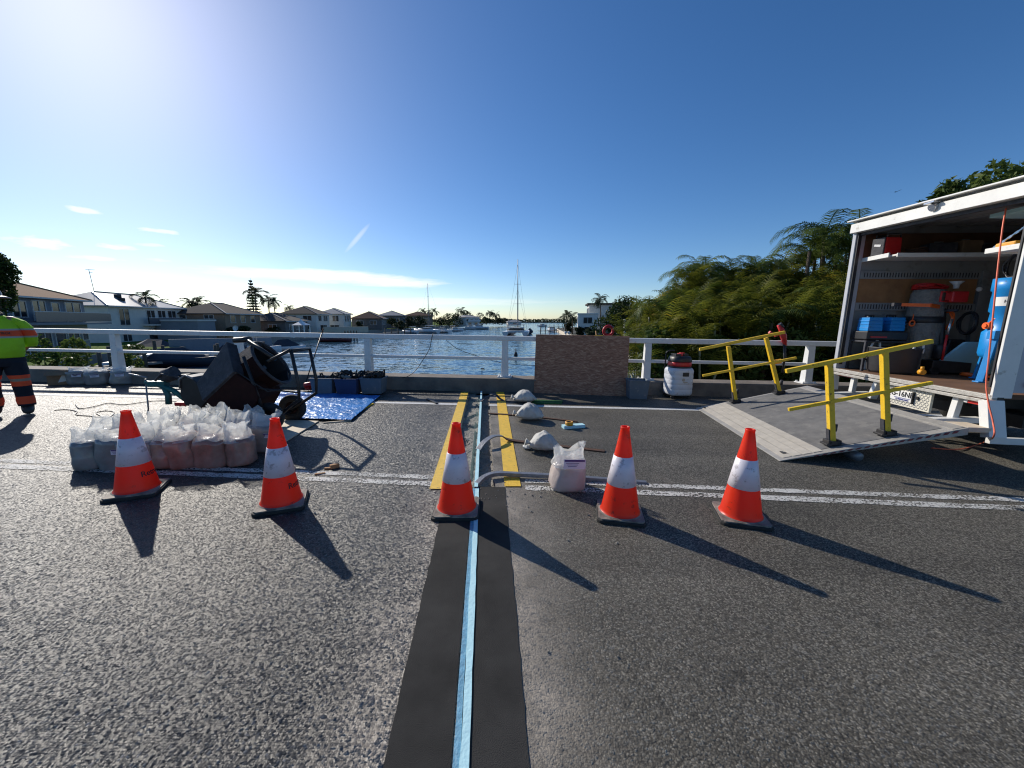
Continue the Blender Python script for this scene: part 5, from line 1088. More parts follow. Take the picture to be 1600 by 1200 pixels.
# --- tail lift ramp
A1, A2 = G(1088, 638)-TO, G(1217, 721)-TO; fa = (A1.dot(Xa)+A2.dot(Xa))/2; bF, bN = A1.dot(Ya), A2.dot(Ya)
d = bray(1515, 668); 
best = None
for a_ in np.linspace(-.6, .1, 200):
    q = ta(1515, 668, a_)
    if best is None or abs(q.y-bN) < best[0]: best = (abs(q.y-bN), q)
RC = best[1]; zr = RC.z; ra = RC.x
print('ramp', fa, bF, bN, RC)
ramp = thing('tail_lift_ramp', 'sloping grey truck tail lift platform with pale aluminium lip resting on the road', 'ramp', TO, math.atan2(Xa.y, Xa.x))
def rz_(a, o=0): return .012+(zr-.012)*(a-fa)/(ra-fa)+o
def slab(a0, a1, b0, b1, top, th, name, m, bevel=.002):
    mb = MB(); vs = [(a0, b0, rz_(a0, top)), (a1, b0, rz_(a1, top)), (a1, b1, rz_(a1, top)), (a0, b1, rz_(a0, top))]; vs += [(x, y, z-t_) for (x, y, z), t_ in zip(vs, th)]
    mb.add(vs, [(0, 1, 2, 3), (7, 6, 5, 4), (0, 4, 5, 1), (1, 5, 6, 2), (2, 6, 7, 3), (3, 7, 4, 0)]); return part(name, mb, m, ramp, bevel)
slab(fa, ra, bN, bF, -.004, (.006, .075, .075, .006), 'platform_body', M['alum'])
slab(fa+.46, ra-.16, bN+.10, bF-.06, .0, (.003,)*4, 'grip_surface', M['grip'], 0)
for i in range(4): slab(fa+.06+i*.10, fa+.145+i*.10, bN+.05, bF-.04, .0015+.001*(i % 2), (.004,)*4, 'lip_plank', mat('lip_alu', (.50, .46, .39), .6, metal=.15, var=.14, scale=8, bump=.3, bscale=100) if i == 0 else bpy.data.materials['lip_alu'], 0)
slab(ra-.12, ra-.015, bN+.03, bF-.03, .001, (.004,)*4, 'hinge_strip', M['alum'], 0)
mb = MB(); n = 17
for i in range(n):
    a0 = fa+.35+(ra-fa-.4)*i/n; a1 = a0+(ra-fa-.4)/n*.55; h = .02+.018*(i/n)
    mb.extr([(a0, bN-.002, rz_(a0, -.012)), (a1, bN-.002, rz_(a1, -.012)), (a1-.02, bN-.002, rz_(a1, -.012-h*.8)), (a0-.02, bN-.002, rz_(a0, -.012-h*.8))], (0, -.003, 0))
part('hazard_stripes', mb, mat('faded_red_tape', (.20, .035, .04), .6, var=.4, scale=30), ramp)
for y_ in (bN+.5, bF-.5): mb = MB(); mb.beam((ra-.05, y_, zr-.06), (.35, y_, .45), .09, .06); part('lift_arm', mb, M['truck_white'], ramp, .004)
mb = MB(); mb.lathe([(.001, -.2), (.05, -.2), (.06, 0), (.05, .2), (.001, .2)], 16, c=(fa+.85, bN+.30, .065), mtx=RX); part('roller', mb, M['alloy'], ramp)
mb = MB(); mb.box((ra+.12, bN+.15, zr-.03), (.22, .25, .05)); part('step_plate', mb, M['ply'], ramp, .004)
mb = MB(); mb.cyl((fa+.13, bN+.16, rz_(fa+.13)+.004), .02, .008, 12).box((fa+.12, bN+.18, rz_(fa+.12)+.004), (.03, .06, .008)).box((fa+.1, bF-.12, rz_(fa+.1)+.006), (.03, .07, .01)); part('latch', mb, M['black'], ramp)
# handrails
def on_ramp(u, v):
    e = EYE_B-TO; d = bray(u, v); s = (zr-.012)/(ra-fa)
    # z = .012 + s*(a-fa)
    k = (.012+s*(e.dot(Xa)-fa)-e.z)/(d.z-s*d.dot(Xa)); q = e+d*k; return Vector((q.dot(Xa), q.dot(Ya), q.z))
def handrail(label, posts, top, mid):
    t = thing('ramp_handrail', label, 'handrail', TO, math.atan2(Xa.y, Xa.x), 'yellow handrails on the tail lift'); bb = None
    for (ub, vb, ut, vt) in posts:
        q = on_ramp(ub, vb); bb = q.y if bb is None else bb; q = Vector((q.x, bb, rz_(q.x))); T_ = tb_(ut, vt, bb)
        mb = MB(); mb.beam(q+Vector((0, 0, .02)), T_, .055, .06, up=(0, 1, 0)); p = part('post', mb, M['yellow'], t, .004)
        mb = MB(); dd = (T_-q).normalized(); mb.beam(q+Vector((-.034, 0, .02)), q+Vector((-.034, 0, .02))+dd*.16, .012, .05, up=(0, 1, 0)); mb.tube([q+Vector((.03, .03, .15)), q+Vector((.03, .03, .23))], .022, 8); part('spring_latch', mb, M['steel_dk'], p)
        mb = MB(); mb.box(q+Vector((0, 0, .012)), (.17, .12, .02)).box(q+Vector((-.05, 0, .035)), (.03, .1, .05)).box(q+Vector((.055, .01, .035)), (.03, .11, .06)).box(q+Vector((0, -.05, .03)), (.08, .02, .05)); part('foot_socket', mb, M['frame_blk'], p, .003)
    for nm, (u0, v0, u1, v1), w in (('top_bar', top, .045), ('middle_bar', mid, .036)):
        mb = MB(); mb.beam(tb_(u0, v0, bb-.02), tb_(u1, v1, bb-.02), w, w, up=(0, 0, 1)); part(nm, mb, M['yellow'], t, .004)
    return t
handrail('yellow handrail on the near edge of the tail lift', [(1299, 695, 1295, 566), (1387, 681, 1381, 548)], (1228, 580, 1456, 533), (1232, 640, 1456, 598))
handrail('yellow handrail on the far edge of the tail lift, behind the other', [(1149, 629, 1138, 541), (1207, 612, 1197, 528)], (1093, 546, 1226, 519), (1098, 587, 1244, 559))
# blue bag, red glove, level
p = G(1185, 617); t = thing('blue_bag', 'crumpled blue plastic bag on the road behind the ramp', 'bag', p+Vector((0, .25, 0))); mb = MB(); vs = []; nu, nv = 30, 14
for j in range(nv+1):
    for i in range(nu):
        ph = math.pi*j/nv; a = 2*math.pi*i/nu; q = 1+.35*mnoise.noise(Vector((math.cos(a)*2.2, math.sin(a)*2.2, ph*2.2))); vs.append((.24*math.cos(a)*math.sin(ph)*q, .13*math.sin(a)*math.sin(ph)*q, max(0, .11+.11*math.cos(ph)*q)))
mb.add(vs, [(j*nu+i, j*nu+(i+1) % nu, (j+1)*nu+(i+1) % nu, (j+1)*nu+i) for j in range(nv) for i in range(nu)]); part('bag_body', mb, M['blue_bag'], t)
p = G(1218, 612); t = thing('water_bottle', 'small clear bottle standing behind the far handrail post', 'bottle', p+Vector((.0, .25, 0))); mb = MB(); mb.lathe([(.001, 0), (.035, .0), (.035, .15), (.015, .19), (.015, .21), (.001, .21)], 16); part('body', mb, M['lamp_clear'], t)
yg = KY(5.2, RO-.1); c = Y(1222, 520, yg)
t = thing('safety_harness', 'red glove and dark strap draped over the far end of the handrail', 'harness', (0, 0, 0)); mb = MB()
mb.tube([Y(1216, 508, yg), Y(1221, 515, yg), Y(1224, 525, yg-.03), Y(1227, 540, yg-.03)], [.03, .05, .06, .03], 10).tube([Y(1210, 524, yg), Y(1222, 520, yg-.02)], .035, 8).tube([Y(1202, 519, yg), Y(1207, 522, yg)], .03, 8); part('red_pad', mb, M['red'], t)
mb = MB(); mb.tube([Y(1226, 535, yg-.03), Y(1226, 560, yg-.03), Y(1222, 582, yg-.02)], [.03, .025, .02], 8).tube([Y(1218, 506, yg), Y(1223, 512, yg)], .04, 8); part('strap', mb, M['black'], t)
bb = on_ramp(1207, 612).y; t = thing('orange_bracket', 'orange plastic bracket hooked on the middle bar of the far handrail', 'bracket', TO, math.atan2(Xa.y, Xa.x)); mb = MB(); mb.beam(tb_(1204, 567, bb-.05), tb_(1221, 564, bb-.05), .03, .075); part('bracket_body', mb, M['yellow_lime'], t, .006)

# ================================================================== PERSON
PX, PY = -7.30, 5.46
t = thing('person', 'person in yellow and orange high-visibility shirt and wide hard hat at the left edge', 'person', (PX, PY, 0), math.atan2(-PX, PY)*0+R(0))
face = math.atan2(0-PX, -(0-PY)); t.rotation_euler = (0, 0, math.atan2(-PX, PY)-R(10)); t.scale = (.97, .97, .965)   # local -Y faces the camera
def skin(name, verts, edges, m, parent, sub=2, smooth=True):
    me = bpy.data.meshes.new(name); me.from_pydata([v[0] for v in verts], edges, []); me.materials.append(m)
    o = link(name, me, parent); sk = o.modifiers.new('skin', 'SKIN'); sk.use_smooth_shade = True
    for i, v in enumerate(verts): me.skin_vertices[0].data[i].radius = v[1]
    me.skin_vertices[0].data[0].use_root = True
    s = o.modifiers.new('sub', 'SUBSURF'); s.levels = sub; s.render_levels = sub; return o
# body: pelvis, spine, head, arms with hands, legs (local +X = image right)
V = [((0, .02, .95), (.15, .11)), ((0, .0, 1.18), (.15, .12)), ((0, .01, 1.40), (.16, .10)), ((0, .0, 1.50), (.06, .06)), ((0, -.01, 1.57), (.06, .065)), ((0, -.02, 1.64), (.072, .09)), ((0, -.015, 1.72), (.078, .10)), ((0, .0, 1.79), (.06, .075))]
E_ = [(0, 1), (1, 2), (2, 3), (3, 4), (4, 5), (5, 6), (6, 7)]
def chain(start, pts):
    prev = start
    for p in pts: V.append(p); E_.append((prev, len(V)-1)); prev = len(V)-1
    return prev
for s in (-1, 1):
    w_ = chain(2, [((s*.19, .0, 1.43), (.06, .06)), ((s*.265, .03, 1.30), (.052, .052)), ((s*.29, .12, 1.12), (.042, .042)), ((s*.23, .22, 1.02), (.034, .034)), ((s*.18, .24, .95), (.026, .034)), ((s*.14, .25, .91), (.020, .038))])
    for k, (dx, ln) in enumerate(((-.030, .065), (-.010, .078), (.010, .075), (.028, .06))): chain(w_, [((s*.115, .25+dx*.4, .88+dx), (.010, .010)), ((s*(.105-ln*.4), .25+dx*.4, .87+dx), (.009, .009)), ((s*(.095-ln*.8), .245+dx*.4, .855+dx), (.008, .008))])
    chain(w_, [((s*.13, .22, .93), (.011, .011)), ((s*.09, .205, .95), (.010, .010))])
    chain(0, [((s*.11, .02, .86), (.10, .10)), ((s*.13, -.01, .52), (.062, .065)), ((s*.14, .03, .14), (.045, .05))])
chain(6, [((0, -.115, 1.69), (.016, .018))]); chain(6, [((.088, 0, 1.69), (.014, .024))]); chain(6, [((-.088, 0, 1.69), (.014, .024))])
body = skin('body', V, E_, M['skin'], t)
# clothes
fluo, orange_, silver = (.40, .72, .02), (.95, .10, .03), (.42, .42, .40)
def cloth(name, lofts, m, amp=.012, fr=6):
    mb = MB(); seg = 40
    for L_ in lofts:
        P = [Vector(p[:3]) for p in L_]; vs = []; n = len(P); dense = []
        for i in range(n-1):
            for k in range(5): q = k/5; dense.append((P[i].lerp(P[i+1], q), L_[i][3]*(1-q)+L_[i+1][3]*q, L_[i][4]*(1-q)+L_[i+1][4]*q))
        dense.append((P[-1], L_[-1][3], L_[-1][4]))
        for c, rx, ry in dense:
            for k in range(seg):
                a = 2*math.pi*k/seg; x, y = math.cos(a), math.sin(a); f = 1+mnoise.noise(Vector((x*1.5+c.x*3, y*1.5, c.z*fr)))*amp*6+mnoise.noise(Vector((x*3, y*3, c.z*fr*2.4+5)))*amp*3
                vs.append((c.x+x*rx*f, c.y+y*ry*f, c.z))
        m_ = len(dense); mb.add(vs, [(i*seg+k, i*seg+(k+1) % seg, (i+1)*seg+(k+1) % seg, (i+1)*seg+k) for i in range(m_-1) for k in range(seg)], True)
        mb.add(vs[-seg:], [tuple(range(seg))]); mb.add(vs[:seg], [tuple(range(seg))[::-1]])
    return part(name, mb, m, t)
ms = band_mat('hi_vis_shirt', fluo, [(1.275, 1.30, silver), (1.19, 1.275, orange_), (1.165, 1.19, silver)], .75, trans=.10)
L_ = [[(0, 0, .875, .225, .18), (0, -.015, .96, .25, .20), (0, -.02, 1.08, .252, .205), (0, -.01, 1.22, .248, .185), (0, 0, 1.34, .235, .155), (0, .005, 1.42, .195, .125), (0, .005, 1.465, .135, .10), (0, 0, 1.50, .085, .08)]]
for s_ in (-1, 1): L_.append([(s_*.275, .16, 1.02, .06, .06), (s_*.29, .12, 1.08, .072, .078), (s_*.295, .07, 1.20, .080, .085), (s_*.268, .03, 1.32, .083, .088), (s_*.215, .01, 1.41, .075, .08), (s_*.16, .01, 1.455, .06, .06)])
cloth('shirt', L_, ms)
mt = band_mat('work_trousers', (.010, .012, .022), [(.555, .61, orange_), (.515, .555, (.32, .26, .18)), (.44, .515, orange_), (.16, .28, orange_)], .85, trans=0)
L_ = [[(0, .01, .74, .20, .15), (0, .01, .82, .232, .17), (0, .01, .92, .225, .165)]]
for s_ in (-1, 1): L_.append([(s_*.155, .03, .13, .088, .095), (s_*.15, .03, .22, .098, .10), (s_*.145, .01, .36, .088, .09), (s_*.138, .0, .52, .098, .10), (s_*.12, .01, .70, .118, .13), (s_*.11, .01, .82, .115, .15)])
cloth('trousers', L_, mt)
for s_ in (-1, 1):
    V4 = [((s_*.15, .05, .20), (.075, .075)), ((s_*.15, .06, .09), (.075, .085)), ((s_*.165, -.05, .065), (.068, .06)), ((s_*.185, -.16, .055), (.058, .052))]
    skin('boot', V4, [(0, 1), (1, 2), (2, 3)], mat('boot_leather', (.05, .04, .035), .7), t)
# collar, hat, text, eyes
mb = MB(); mb.tube([(.085*math.sin(a), -.085*math.cos(a)*.9-.005+0, 1.505-.04*math.cos(a)) for a in np.linspace(.25, 6.03, 20)], .018, 8); part('collar', mb, mat('navy_collar', (.015, .018, .03), .8), t)
mb = MB(); mb.lathe([(.205, 1.735), (.21, 1.742), (.16, 1.765), (.128, 1.775), (.125, 1.82), (.105, 1.875), (.06, 1.905), (.001, 1.91)], 36); mb.v = [(x, y*1.12-.01, z) for x, y, z in mb.v]; ht = part('hard_hat', mb, mat('hat_maroon', (.16, .10, .10), .4, var=.15), t)
md = ht.modifiers.new('thick', 'SOLIDIFY'); md.thickness = .006
mb = MB(); mb.box((0, -.01, 1.885), (.03, .22, .03)); part('crest', mb, ht.data.materials[0], ht, .01)
for s in (-1, 1): mb = MB(); mb.lathe([(.001, -.013), (.011, -.007), (.013, 0), (.011, .007), (.001, .013)], 10, c=(s*.032, -.098, 1.705)); part('eye', mb, M['hull_white'], t)
mb = MB(); mb.lathe([(.001, .03), (.06, .025), (.088, 0), (.086, -.06), (.07, -.09)], 24, c=(0, .015, 1.765)); mb.v = [(x, y*1.15, z) for x, y, z in mb.v]; part('hair', mb, M['hair'], t)
mb = text_mb('CONTROL', .045, .001)
mb.v = [(x+.06, -.205+abs(x+.06)**2*1.7-.008-z, 1.235+y) for x, y, z in mb.v]; part('chest_lettering', mb, M['ink'], t)

# ================================================================== LEVEL WORLD: water, land
WZ = -2.70
mb = MB(); mb.poly([(-4000, -60, WZ), (4000, -60, WZ), (4000, 6000, WZ), (-4000, 6000, WZ)]); struct('water', mb, M['water'], deck=False)
def land(name, poly, z, m, wallm, zt=None):
    mb = MB(); n = len(poly); mb.poly([(x, y, z) for x, y in poly]); o = struct(name, mb, m, deck=False)
    mb = MB(); mb.add([(x, y, z+.02) for x, y in poly]+[(x, y, WZ-.6) for x, y in poly], [(i, (i+1) % n, n+(i+1) % n, n+i) for i in range(n)]); struct('seawall', mb, wallm, deck=False)
left_shore = [(-17, 9.2), (-20, 14), (-30, 24), (-37, 33), (-38, 46), (-43, 62), (-46, 83), (-43, 118), (-36, 190), (-31, 290), (-36, 620)]
land('left_bank', [(-900, 9.2)]+left_shore+[(-900, 620)], WZ+1.15, M['lawn'], M['seawall'])
right_shore = [(9.3, 8.6), (9.8, 20), (10.5, 32), (12, 50), (13, 88), (17, 150), (90, 320)]
land('right_bank', right_shore[::-1]+[(300, 8.6), (300, 320)][0:1]+[(300, 320)], WZ+1.0, M['soil'], M['pale_wall'])
# far shore: low wooded hill line
def leafy(n, blobs, size, seed, flat=1.0):
    r = np.random.RandomState(seed); V_, F_ = [], []
    w = np.array([b[1][0]*b[1][1]+b[1][0]*b[1][2]+b[1][1]*b[1][2] for b in blobs]); w = w/w.sum(); ch = r.choice(len(blobs), n, p=w)
    C_ = np.array([b[0] for b in blobs])[ch]; R_ = np.array([b[1] for b in blobs])[ch]
    d = r.normal(size=(n, 3)); d /= np.linalg.norm(d, axis=1)[:, None]; rad_ = r.uniform(.45, 1.06, n)**.6
    P_ = C_+d*R_*rad_[:, None]
    a = r.normal(size=(n, 3)); a /= np.linalg.norm(a, axis=1)[:, None]; b = np.cross(a, r.normal(size=(n, 3))); b /= np.linalg.norm(b, axis=1)[:, None]
    s = size*r.uniform(.5, 1.3, n)[:, None]; q = np.stack([P_-a*s, P_-b*s*.45, P_+a*s, P_+b*s*.45], 1).reshape(-1, 3)
    return q, n
def leaf_obj(name, q, n, m, parent=None):
    me = bpy.data.meshes.new(name); me.vertices.add(len(q)); me.vertices.foreach_set('co', q.astype(np.float32).ravel()); me.loops.add(4*n); me.loops.foreach_set('vertex_index', np.arange(4*n, dtype=np.int32))
    me.polygons.add(n); me.polygons.foreach_set('loop_start', np.arange(0, 4*n, 4, dtype=np.int32)); me.polygons.foreach_set('loop_total', np.full(n, 4, dtype=np.int32)); me.materials.append(m); me.update(); me.validate()
    return link(name, me, parent)
r_ = random.Random(12)
bl = [((x, 640+r_.uniform(-30, 30), WZ+2.5), (r_.uniform(8, 16), 10, r_.uniform(2.2, 4.4))) for x in range(-160, 330, 8)]
q, n = leafy(9000, bl, 1.6, 3); fo_ = leaf_obj('far_wooded_shore', q, n, M['leaf_far']); fo_['kind'] = 'stuff'
mb = MB(); mb.prism([(-900, 600), (900, 600), (900, 900), (-900, 900)], WZ-1, WZ+.8); struct('far_shore', mb, M['soil'], deck=False)

def tree(label, base, h, blobs, n, size, m, group=None, trunk_r=.16, lean=0, name='broadleaf_tree', seed=1):
    t = thing(name, label, 'tree', base, 0, group, deck=False); mb = MB(); r = random.Random(seed)
    mb.tube([(0, 0, -.2), (lean*.3, 0, h*.3), (lean*.7, .1, h*.62)], [trunk_r, trunk_r*.8, trunk_r*.55], 9)
    for c, rr_ in blobs[:8]: mb.tube([(lean*.45, 0, h*.4), ((c[0]+lean*.5)*.5, c[1]*.5, (h*.5+c[2])*.5), c], [trunk_r*.5, trunk_r*.35, trunk_r*.12], 6)
    part('trunk', mb, M['bark'], t); q, n = leafy(n, blobs, size, seed); leaf_obj('crown', q, n, m, t); return t
def blobs(h0, h1, rx, ry, k, seed, br=.38):
    r = random.Random(seed); o = []
    for i in range(k):
        a, q = r.uniform(0, 6.28), r.uniform(0, 1)**.5; z = r.uniform(h0, h1); e = math.sin(math.pi*min(1, max(.15, (z-h0)/(h1-h0)*.8+.2)))
        s = r.uniform(.6, 1.25); o.append(((rx*.8*q*math.cos(a)*e, ry*.8*q*math.sin(a)*e, z), (rx*br*s, ry*br*s, (h1-h0)*br*.75*s)))
    return o
GZ = WZ+1.1
# palms
def frond_mesh(mb, L, elev, az_, droop, nl, lw, seed, v=.5):
    r = random.Random(seed); ca, sa = math.cos(az_), math.sin(az_); pts = []; x = z = 0; e = elev; st = 14
    for i in range(st+1): pts.append(Vector((x*ca, x*sa, z))); x += L/st*math.cos(e); z += L/st*math.sin(e); e -= droop/st*(.5+i/st)
    side = Vector((-sa, ca, 0))
    for i in range(st):
        a, b = pts[i], pts[i+1]; mb.add([a+side*.012*L, a-side*.012*L, b-side*.008*L, b+side*.008*L], [(0, 1, 2, 3)])
    for k in range(nl):
        s = .12+.88*k/nl; i = min(st-1, int(s*st)); f = s*st-i; p = pts[i].lerp(pts[i+1], f); d = (pts[i+1]-pts[i]).normalized(); up = side.cross(d)
        ll = L*.29*math.sin(math.pi*(.12+.8*s))**.7*r.uniform(.85, 1.1)
        for sg in (-1, 1):
            dr = (side*sg*.85+d*.55-up*(-v)*sg*0+Vector((0, 0, -.28+r.uniform(-.1, .15)+v*.4))).normalized(); t1 = p+dr*ll*.55; t2 = p+dr*ll+Vector((0, 0, -ll*.30))
            w = d*lw
            mb.add([p-w*.5, p+w*.5, t1+w*.5, t2, t1-w*.5], [(0, 1, 2, 4), (4, 2, 3)])
def palm_crown(n, L, seed, droop=1.5, nl=18, lw=.05, spread=(-.1, 1.25)):
    mb = MB(); r = random.Random(seed)
    for i in range(n): frond_mesh(mb, L*r.uniform(.8, 1.15), r.uniform(*spread), i*2.399+r.uniform(-.3, .3), droop*r.uniform(.7, 1.25), nl, lw, seed*50+i, r.uniform(.2, .8))
    me = bpy.data.meshes.new('palm_crown'); me.from_pydata(mb.v, [], mb.f); return me
def palm_proto(name, crown_mesh, h, tr, m, bend=.3, canes=1, label='', group=None, seed=0):
    t = thing(name, label, 'palm', (0, 0, 0), 0, group, deck=False); r = random.Random(seed); 
    for c in range(canes):
        a = r.uniform(0, 6.28); ox, oy = (0, 0) if c == 0 else (.35*math.cos(a), .35*math.sin(a)); hh_ = h*(1 if c == 0 else r.uniform(.45, .9)); bx, by = bend*r.uniform(.3, 1)*math.cos(a)*(1 if canes > 1 else 1), bend*math.sin(a)
        mb = MB(); mb.tube([(ox, oy, -.1), (ox+bx*.3, oy+by*.3, hh_*.5), (ox+bx, oy+by, hh_)], [tr*1.2, tr, tr*.85], 8); part('trunk', mb, M['cane'] if canes > 1 else M['bark'], t)
        cm = crown_mesh[c % len(crown_mesh)]; o = link('crown', cm, t, (ox+bx, oy+by, hh_-.02)); o.rotation_euler = (0, 0, r.uniform(0, 6))
    return t
gold = [palm_crown(9, 1.25, s, 1.5, 13, .032, (.75, 1.5)) for s in (1, 2, 3)]; [g.materials.append(M['palm_gold']) for g in gold]
green_ = [palm_crown(12, 1.6, s, 2.5, 18, .034, (.45, 1.45)) for s in (11, 12)]; [g.materials.append(M['palm_gr']) for g in green_]
farp = [palm_crown(16, 2.0, s, 2.0, 12, .11, (-.5, 1.3)) for s in (21, 22)]; [g.materials.append(M['leaf_far']) for g in farp]
GP = 'palms of the grove beyond the bridge'
protos = {}
for i in range(9):
    h = 1.4+i*.65
    protos[(0, i)] = palm_proto('cane_palm', [gold[i % 3], gold[(i+1) % 3], gold[(i+2) % 3]], h, .035, M['palm_gold'], .5, 6, 'proto', GP, 10+i)
    protos[(1, i)] = palm_proto('tall_palm', [green_[i % 2]], h+1.2, .07, M['palm_gr'], .35 if i % 2 else -.3, 1, 'proto', GP, 30+i)
grove = []
top = [(1012, 503), (1022, 492), (1033, 480), (1045, 466), (1056, 452), (1068, 442), (1080, 434), (1094, 428), (1106, 432), (1118, 436), (1132, 428), (1146, 426), (1158, 430), (1170, 428), (1184, 424), (1198, 432), (1212, 424), (1226, 420), (1238, 408), (1250, 398), (1262, 396), (1276, 384), (1292, 370), (1308, 364), (1324, 376), (1342, 368)]
r_ = random.Random(5)
for i, (u, v) in enumerate(top): grove.append((u, v+22, 20+r_.uniform(-3, 3), 1 if (u > 1270 or i % 4 == 1) else 0, 'upper'))
for row, (v0, D, lv) in enumerate(((462, 18, 'middle'), (484, 15.5, 'lower'), (508, 13.5, 'bottom'))):
    for u in range(1012-row*3, 1352, 19): grove.append((u+r_.uniform(-9, 9), v0-(u-1010)*.07*(1-row*.3)+max(0, (1075-u))*(.5-.14*row)+r_.uniform(-9, 9), D+r_.uniform(-1.3, 1.3), 0 if r_.random() < .85 else 1, lv))
names = {'upper': 'on the skyline', 'middle': 'halfway up', 'lower': 'low in the grove', 'bottom': 'at rail height'}
refs = ['by the round bush', 'left of the vacuum', 'over the vacuum', 'right of the vacuum', 'behind the first handrail post', 'behind the second handrail post', 'over the red glove', 'left of the last rail post', 'over the last rail post', 'beside the truck']
seen = {}
adj = ['', 'darker ', 'slender ', 'bushier ', 'leaning ']
for u, v, D, k, lv in grove:
    p = F(u, v, D); h = p.z-GZ; hh_ = h if k == 0 else h-1.2; i = int(max(0, min(8, round((hh_-1.4)/.65)))); base_z = GZ+(hh_-(1.4+i*.65))
    kind = 'golden cane palm' if k == 0 else 'tall green palm'; key = f'{kind} {names[lv]}, {refs[min(9, int((u-1000)/36))]}'; n_ = seen[key] = seen.get(key, 0)+1
    c = dup(protos[(k, i)], (adj[min(4, n_-1)]+key), (p.x, p.y, max(GZ-.6, base_z)), r_.uniform(0, 6.28), deck=False)
for p_ in protos.values():
    for c in list(p_.children): bpy.data.objects.remove(c)
    bpy.data.objects.remove(p_)
bigp = [palm_crown(13, 2.1, s, 2.6, 24, .040, (.35, 1.4)) for s in (61, 62)]; [g.materials.append(M['palm_gr']) for g in bigp]
for k, (u, v, D, sc_, l) in enumerate([(1330, 372, 17, .9, 'big arching palm crown right beside the truck'), (1300, 366, 17.5, 1.0, 'highest arching palm crown left of the truck'), (1262, 392, 17, .95, 'big arching palm crown second to the left of the truck'), (1218, 420, 18, .8, 'palm crown on the skyline above the red glove'), (1172, 424, 18, .75, 'palm crown on the skyline between the far handrail posts'), (1142, 428, 18.5, .75, 'palm crown on the skyline above the first handrail post'), (1106, 424, 18, .8, 'palm crown on the skyline right of the vacuum'), (1074, 434, 18, .75, 'palm crown on the skyline above the vacuum'), (1050, 466, 18, .6, 'small palm crown where the grove slopes down to the left')]):
    p = F(u, v, D); t = palm_proto('arching_palm', [bigp[k % 2]], p.z-GZ, .08, None, .3, 1, l, 'arching palms on the skyline of the grove', 70+k); t.location = (p.x, p.y, GZ)
    for c in t.children:
        if c.name.startswith('crown'): c.scale = (sc_,)*3
# shrubs below the railing on the right
GS = 'shrubs growing below the bridge railing'
shr = ['leafy shrub seen through the railing behind the grey tub', 'leafy shrub seen through the railing behind the wet vacuum', 'leafy shrub behind the first yellow handrail post', 'dense shrub between the two far handrail posts', 'dense shrub right of the second yellow handrail post', 'dense shrub behind the red glove', 'dark shrub left of the last railing post', 'dark shrub right of the last railing post', 'dark shrub under the rear of the truck', 'dark shrub farthest right behind the truck']
for i, l in enumerate(shr):
    u = 1030+i*36; D = 12.2+(i % 2)*.9; p = F(u, 548, D)
    tree(l, (p.x, p.y, GZ), 2.2, blobs(.5, p.z-GZ+.05, 1.0, .9, 9, 30+i, .5), 2600, .11, M['leaf_md'] if i % 2 == 0 else M['leaf_dk'], GS, .05, name='shrub', seed=30+i)
# dark understorey trees so the grove closes
for i, (u, v, D, l) in enumerate([(1080, 490, 24, 'dark tree filling the left of the palm grove'), (1160, 486, 23, 'dark tree behind the middle palms'), (1240, 470, 22, 'dark tree behind the right palms'), (1310, 445, 21, 'dark tree behind the grove beside the truck'), (1360, 420, 22, 'dark tree partly hidden by the truck')]):
    p = F(u, v, D); tree(l, (p.x, p.y, GZ), p.z-GZ, blobs(.8, p.z-GZ+.6, 2.6, 1.8, 16, 50+i, .45), 5200, .16, M['leaf_dk'], 'dark trees inside the palm grove', .12, seed=50+i)
p = F(979, 505, 42); tree('broad rounded dark bush beside the palm grove, above the strand board', (p.x, p.y, GZ), 3.6, [((c[0], c[1], c[2]), r__) for c, r__ in blobs(.8, 4.9, 3.4, 2.8, 26, 71, .36)], 10000, .15, M['leaf_dk'], None, .16, name='round_tree', seed=71)
for i, (u, v, D, w, l) in enumerate([(1472, 330, 12.5, .8, 'small treetop just above the work lamp on the truck'), (1550, 308, 12.5, 1.0, 'wide treetop above the truck roof at the right edge'), (1592, 300, 14, 1.1, 'farther treetop above the truck at the frame edge')]):
    p = F(u, v, D); tree(l, (p.x, p.y, GZ), p.z-GZ-.2, blobs(p.z-GZ-1.9, p.z-GZ+.15, w, w, 9, 80+i, .5), 3500, .12, M['leaf_md'], 'treetops showing over the truck', .12, seed=80+i)
# left near tree
p = F(-6, 440, 24); tree('dark overhanging tree at the left edge above the hard hat', (p.x, p.y, GZ), 5.0, blobs(p.z-GZ-1.6, p.z-GZ+1.3, 1.9, 1.7, 20, 90, .33), 5000, .13, M['leaf_dk'], None, .14, seed=90)
for i, (u, v, D, w, l) in enumerate([(70, 566, 13, .9, 'low bush beyond the parapet right of the person'), (120, 560, 15, .9, 'low bush beyond the parapet left of the first railing post'), (190, 556, 20, .8, 'bush with pale flowers between the railing post and the moored boats'), (215, 545, 34, 1.6, 'hedge in front of the white house')]):
    p = F(u, v, D); tree(l, (p.x, p.y, GZ), 1.2, blobs(.2, max(.8, p.z-GZ+.3), w, w*.7, 8, 95+i, .5), 1800, .09, M['leaf_md'], 'bushes beyond the parapet on the left', .04, name='shrub', seed=95+i)
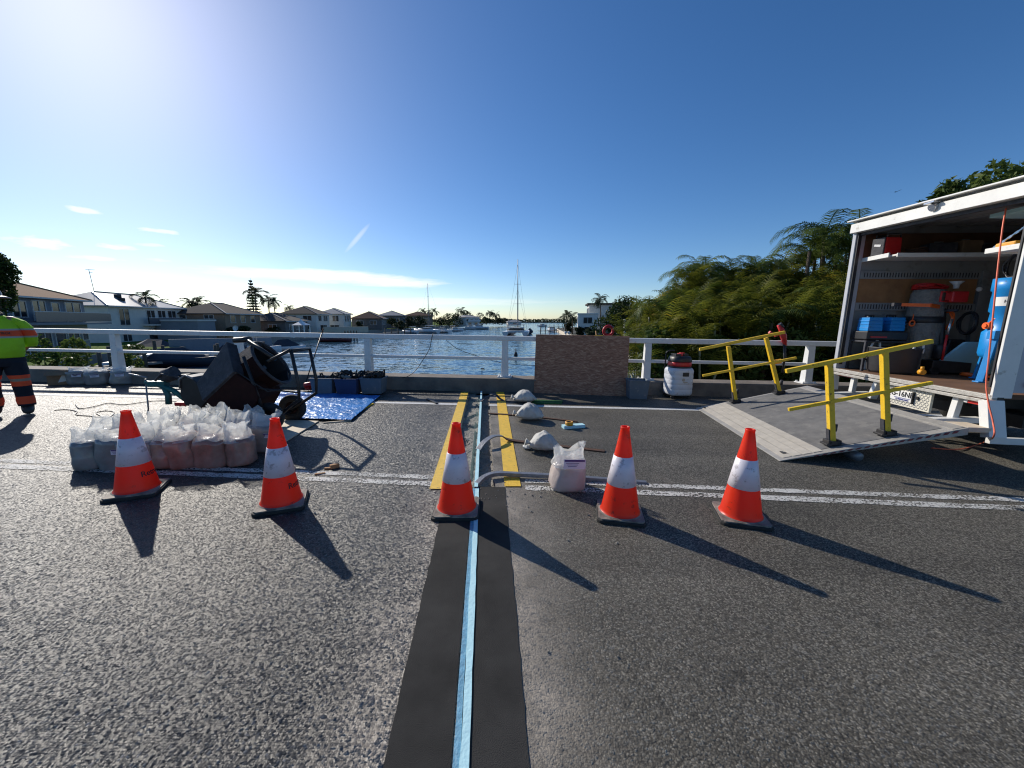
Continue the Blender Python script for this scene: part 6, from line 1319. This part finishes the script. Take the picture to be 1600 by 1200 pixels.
# distant palms and trees
def fp(kind, u, vtop, D, label, sc=1.0, tr=.12, group='distant palms along the canal', base=None, bend=.4, mesh=None):
    p = F(u, vtop, D); h = p.z-GZ; t = palm_proto('distant_palm', [mesh or farp[kind % 2]], h, tr, None, bend, 1, label, group, int(u)); t.location = (p.x, p.y, GZ)
    for c in t.children:
        if c.name.startswith('crown'): c.scale = (sc,)*3
    return t
fp(0, 224, 463, 60, 'slim wind-bent palm standing between the white house and its neighbour', 1.0)
fp(1, 248, 476, 70, 'low dark palm behind the right end of the white house roof', 1.3)
fp(0, 296, 474, 72, 'bushy palm behind the brown brick house roof, left one', 1.3); fp(1, 312, 474, 74, 'bushy palm behind the brown brick house roof, right one', 1.3)
fp(0, 396, 458, 85, 'palm leaning over the tall pine tree', 1.5); fp(1, 418, 468, 88, 'palm just right of the tall pine tree', 1.3); fp(0, 429, 472, 92, 'slimmer palm right of the pine tree', 1.1)
fp(1, 452, 481, 100, 'small palm tuft left of the pale house roofs', .9)
fp(0, 662, 486, 190, 'palm left of the thin mast', 1.6); fp(1, 671, 489, 192, 'palm behind the thin mast', 1.6); fp(0, 678, 486, 194, 'palm right of the thin mast', 1.6)
fp(1, 722, 486, 230, 'palm on the wooded point, tallest left one', 2.4); fp(0, 731, 491, 232, 'shorter palm on the wooded point', 2.0)
fp(1, 764, 489, 260, 'palm near the tip of the wooded point', 2.0); fp(0, 775, 492, 262, 'palm at the tip of the wooded point', 2.2); fp(1, 770, 490, 270, 'slender palm between the two at the point', 1.6)
fp(1, 941, 467, 80, 'tall wind-blown palm above the flat roofed house', 1.15, bend=.8)
fp(0, 884, 493, 92, 'short palm beside the jetty on the right bank', 1.3); fp(1, 895, 496, 88, 'short palm before the flat roofed house', 1.2)
# norfolk pine
p = F(398, 500, 90); t = thing('pine_tree', 'tall narrow pine tree standing above the palms', 'tree', (p.x, p.y, GZ), deck=False); H_ = F(398, 434, 90).z-GZ; mb = MB(); mb.tube([(0, 0, 0), (0, 0, H_*.6), (0, 0, H_)], [.2, .12, .02], 8); part('trunk', mb, M['bark'], t)
mb = MB()
for k in range(15):
    z = H_*(.25+.74*k/15); rr_ = 1.9*(1-k/15.5)+.12
    for j in range(7):
        a = j*.897+k; e_ = Vector((math.cos(a)*rr_, math.sin(a)*rr_, z-.1)); mb.tube([(0, 0, z), e_*.5+Vector((0, 0, z*.5-.12)), e_], [.10, .16, .04], 5)
        for q in range(4): b_ = Vector((0, 0, z)).lerp(e_, .35+.2*q); mb.tube([b_, b_+Vector((rnd.uniform(-.3, .3), rnd.uniform(-.3, .3), .25))], [.08, .02], 4)
part('crown', mb, M['leaf_far'], t)
# tree masses on the left bank, each its own tree
masses = [(640, 497, 150, 3), (655, 495, 165, 3), (585, 499, 130, 3), (470, 505, 95, 2.2), (700, 492, 205, 4), (712, 489, 215, 4.5), (738, 491, 235, 5), (750, 492, 240, 5), (760, 495, 255, 5), (778, 496, 265, 5), (788, 498, 275, 4.5), (690, 496, 195, 3.5), (612, 500, 140, 3), (380, 512, 70, 2), (362, 515, 66, 1.6), (430, 510, 80, 1.8), (625, 503, 135, 2.5), (560, 505, 118, 1.6), (890, 506, 95, 1.6), (905, 512, 80, 1.3), (925, 514, 60, 1.4)]
near_ = ['behind the thin-masted boat', 'left of the thin-masted boat', 'beside the brown roofs', 'below the pale two-storey houses', 'at the start of the wooded point', 'on the wooded point under the tallest palm', 'in the middle of the wooded point', 'right of the middle of the wooded point', 'near the tip of the wooded point', 'below the last palms of the point', 'at the very tip of the point', 'between the masts and the wooded point', 'above the brown boat sheds', 'on the lawn right of the brick house', 'on the lawn under the brick house windows', 'beside the white gazebo', 'behind the moored motor boats', 'right of the pale two-storey houses', 'beside the jetty on the right bank', 'in front of the flat roofed house', 'left of the big round bush']
for i, (u, v, D, w) in enumerate(masses):
    p = F(u, v, D); h = p.z-GZ; tree('distant dark tree '+near_[i], (p.x, p.y, GZ), h*.7, blobs(h*.15, h, w, w*.8, 9, 120+i, .42), 1300, .05*w+.12, M['leaf_far'], 'distant trees along the canal', .12, name='distant_tree', seed=120+i)

# ------------------------------------------------------------------ houses
def house(label, u, vbase_none, D, w, d, hw, hr, wallm, roofm, rz=0, wins=(), balcony=None, ridge=.5, zb=GZ, name='house', group=None, over=.5, extra=None, roof_off=0, flat=False):
    p = F(u, 500, D); sx_ = 1 if rz < 0 else -1
    off = Matrix.Rotation(rz, 3, 'Z') @ Vector((-sx_*w/2, d/2, 0)); t = thing(name, label, 'house', (p.x+off.x, p.y+off.y, zb), rz, group, deck=False)
    mb = MB(); mb.box((0, 0, hw/2), (w, d, hw)); wl = part('wall', mb, wallm, t)
    mb = MB(); ww, dd = w/2+over, d/2+over; rl_ = max(0, (w-d)/2)*1.0+ridge
    if flat: mb.box((0, 0, hw+hr/2), (2*ww, 2*dd, hr))
    else:
        z0 = hw; vs = [(-ww, -dd, z0), (ww, -dd, z0), (ww, dd, z0), (-ww, dd, z0), (-rl_+roof_off, 0, z0+hr), (rl_+roof_off, 0, z0+hr), (-ww, -dd, z0-.15), (ww, -dd, z0-.15), (ww, dd, z0-.15), (-ww, dd, z0-.15)]
        mb.add(vs, [(0, 1, 5, 4), (1, 2, 5), (2, 3, 4, 5), (3, 0, 4), (6, 7, 1, 0), (7, 8, 2, 1), (8, 9, 3, 2), (9, 6, 0, 3), (9, 8, 7, 6)])
    rf = part('roof', mb, roofm, t)
    if not flat:
        mb = MB(); e = Vector((0, 0, .04)); A_ = Vector((-rl_+roof_off, 0, z0+hr)); B_ = Vector((rl_+roof_off, 0, z0+hr))
        for a, b in ((A_, B_), (A_, Vector((-ww, -dd, z0))), (B_, Vector((ww, -dd, z0)))): mb.beam(a+e, b+e, .16, .10)
        part('ridge_capping', mb, M['rf_grey'] if roofm in (M['rf_dark'], M['rf_brown']) else roofm, rf)
        mb = MB(); mb.box((0, -dd-.05, z0-.08), (2*ww, .1, .14)); part('gutter', mb, M['frame_w'], rf)
    for (x, z, a, b, *rest) in wins:
        face_ = rest[0] if rest else 'f'
        def bx(mb, cx_, cz_, sw, sh, th):
            if face_ == 'f': mb.box((cx_, -d/2-th/2, cz_), (sw, th, sh))
            else: mb.box((-(w/2+th/2) if face_ == 'l' else w/2+th/2, cx_, cz_), (th, sw, sh))
        mb = MB(); bx(mb, x, z+b/2+.03, a+.12, .07, .08); bx(mb, x, z-b/2-.03, a+.12, .07, .08)
        for k in range(3 if a > 1.4 else 2):
            n_ = 2 if a > 1.4 else 1; bx(mb, x-a/2+a*k/n_, z, .07, b, .08)
        f_ = part('window', mb, M['frame_w'], t); mb = MB(); bx(mb, x, z, a, b, .03); part('pane', mb, M['glass'], f_)
    if balcony:
        x0, x1, z, dp, m_ = balcony; mb = MB(); mb.box(((x0+x1)/2, -d/2-dp/2, z-.1), (x1-x0, dp, .22)); bl_ = part('balcony', mb, wallm, t)
        mb = MB(); mb.box(((x0+x1)/2, -d/2-dp, z+.5), (x1-x0, .05, .85)); part('balustrade', mb, m_, bl_); mb = MB(); mb.box(((x0+x1)/2, -d/2-dp, z+.96), (x1-x0, .08, .06)); part('handrail', mb, M['frame_w'], bl_)
    return t
glassb = mat('smoked_balustrade', (.09, .10, .12), .2, var=.1)
h1 = house('large blue-grey two-storey house with tan tiled roof and long balcony, behind the person', 15, 0, 32, 9.5, 8, 5.1, 1.8, M['hw_blue'], M['rf_tan'], R(111), [(-3.6, 4.0, 1.5, 1.3), (-1.4, 3.9, 1.5, 1.7), (.6, 3.9, 1.0, 1.5), (3.0, 3.8, 2.2, 1.9), (-3.4, 1.1, 1.6, 1.9), (-1.4, 1.1, 1.6, 2.0), (.6, 1.1, 1.4, 2.0), (2.4, 1.1, 1.6, 2.0), (4.1, 1.5, .9, .9), (0, 3.9, 1.6, 1.2, 'l')], (-4.2, 6.3, 2.85, 1.3, glassb), .2)
h2 = house('white two-storey house with shiny grey tiled roof and tall antenna', 171, 0, 52, 14, 8.5, 5.0, 2.0, M['hw_white'], M['rf_shiny'], R(98), [(-4.6, 3.5, 1.7, 2.2), (.2, 3.5, 1.6, 2.0), (2.4, 3.5, 1.6, 2.0), (4.6, 3.6, 1.8, 1.8), (1.5, 1.0, 4.5, 1.6), (-4.6, .9, 1.5, 1.5), (1.5, 1.0, 2.2, 1.2, 'l')], (-1.6, 5.4, 2.45, 1.0, glassb), .8)
mb = MB(); mb.tube([(-3.2, 0, 6.9), (-3.2, .2, 10.0)], .035, 6).tube([(-3.2, -.5, 9.95), (-3.2, .6, 10.0)], .025, 5).tube([(-3.2, -.2, 9.6), (-3.2, .2, 9.6)], .025, 5); part('antenna', mb, M['alloy'], h2)
mb = MB(); mb.cyl((-1.6, -1.6, 6.5), .4, .5, 12).cyl((-2.4, -2.6, 6.0), .4, .4, 12); part('roof_vent', mb, M['black'], [c for c in h2.children if c.name.startswith('roof')][0])
h2b = house('low white flat-roofed garage wing between the white and brick houses', 308, 0, 60, 4, 6, 2.9, .25, M['hw_blue'], M['hw_white'], R(95), [(.6, 1.2, 1.6, .8, 'l')], flat=True, over=.15)
h3 = house('brown brick house with dark hipped tile roof and white gutters', 352, 0, 66, 11, 8.6, 4.2, 1.9, M['hw_brick'], M['rf_dark'], R(96), [(-3.4, 3.2, 1.4, 1.2), (-.4, 3.2, 1.4, 1.2), (2.8, 3.2, 1.4, 1.2), (-1.8, 3.6, 1.5, .6, 'l'), (2.4, 3.6, 1.3, .6, 'l')], None, .6)
h4 = house('low dark-roofed bungalow behind the white gazebo', 445, 0, 80, 11, 9, 2.9, 1.7, M['hw_dark'], M['rf_dark'], R(96), [(-3, 1.6, 1.6, 1.2), (0, 1.6, 1.6, 1.2), (3, 1.6, 1.6, 1.2), (-2, 1.6, 1.6, 1.0, 'l'), (1.5, 1.6, 1.6, 1.0, 'l')], None, .8)
h5 = house('pale two-storey house with brown hipped roof, left of a similar house', 494, 0, 96, 10, 8, 4.6, 1.9, M['hw_white'], M['rf_dark'], R(98), [(-2.4, 3.5, 2.2, 1.3), (1.8, 3.5, 3.0, 1.3), (0, 1.1, 5, 1.4), (-2, 3.5, 2.0, 1.2, 'l'), (1.6, 3.5, 2.0, 1.2, 'l')], None, .5)
h6 = house('pale blue-white two-storey house right of its twin', 537, 0, 110, 9.0, 7, 4.8, 1.6, M['hw_white'], M['rf_grey'], R(100), [(-2.4, 3.5, 1.8, 1.6), (.4, 3.5, 1.8, 1.6), (3.0, 3.5, 1.6, 1.6), (-1.4, 3.5, 1.6, 1.5, 'l'), (1.6, 3.5, 1.6, 1.5, 'l'), (-1, 1.0, 2.4, 1.3, 'l')], None, .5)
h7 = house('brown-roofed house with dark walls beside the moored boats', 596, 0, 124, 11, 9, 3.6, 2.2, M['hw_dark'], M['rf_brown'], R(100), [(-3, 2.2, 2.0, 1.2), (1, 2.2, 2.0, 1.2), (-2, 2.2, 2.0, 1.2, 'l'), (2, 2.2, 2.0, 1.2, 'l')], None, .8)
h8 = house('long dark house with grey roof left of the masts', 630, 0, 148, 14, 9, 4.8, 1.8, M['hw_dark'], M['rf_grey'], R(102), [(-4, 3.2, 2.4, 1.2), (0, 3.2, 2.4, 1.2), (4, 3.2, 2.4, 1.2), (-2, 3.2, 2.4, 1.2, 'l')], None, .8)
h9 = house('wide brown-roofed house behind the thin-masted boat', 676, 0, 172, 22, 12, 5.0, 1.8, M['hw_brick'], M['rf_brown'], R(108), [(-6, 3.2, 3, 1.3), (0, 3.2, 3, 1.3), (6, 3.2, 3, 1.3), (-3, 3.2, 3, 1.2, 'l'), (2, 3.2, 3, 1.2, 'l')], None, 2)
h10 = house('pale waterfront house with striped balconies left of the wooded point', 728, 0, 215, 13, 9, 4.6, 1.2, M['hw_white'], M['rf_grey'], R(60), [(-5, 3.2, 2.4, 1.1), (-1, 3.2, 2.4, 1.1), (3.5, 3.2, 2.4, 1.1), (-3, 1.0, 3, 1.1), (3, 1.0, 3, 1.1)], (-6, 6, 2.3, 1.2, M['frame_w']), 1)
h11 = house('small pale boathouse at the tip of the wooded point', 794, 0, 262, 9, 6, 2.6, 1.2, M['hw_white'], M['rf_grey'], R(12), [(0, 1.4, 2, 1)], None, .5, zb=WZ+.4)
h12 = house('white flat-roofed modern house on the right bank under the wind-blown palm', 920, 0, 84, 7, 8, 6.3, .35, M['hw_white'], M['rf_dark'], R(-97), [(-1.6, 4.6, 1.8, 2.0), (1.6, 4.6, 1.8, 2.0), (0, 1.4, 3.2, 1.6), (-2.4, 2.0, 1.6, .5, 'r')], None, flat=True, over=.4)
h13 = house('low white wing in front of the flat-roofed modern house', 903, 0, 80, 3.2, 4, 4.2, .25, M['hw_white'], M['hw_white'], R(-97), [(0, 3.0, 1.4, 1.2), (0, 3.0, 1.8, 1.2, 'r'), (0, 1.2, 1.4, 1.0, 'r')], flat=True, over=.1)
# gazebo
p = F(470, 500, 68); t = thing('gazebo', 'small white gazebo with peaked roof on the canal edge', 'gazebo', (p.x, p.y, GZ), deck=False)
mb = MB(); mb.add([(-1.1, -1.1, 2.2), (1.1, -1.1, 2.2), (1.1, 1.1, 2.2), (-1.1, 1.1, 2.2), (-.3, -.3, 2.75), (.3, -.3, 2.75), (.3, .3, 2.75), (-.3, .3, 2.75), (0, 0, 3.3)], [(0, 1, 5, 4), (1, 2, 6, 5), (2, 3, 7, 6), (3, 0, 4, 7), (4, 5, 8), (5, 6, 8), (6, 7, 8), (7, 4, 8), (3, 2, 1, 0)]); part('roof', mb, M['hull_white'], t)
for i in (-1, 1):
    for j in (-1, 1): mb = MB(); mb.box((i*.95, j*.95, 1.1), (.14, .14, 2.2)); part('post', mb, M['hull_white'], t)

# ------------------------------------------------------------------ boats and jetties
def hull_mb(L, Wd, H, fine=.75):
    mb = MB(); n = 14; rings = []
    for i in range(n+1):
        s = i/n; x = -L/2+L*s; wf = (1-max(0, (s-.45)/.55)**2.2*1.0); wf = max(wf, .02); sh = H*(1+.25*s*s)
        rings.append([(x, -Wd/2*wf, sh), (x, -Wd/2*wf*.92, sh*.45), (x, -Wd/2*wf*.45, .02), (x, 0, -.1), (x, Wd/2*wf*.45, .02), (x, Wd/2*wf*.92, sh*.45), (x, Wd/2*wf, sh)])
    mb.add(sum(rings, []), [(i*7+k, i*7+k+1, (i+1)*7+k+1, (i+1)*7+k) for i in range(n) for k in range(6)], True)
    mb.add(sum([[r[0], r[6]] for r in rings], []), [(2*i, 2*i+1, 2*i+3, 2*i+2) for i in range(n)]); mb.add(rings[0], [tuple(range(7))]); return mb
def boat(label, u, v, rz, L, Wd, H, kind='motor', group='boats moored along the canal', name='motor_boat', hullm=None, mast=0):
    p = G_w(u, v); t = thing(name, label, 'boat', (p.x, p.y, WZ+.02), rz, group, deck=False); part('hull', hull_mb(L, Wd, H), hullm or M['hull_white'], t)
    if kind == 'motor':
        mb = MB(); mb.box((-L*.05, 0, H+.35), (L*.34, Wd*.66, .7), top=(.75, .85), sh=(-.1, 0)); c = part('cabin', mb, M['hull_white'], t, .05)
        mb = MB(); mb.box((-L*.05, 0, H+.42), (L*.345, Wd*.67, .26), top=(.92, .97), sh=(-.03, 0)); part('window', mb, M['glass'], c)
        mb = MB(); mb.box((-L*.18, 0, H+1.35), (L*.3, Wd*.7, .06)); [mb.beam((-L*.18+i*L*.13, j*Wd*.3, H+.3), (-L*.18+i*L*.13, j*Wd*.33, H+1.33), .04) for i in (-1, 1) for j in (-1, 1)]; part('canopy', mb, M['hull_white'], t)
    if kind == 'cover':
        mb = MB(); mb.add([(-L*.45, -Wd*.45, H), (L*.1, -Wd*.48, H*1.05), (L*.1, Wd*.48, H*1.05), (-L*.45, Wd*.45, H), (-L*.3, 0, H+.9), (0, 0, H+1.0), (L*.35, 0, H*1.2)], [(0, 1, 5, 4), (2, 3, 4, 5), (3, 0, 4), (1, 6, 5), (6, 2, 5)]); part('cover', mb, M['hull_navy'], t)
    if mast:
        mb = MB(); mb.tube([(L*.08, 0, H), (L*.08, 0, H+mast)], [.11, .06], 8); ms_ = part('mast', mb, M['mast'], t); mb = MB(); mb.tube([(L*.08, -.9, H+mast*.45), (L*.08, .9, H+mast*.45)], .03, 5); mb.tube([(L*.08, -.6, H+mast*.72), (L*.08, .6, H+mast*.72)], .03, 5); part('spreader', mb, M['mast'], ms_)
        mb = MB(); [mb.tube([a, (L*.08, 0, H+mast)], .012, 4) for a in ((L*.5, 0, H), (-L*.48, 0, H), (L*.08, Wd*.5, H), (L*.08, -Wd*.5, H))]; part('rigging', mb, M['mast'], ms_)
        mb = MB(); mb.tube([(L*.08, 0, H+1.3), (-L*.35, 0, H+1.2)], .12, 7); part('boom', mb, M['hull_navy'], t)
    return t
def G_w(u, v): d = ray(u, v); k = (WZ-CAMH)/d.z; return Vector((0, 0, CAMH))+d*k
# catamaran
p = G_w(808, 524); t = thing('catamaran', 'large white sailing catamaran with a very tall bare mast anchored mid canal', 'boat', (p.x, p.y, WZ+.02), R(84), deck=False)
for s in (-1, 1): mb = hull_mb(12, 1.5, 1.15); mb.v = [(x, y+s*2.6, z) for x, y, z in mb.v]; part('hull', mb, M['hull_white'], t)
mb = MB(); mb.box((-.5, 0, 1.1), (8, 4.6, .5)); part('bridge_deck', mb, M['hull_white'], t, .1)
mb = MB(); mb.box((-.6, 0, 1.75), (4.6, 4.2, .9), top=(.8, .85)); c = part('cabin', mb, M['hull_white'], t, .1); mb = MB(); mb.box((-.6, 0, 1.75), (4.45, 4.1, .4), top=(.93, .95)); mb.v = [(x*1.03, y*1.03, z) for x, y, z in mb.v]; part('window', mb, M['glass'], c)
mb = MB(); mb.box((-3.9, 0, 2.9), (3.0, 4.6, .12)); [mb.beam((-3.9+i*1.3, j*2.1, 1.3), (-3.9+i*1.3, j*2.1, 2.9), .09) for i in (-1, 1) for j in (-1, 1)]; part('canopy', mb, M['rf_grey'], t)
mz = F(808, 404, p.y).z-WZ; mb = MB(); mb.tube([(1.6, 0, 1.5), (1.6, 0, mz)], [.16, .09], 10); ms_ = part('mast', mb, M['mast'], t)
mb = MB(); [mb.tube([a, (1.6, 0, mz*b)], .025, 4) for a, b in (((5.8, 0, 1.2), .93), ((-.2, 2.8, 1.3), .95), ((-.2, -2.8, 1.3), .95), ((-.2, 2.8, 1.3), .62), ((-.2, -2.8, 1.3), .62))]; mb.tube([(1.6, -1.3, mz*.42), (1.6, 1.3, mz*.42)], .045, 5).tube([(1.6, -.9, mz*.68), (1.6, .9, mz*.68)], .04, 5); part('rigging', mb, M['mast'], ms_)
mb = MB(); mb.tube([(1.5, 0, 3.3), (-4.6, 0, 3.5)], .25, 8); part('boom', mb, M['rf_grey'], t)
boat('white motor yacht with canopy moored below the thin mast palms', 666, 520.5, R(160), 9, 3.0, 1.1)
boat('small sailing boat with a thin tall mast behind the moored yacht', 674, 519, R(165), 10, 3, 1.0, 'sail', mast=15.5, name='sailing_boat')
boat('small white boat at the left end of the moored row', 641, 521, R(170), 5, 2, .8)
boat('white cruiser moored right of the thin-masted boat', 690, 520, R(150), 7, 2.6, .9); boat('low grey boat moored below the pale waterfront house', 712, 517.5, R(20), 6, 2.4, .7)
boat('white fishing boat with tall superstructure off the wooded point', 747, 514.5, R(175), 10, 3.6, 1.2); boat('long low white boat left of the fishing boat', 730, 514.5, R(178), 8, 2.8, .6)
boat('white motor boat cut off by the railing post top, left of the catamaran', 797, 522.5, R(100), 6, 2.6, .9); boat('dark inflatable tender right of the catamaran', 828, 521.5, R(80), 4, 2.0, .8, 'cover', hullm=M['hull_navy'])
boat('white boat moored by the jetty piles on the right', 861, 517.5, R(95), 8, 2.8, .9); boat('second distant white boat behind the jetty', 848, 510, R(40), 8, 2.8, .9)
boat('upturned-looking pale tinny at the water edge left of the dark rod', 452, 549, R(15), 4.2, 1.8, .65, 'cover', hullm=M['hull_white'], name='dinghy')
boat('covered grey speedboat on the pontoon under the top rail', 236, 556, R(170), 6.5, 2.4, 1.0, 'cover'); boat('long dark covered boat behind the mixer handle', 290, 572, R(8), 6.0, 2.2, .7, 'cover', hullm=M['hull_navy'])
boat('dark open boat below the lawn beside the seawall', 375, 560, R(12), 5.0, 2.0, .6, 'cover', hullm=M['hull_white']); boat('white runabout behind the mixer drum', 405, 553, R(20), 5, 2, .8)
boat('maroon-covered boat moored beside the gazebo', 525, 534, R(0), 6, 2.2, .6, 'cover', hullm=mat('boat_maroon', (.12, .03, .03), .5))
# pontoon, gangways, jetties
def pontoon(label, a, b, w, z, piles=4, name='jetty', m=None, legs=True):
    A_, B_ = G_w(*a), G_w(*b); t = thing(name, label, 'jetty', (0, 0, 0), 0, 'jetties along the canal', deck=False); A_.z = B_.z = WZ+z; mb = MB(); mb.beam(A_, B_, w, .2); part('decking', mb, m or M['seawall'], t, .02)
    for k in range(piles):
        q = A_.lerp(B_, k/(max(1, piles-1))); nn = (B_-A_).cross(Vector((0, 0, 1))).normalized()*w*.55; mb = MB(); mb.tube([q+nn+Vector((0, 0, -z-.6)), q+nn+Vector((0, 0, 1.3))], .14, 8); part('pile', mb, M['bark'], t)
    return t
pontoon('pale concrete pontoon beyond the parapet left of the mixer', (150, 583), (330, 566), 1.6, .45, 4); pontoon('grey floating pontoon below the lawn behind the mixer', (255, 566), (410, 556), 1.4, .4, 3)
pontoon('jetty with dark piles right of the catamaran', (842, 520), (884, 519), 1.6, .6, 7); pontoon('short jetty with dark piles farther back on the right', (848, 511), (880, 511.5), 1.6, .6, 6)
pontoon('dark timber jetty below the pale two-storey houses', (538, 531.5), (556, 531), 2.0, .7, 5, m=M['bark']); pontoon('long low dark jetty below the brown roofs', (600, 523), (640, 522), 1.6, .6, 5)
pontoon('white gangway plank sloping behind the first railing post', (170, 590), (240, 570), .5, 1.0, 2, m=M['hull_white'])
# garden walls / lawn edge
t = thing('garden_wall', 'low blue-grey rendered garden wall at the edge of the lawn', 'wall', (0, 0, 0), deck=False); a, b = F(265, 545, 44), F(425, 540, 50); mb = MB(); a.z = b.z = GZ+.15; mb.beam(a, b, .3, 1.5); part('wall_body', mb, M['hw_blue'], t)
t = thing('garden_wall', 'sandy block wall on the bank below the pale houses', 'wall', (0, 0, 0), deck=False); a, b = F(505, 514, 96), F(575, 514, 104); mb = MB(); a.z = b.z = GZ+.6; mb.beam(a, b, .4, 1.5); part('wall_body', mb, M['hw_cream'], t)
t = thing('garden_wall', 'cream retaining wall seen under the railing behind the wet vacuum', 'wall', (0, 0, 0), deck=False); a, b = F(1015, 560, 24), F(1085, 580, 14); mb = MB(); a.z = b.z = GZ-.3; mb.beam(a, b, .4, 1.9); part('wall_body', mb, M['pale_wall'], t)
# bits above the strand board and a moored tinny under the rail
t = thing('mooring_pole', 'slim white pole standing above the right corner of the strand board', 'pole', (0, 0, 0), deck=False); a, b = F(979, 560, 26), F(976, 499, 26); mb = MB(); mb.tube([Vector((a.x, a.y, WZ-.5)), Vector((b.x, b.y, b.z))], .07, 8); part('pole_shaft', mb, M['hull_white'], t)
t = thing('life_ring', 'small red and white life ring on the bank above the strand board', 'life ring', F(951, 517, 30), deck=False); mb = MB(); mb.tube([(.36*math.cos(a), .1, .36*math.sin(a)) for a in np.linspace(0, 6.283, 20)], .11, 8, cap=False); part('ring_body', mb, M['red'], t); mb = MB(); mb.tube([(0, .1, -.4), (0, .1, -2.5)], .05, 6); part('stand', mb, M['hull_white'], t)
for i, (u, l) in enumerate(((884, 'white bollard light left of the flat roofed house garden'), (889, 'second white bollard light in the flat roofed house garden'))):
    p = F(u, 514, 52); t = thing('garden_light', l, 'garden light', (p.x, p.y, GZ), 0, 'garden lights', deck=False); mb = MB(); mb.tube([(0, 0, 0), (0, 0, 1.3)], .1, 8); part('stem', mb, M['hull_white'], t); mb = MB(); mb.lathe([(.001, 1.3), (.2, 1.32), (.2, 1.5), (.001, 1.6)], 10); part('lamp_head', mb, M['hull_white'], t)
p = G_w(1000, 588); boat('white tinny full of gear seen under the railing behind the grey tub', 1003, 577, R(70), 4.2, 1.7, .6, 'cover', hullm=M['hull_white'], name='dinghy')
p = G_w(806, 556); t = thing('channel_buoy', 'tiny dark channel buoy floating beyond the centre post', 'buoy', (p.x, p.y, WZ), deck=False); mb = MB(); mb.lathe([(.001, -.1), (.22, 0), (.2, .25), (.06, .5), (.03, .9), (.001, .95)], 12); part('float', mb, M['black'], t)
p = F(369, 511, 64); t = thing('satellite_dish', 'round white dish on the lawn by the brick house', 'dish', (p.x, p.y, GZ), deck=False); mb = MB(); mb.lathe([(.001, -.1), (.3, -.02), (.45, .1)], 16, c=(0, -.1, 1.75), mtx=Matrix.Rotation(R(80), 4, 'X')); part('dish_bowl', mb, M['hull_white'], t); mb = MB(); mb.tube([(0, 0, 0), (0, 0, 1.7)], .05, 6); part('stand', mb, M['alloy'], t)
p = F(1399, 300, 40); t = thing('bird', 'tiny dark bird gliding in the blue sky above the truck', 'bird', p, R(30), deck=False); mb = MB(); mb.add([(-.12, 0, 0), (0, -.10, .02), (.18, 0, .01), (0, .10, .02), (0, 0, .05), (0, 0, -.04), (-.02, -.42, .12), (.08, -.40, .12), (-.02, .42, .12), (.08, .40, .12)], [(0, 1, 4), (1, 2, 4), (2, 3, 4), (3, 0, 4), (1, 0, 5), (2, 1, 5), (3, 2, 5), (0, 3, 5), (1, 6, 7, 2), (3, 2, 9, 8)]); part('body', mb, M['black'], t)
# loose debris on the road, stones
mb = MB(); r_ = random.Random(9)
for i in range(90):
    x = r_.gauss(-.35, .5); y = r_.gauss(3.05, .22)
    s = r_.uniform(.003, .011); mb.box((x, y, s*.5+.002), (s*1.5, s*1.2, s), rz=r_.uniform(0, 3), top=(.6, .6))
for i in range(40): x = r_.uniform(-3, 4); y = r_.uniform(1.2, 6); s = r_.uniform(.003, .007); mb.box((x, y, s*.5+.002), (s*1.6, s, s), rz=r_.uniform(0, 3), top=(.6, .6))
o = struct('road_crumbs', mb, M['rough_conc'], kind='stuff')
# hair-fine tilt: everything on the bridge follows its slope
for o in DECK:
    if o.name in bpy.data.objects: o.matrix_basis = TM @ o.matrix_basis
print('objects', len(bpy.data.objects))
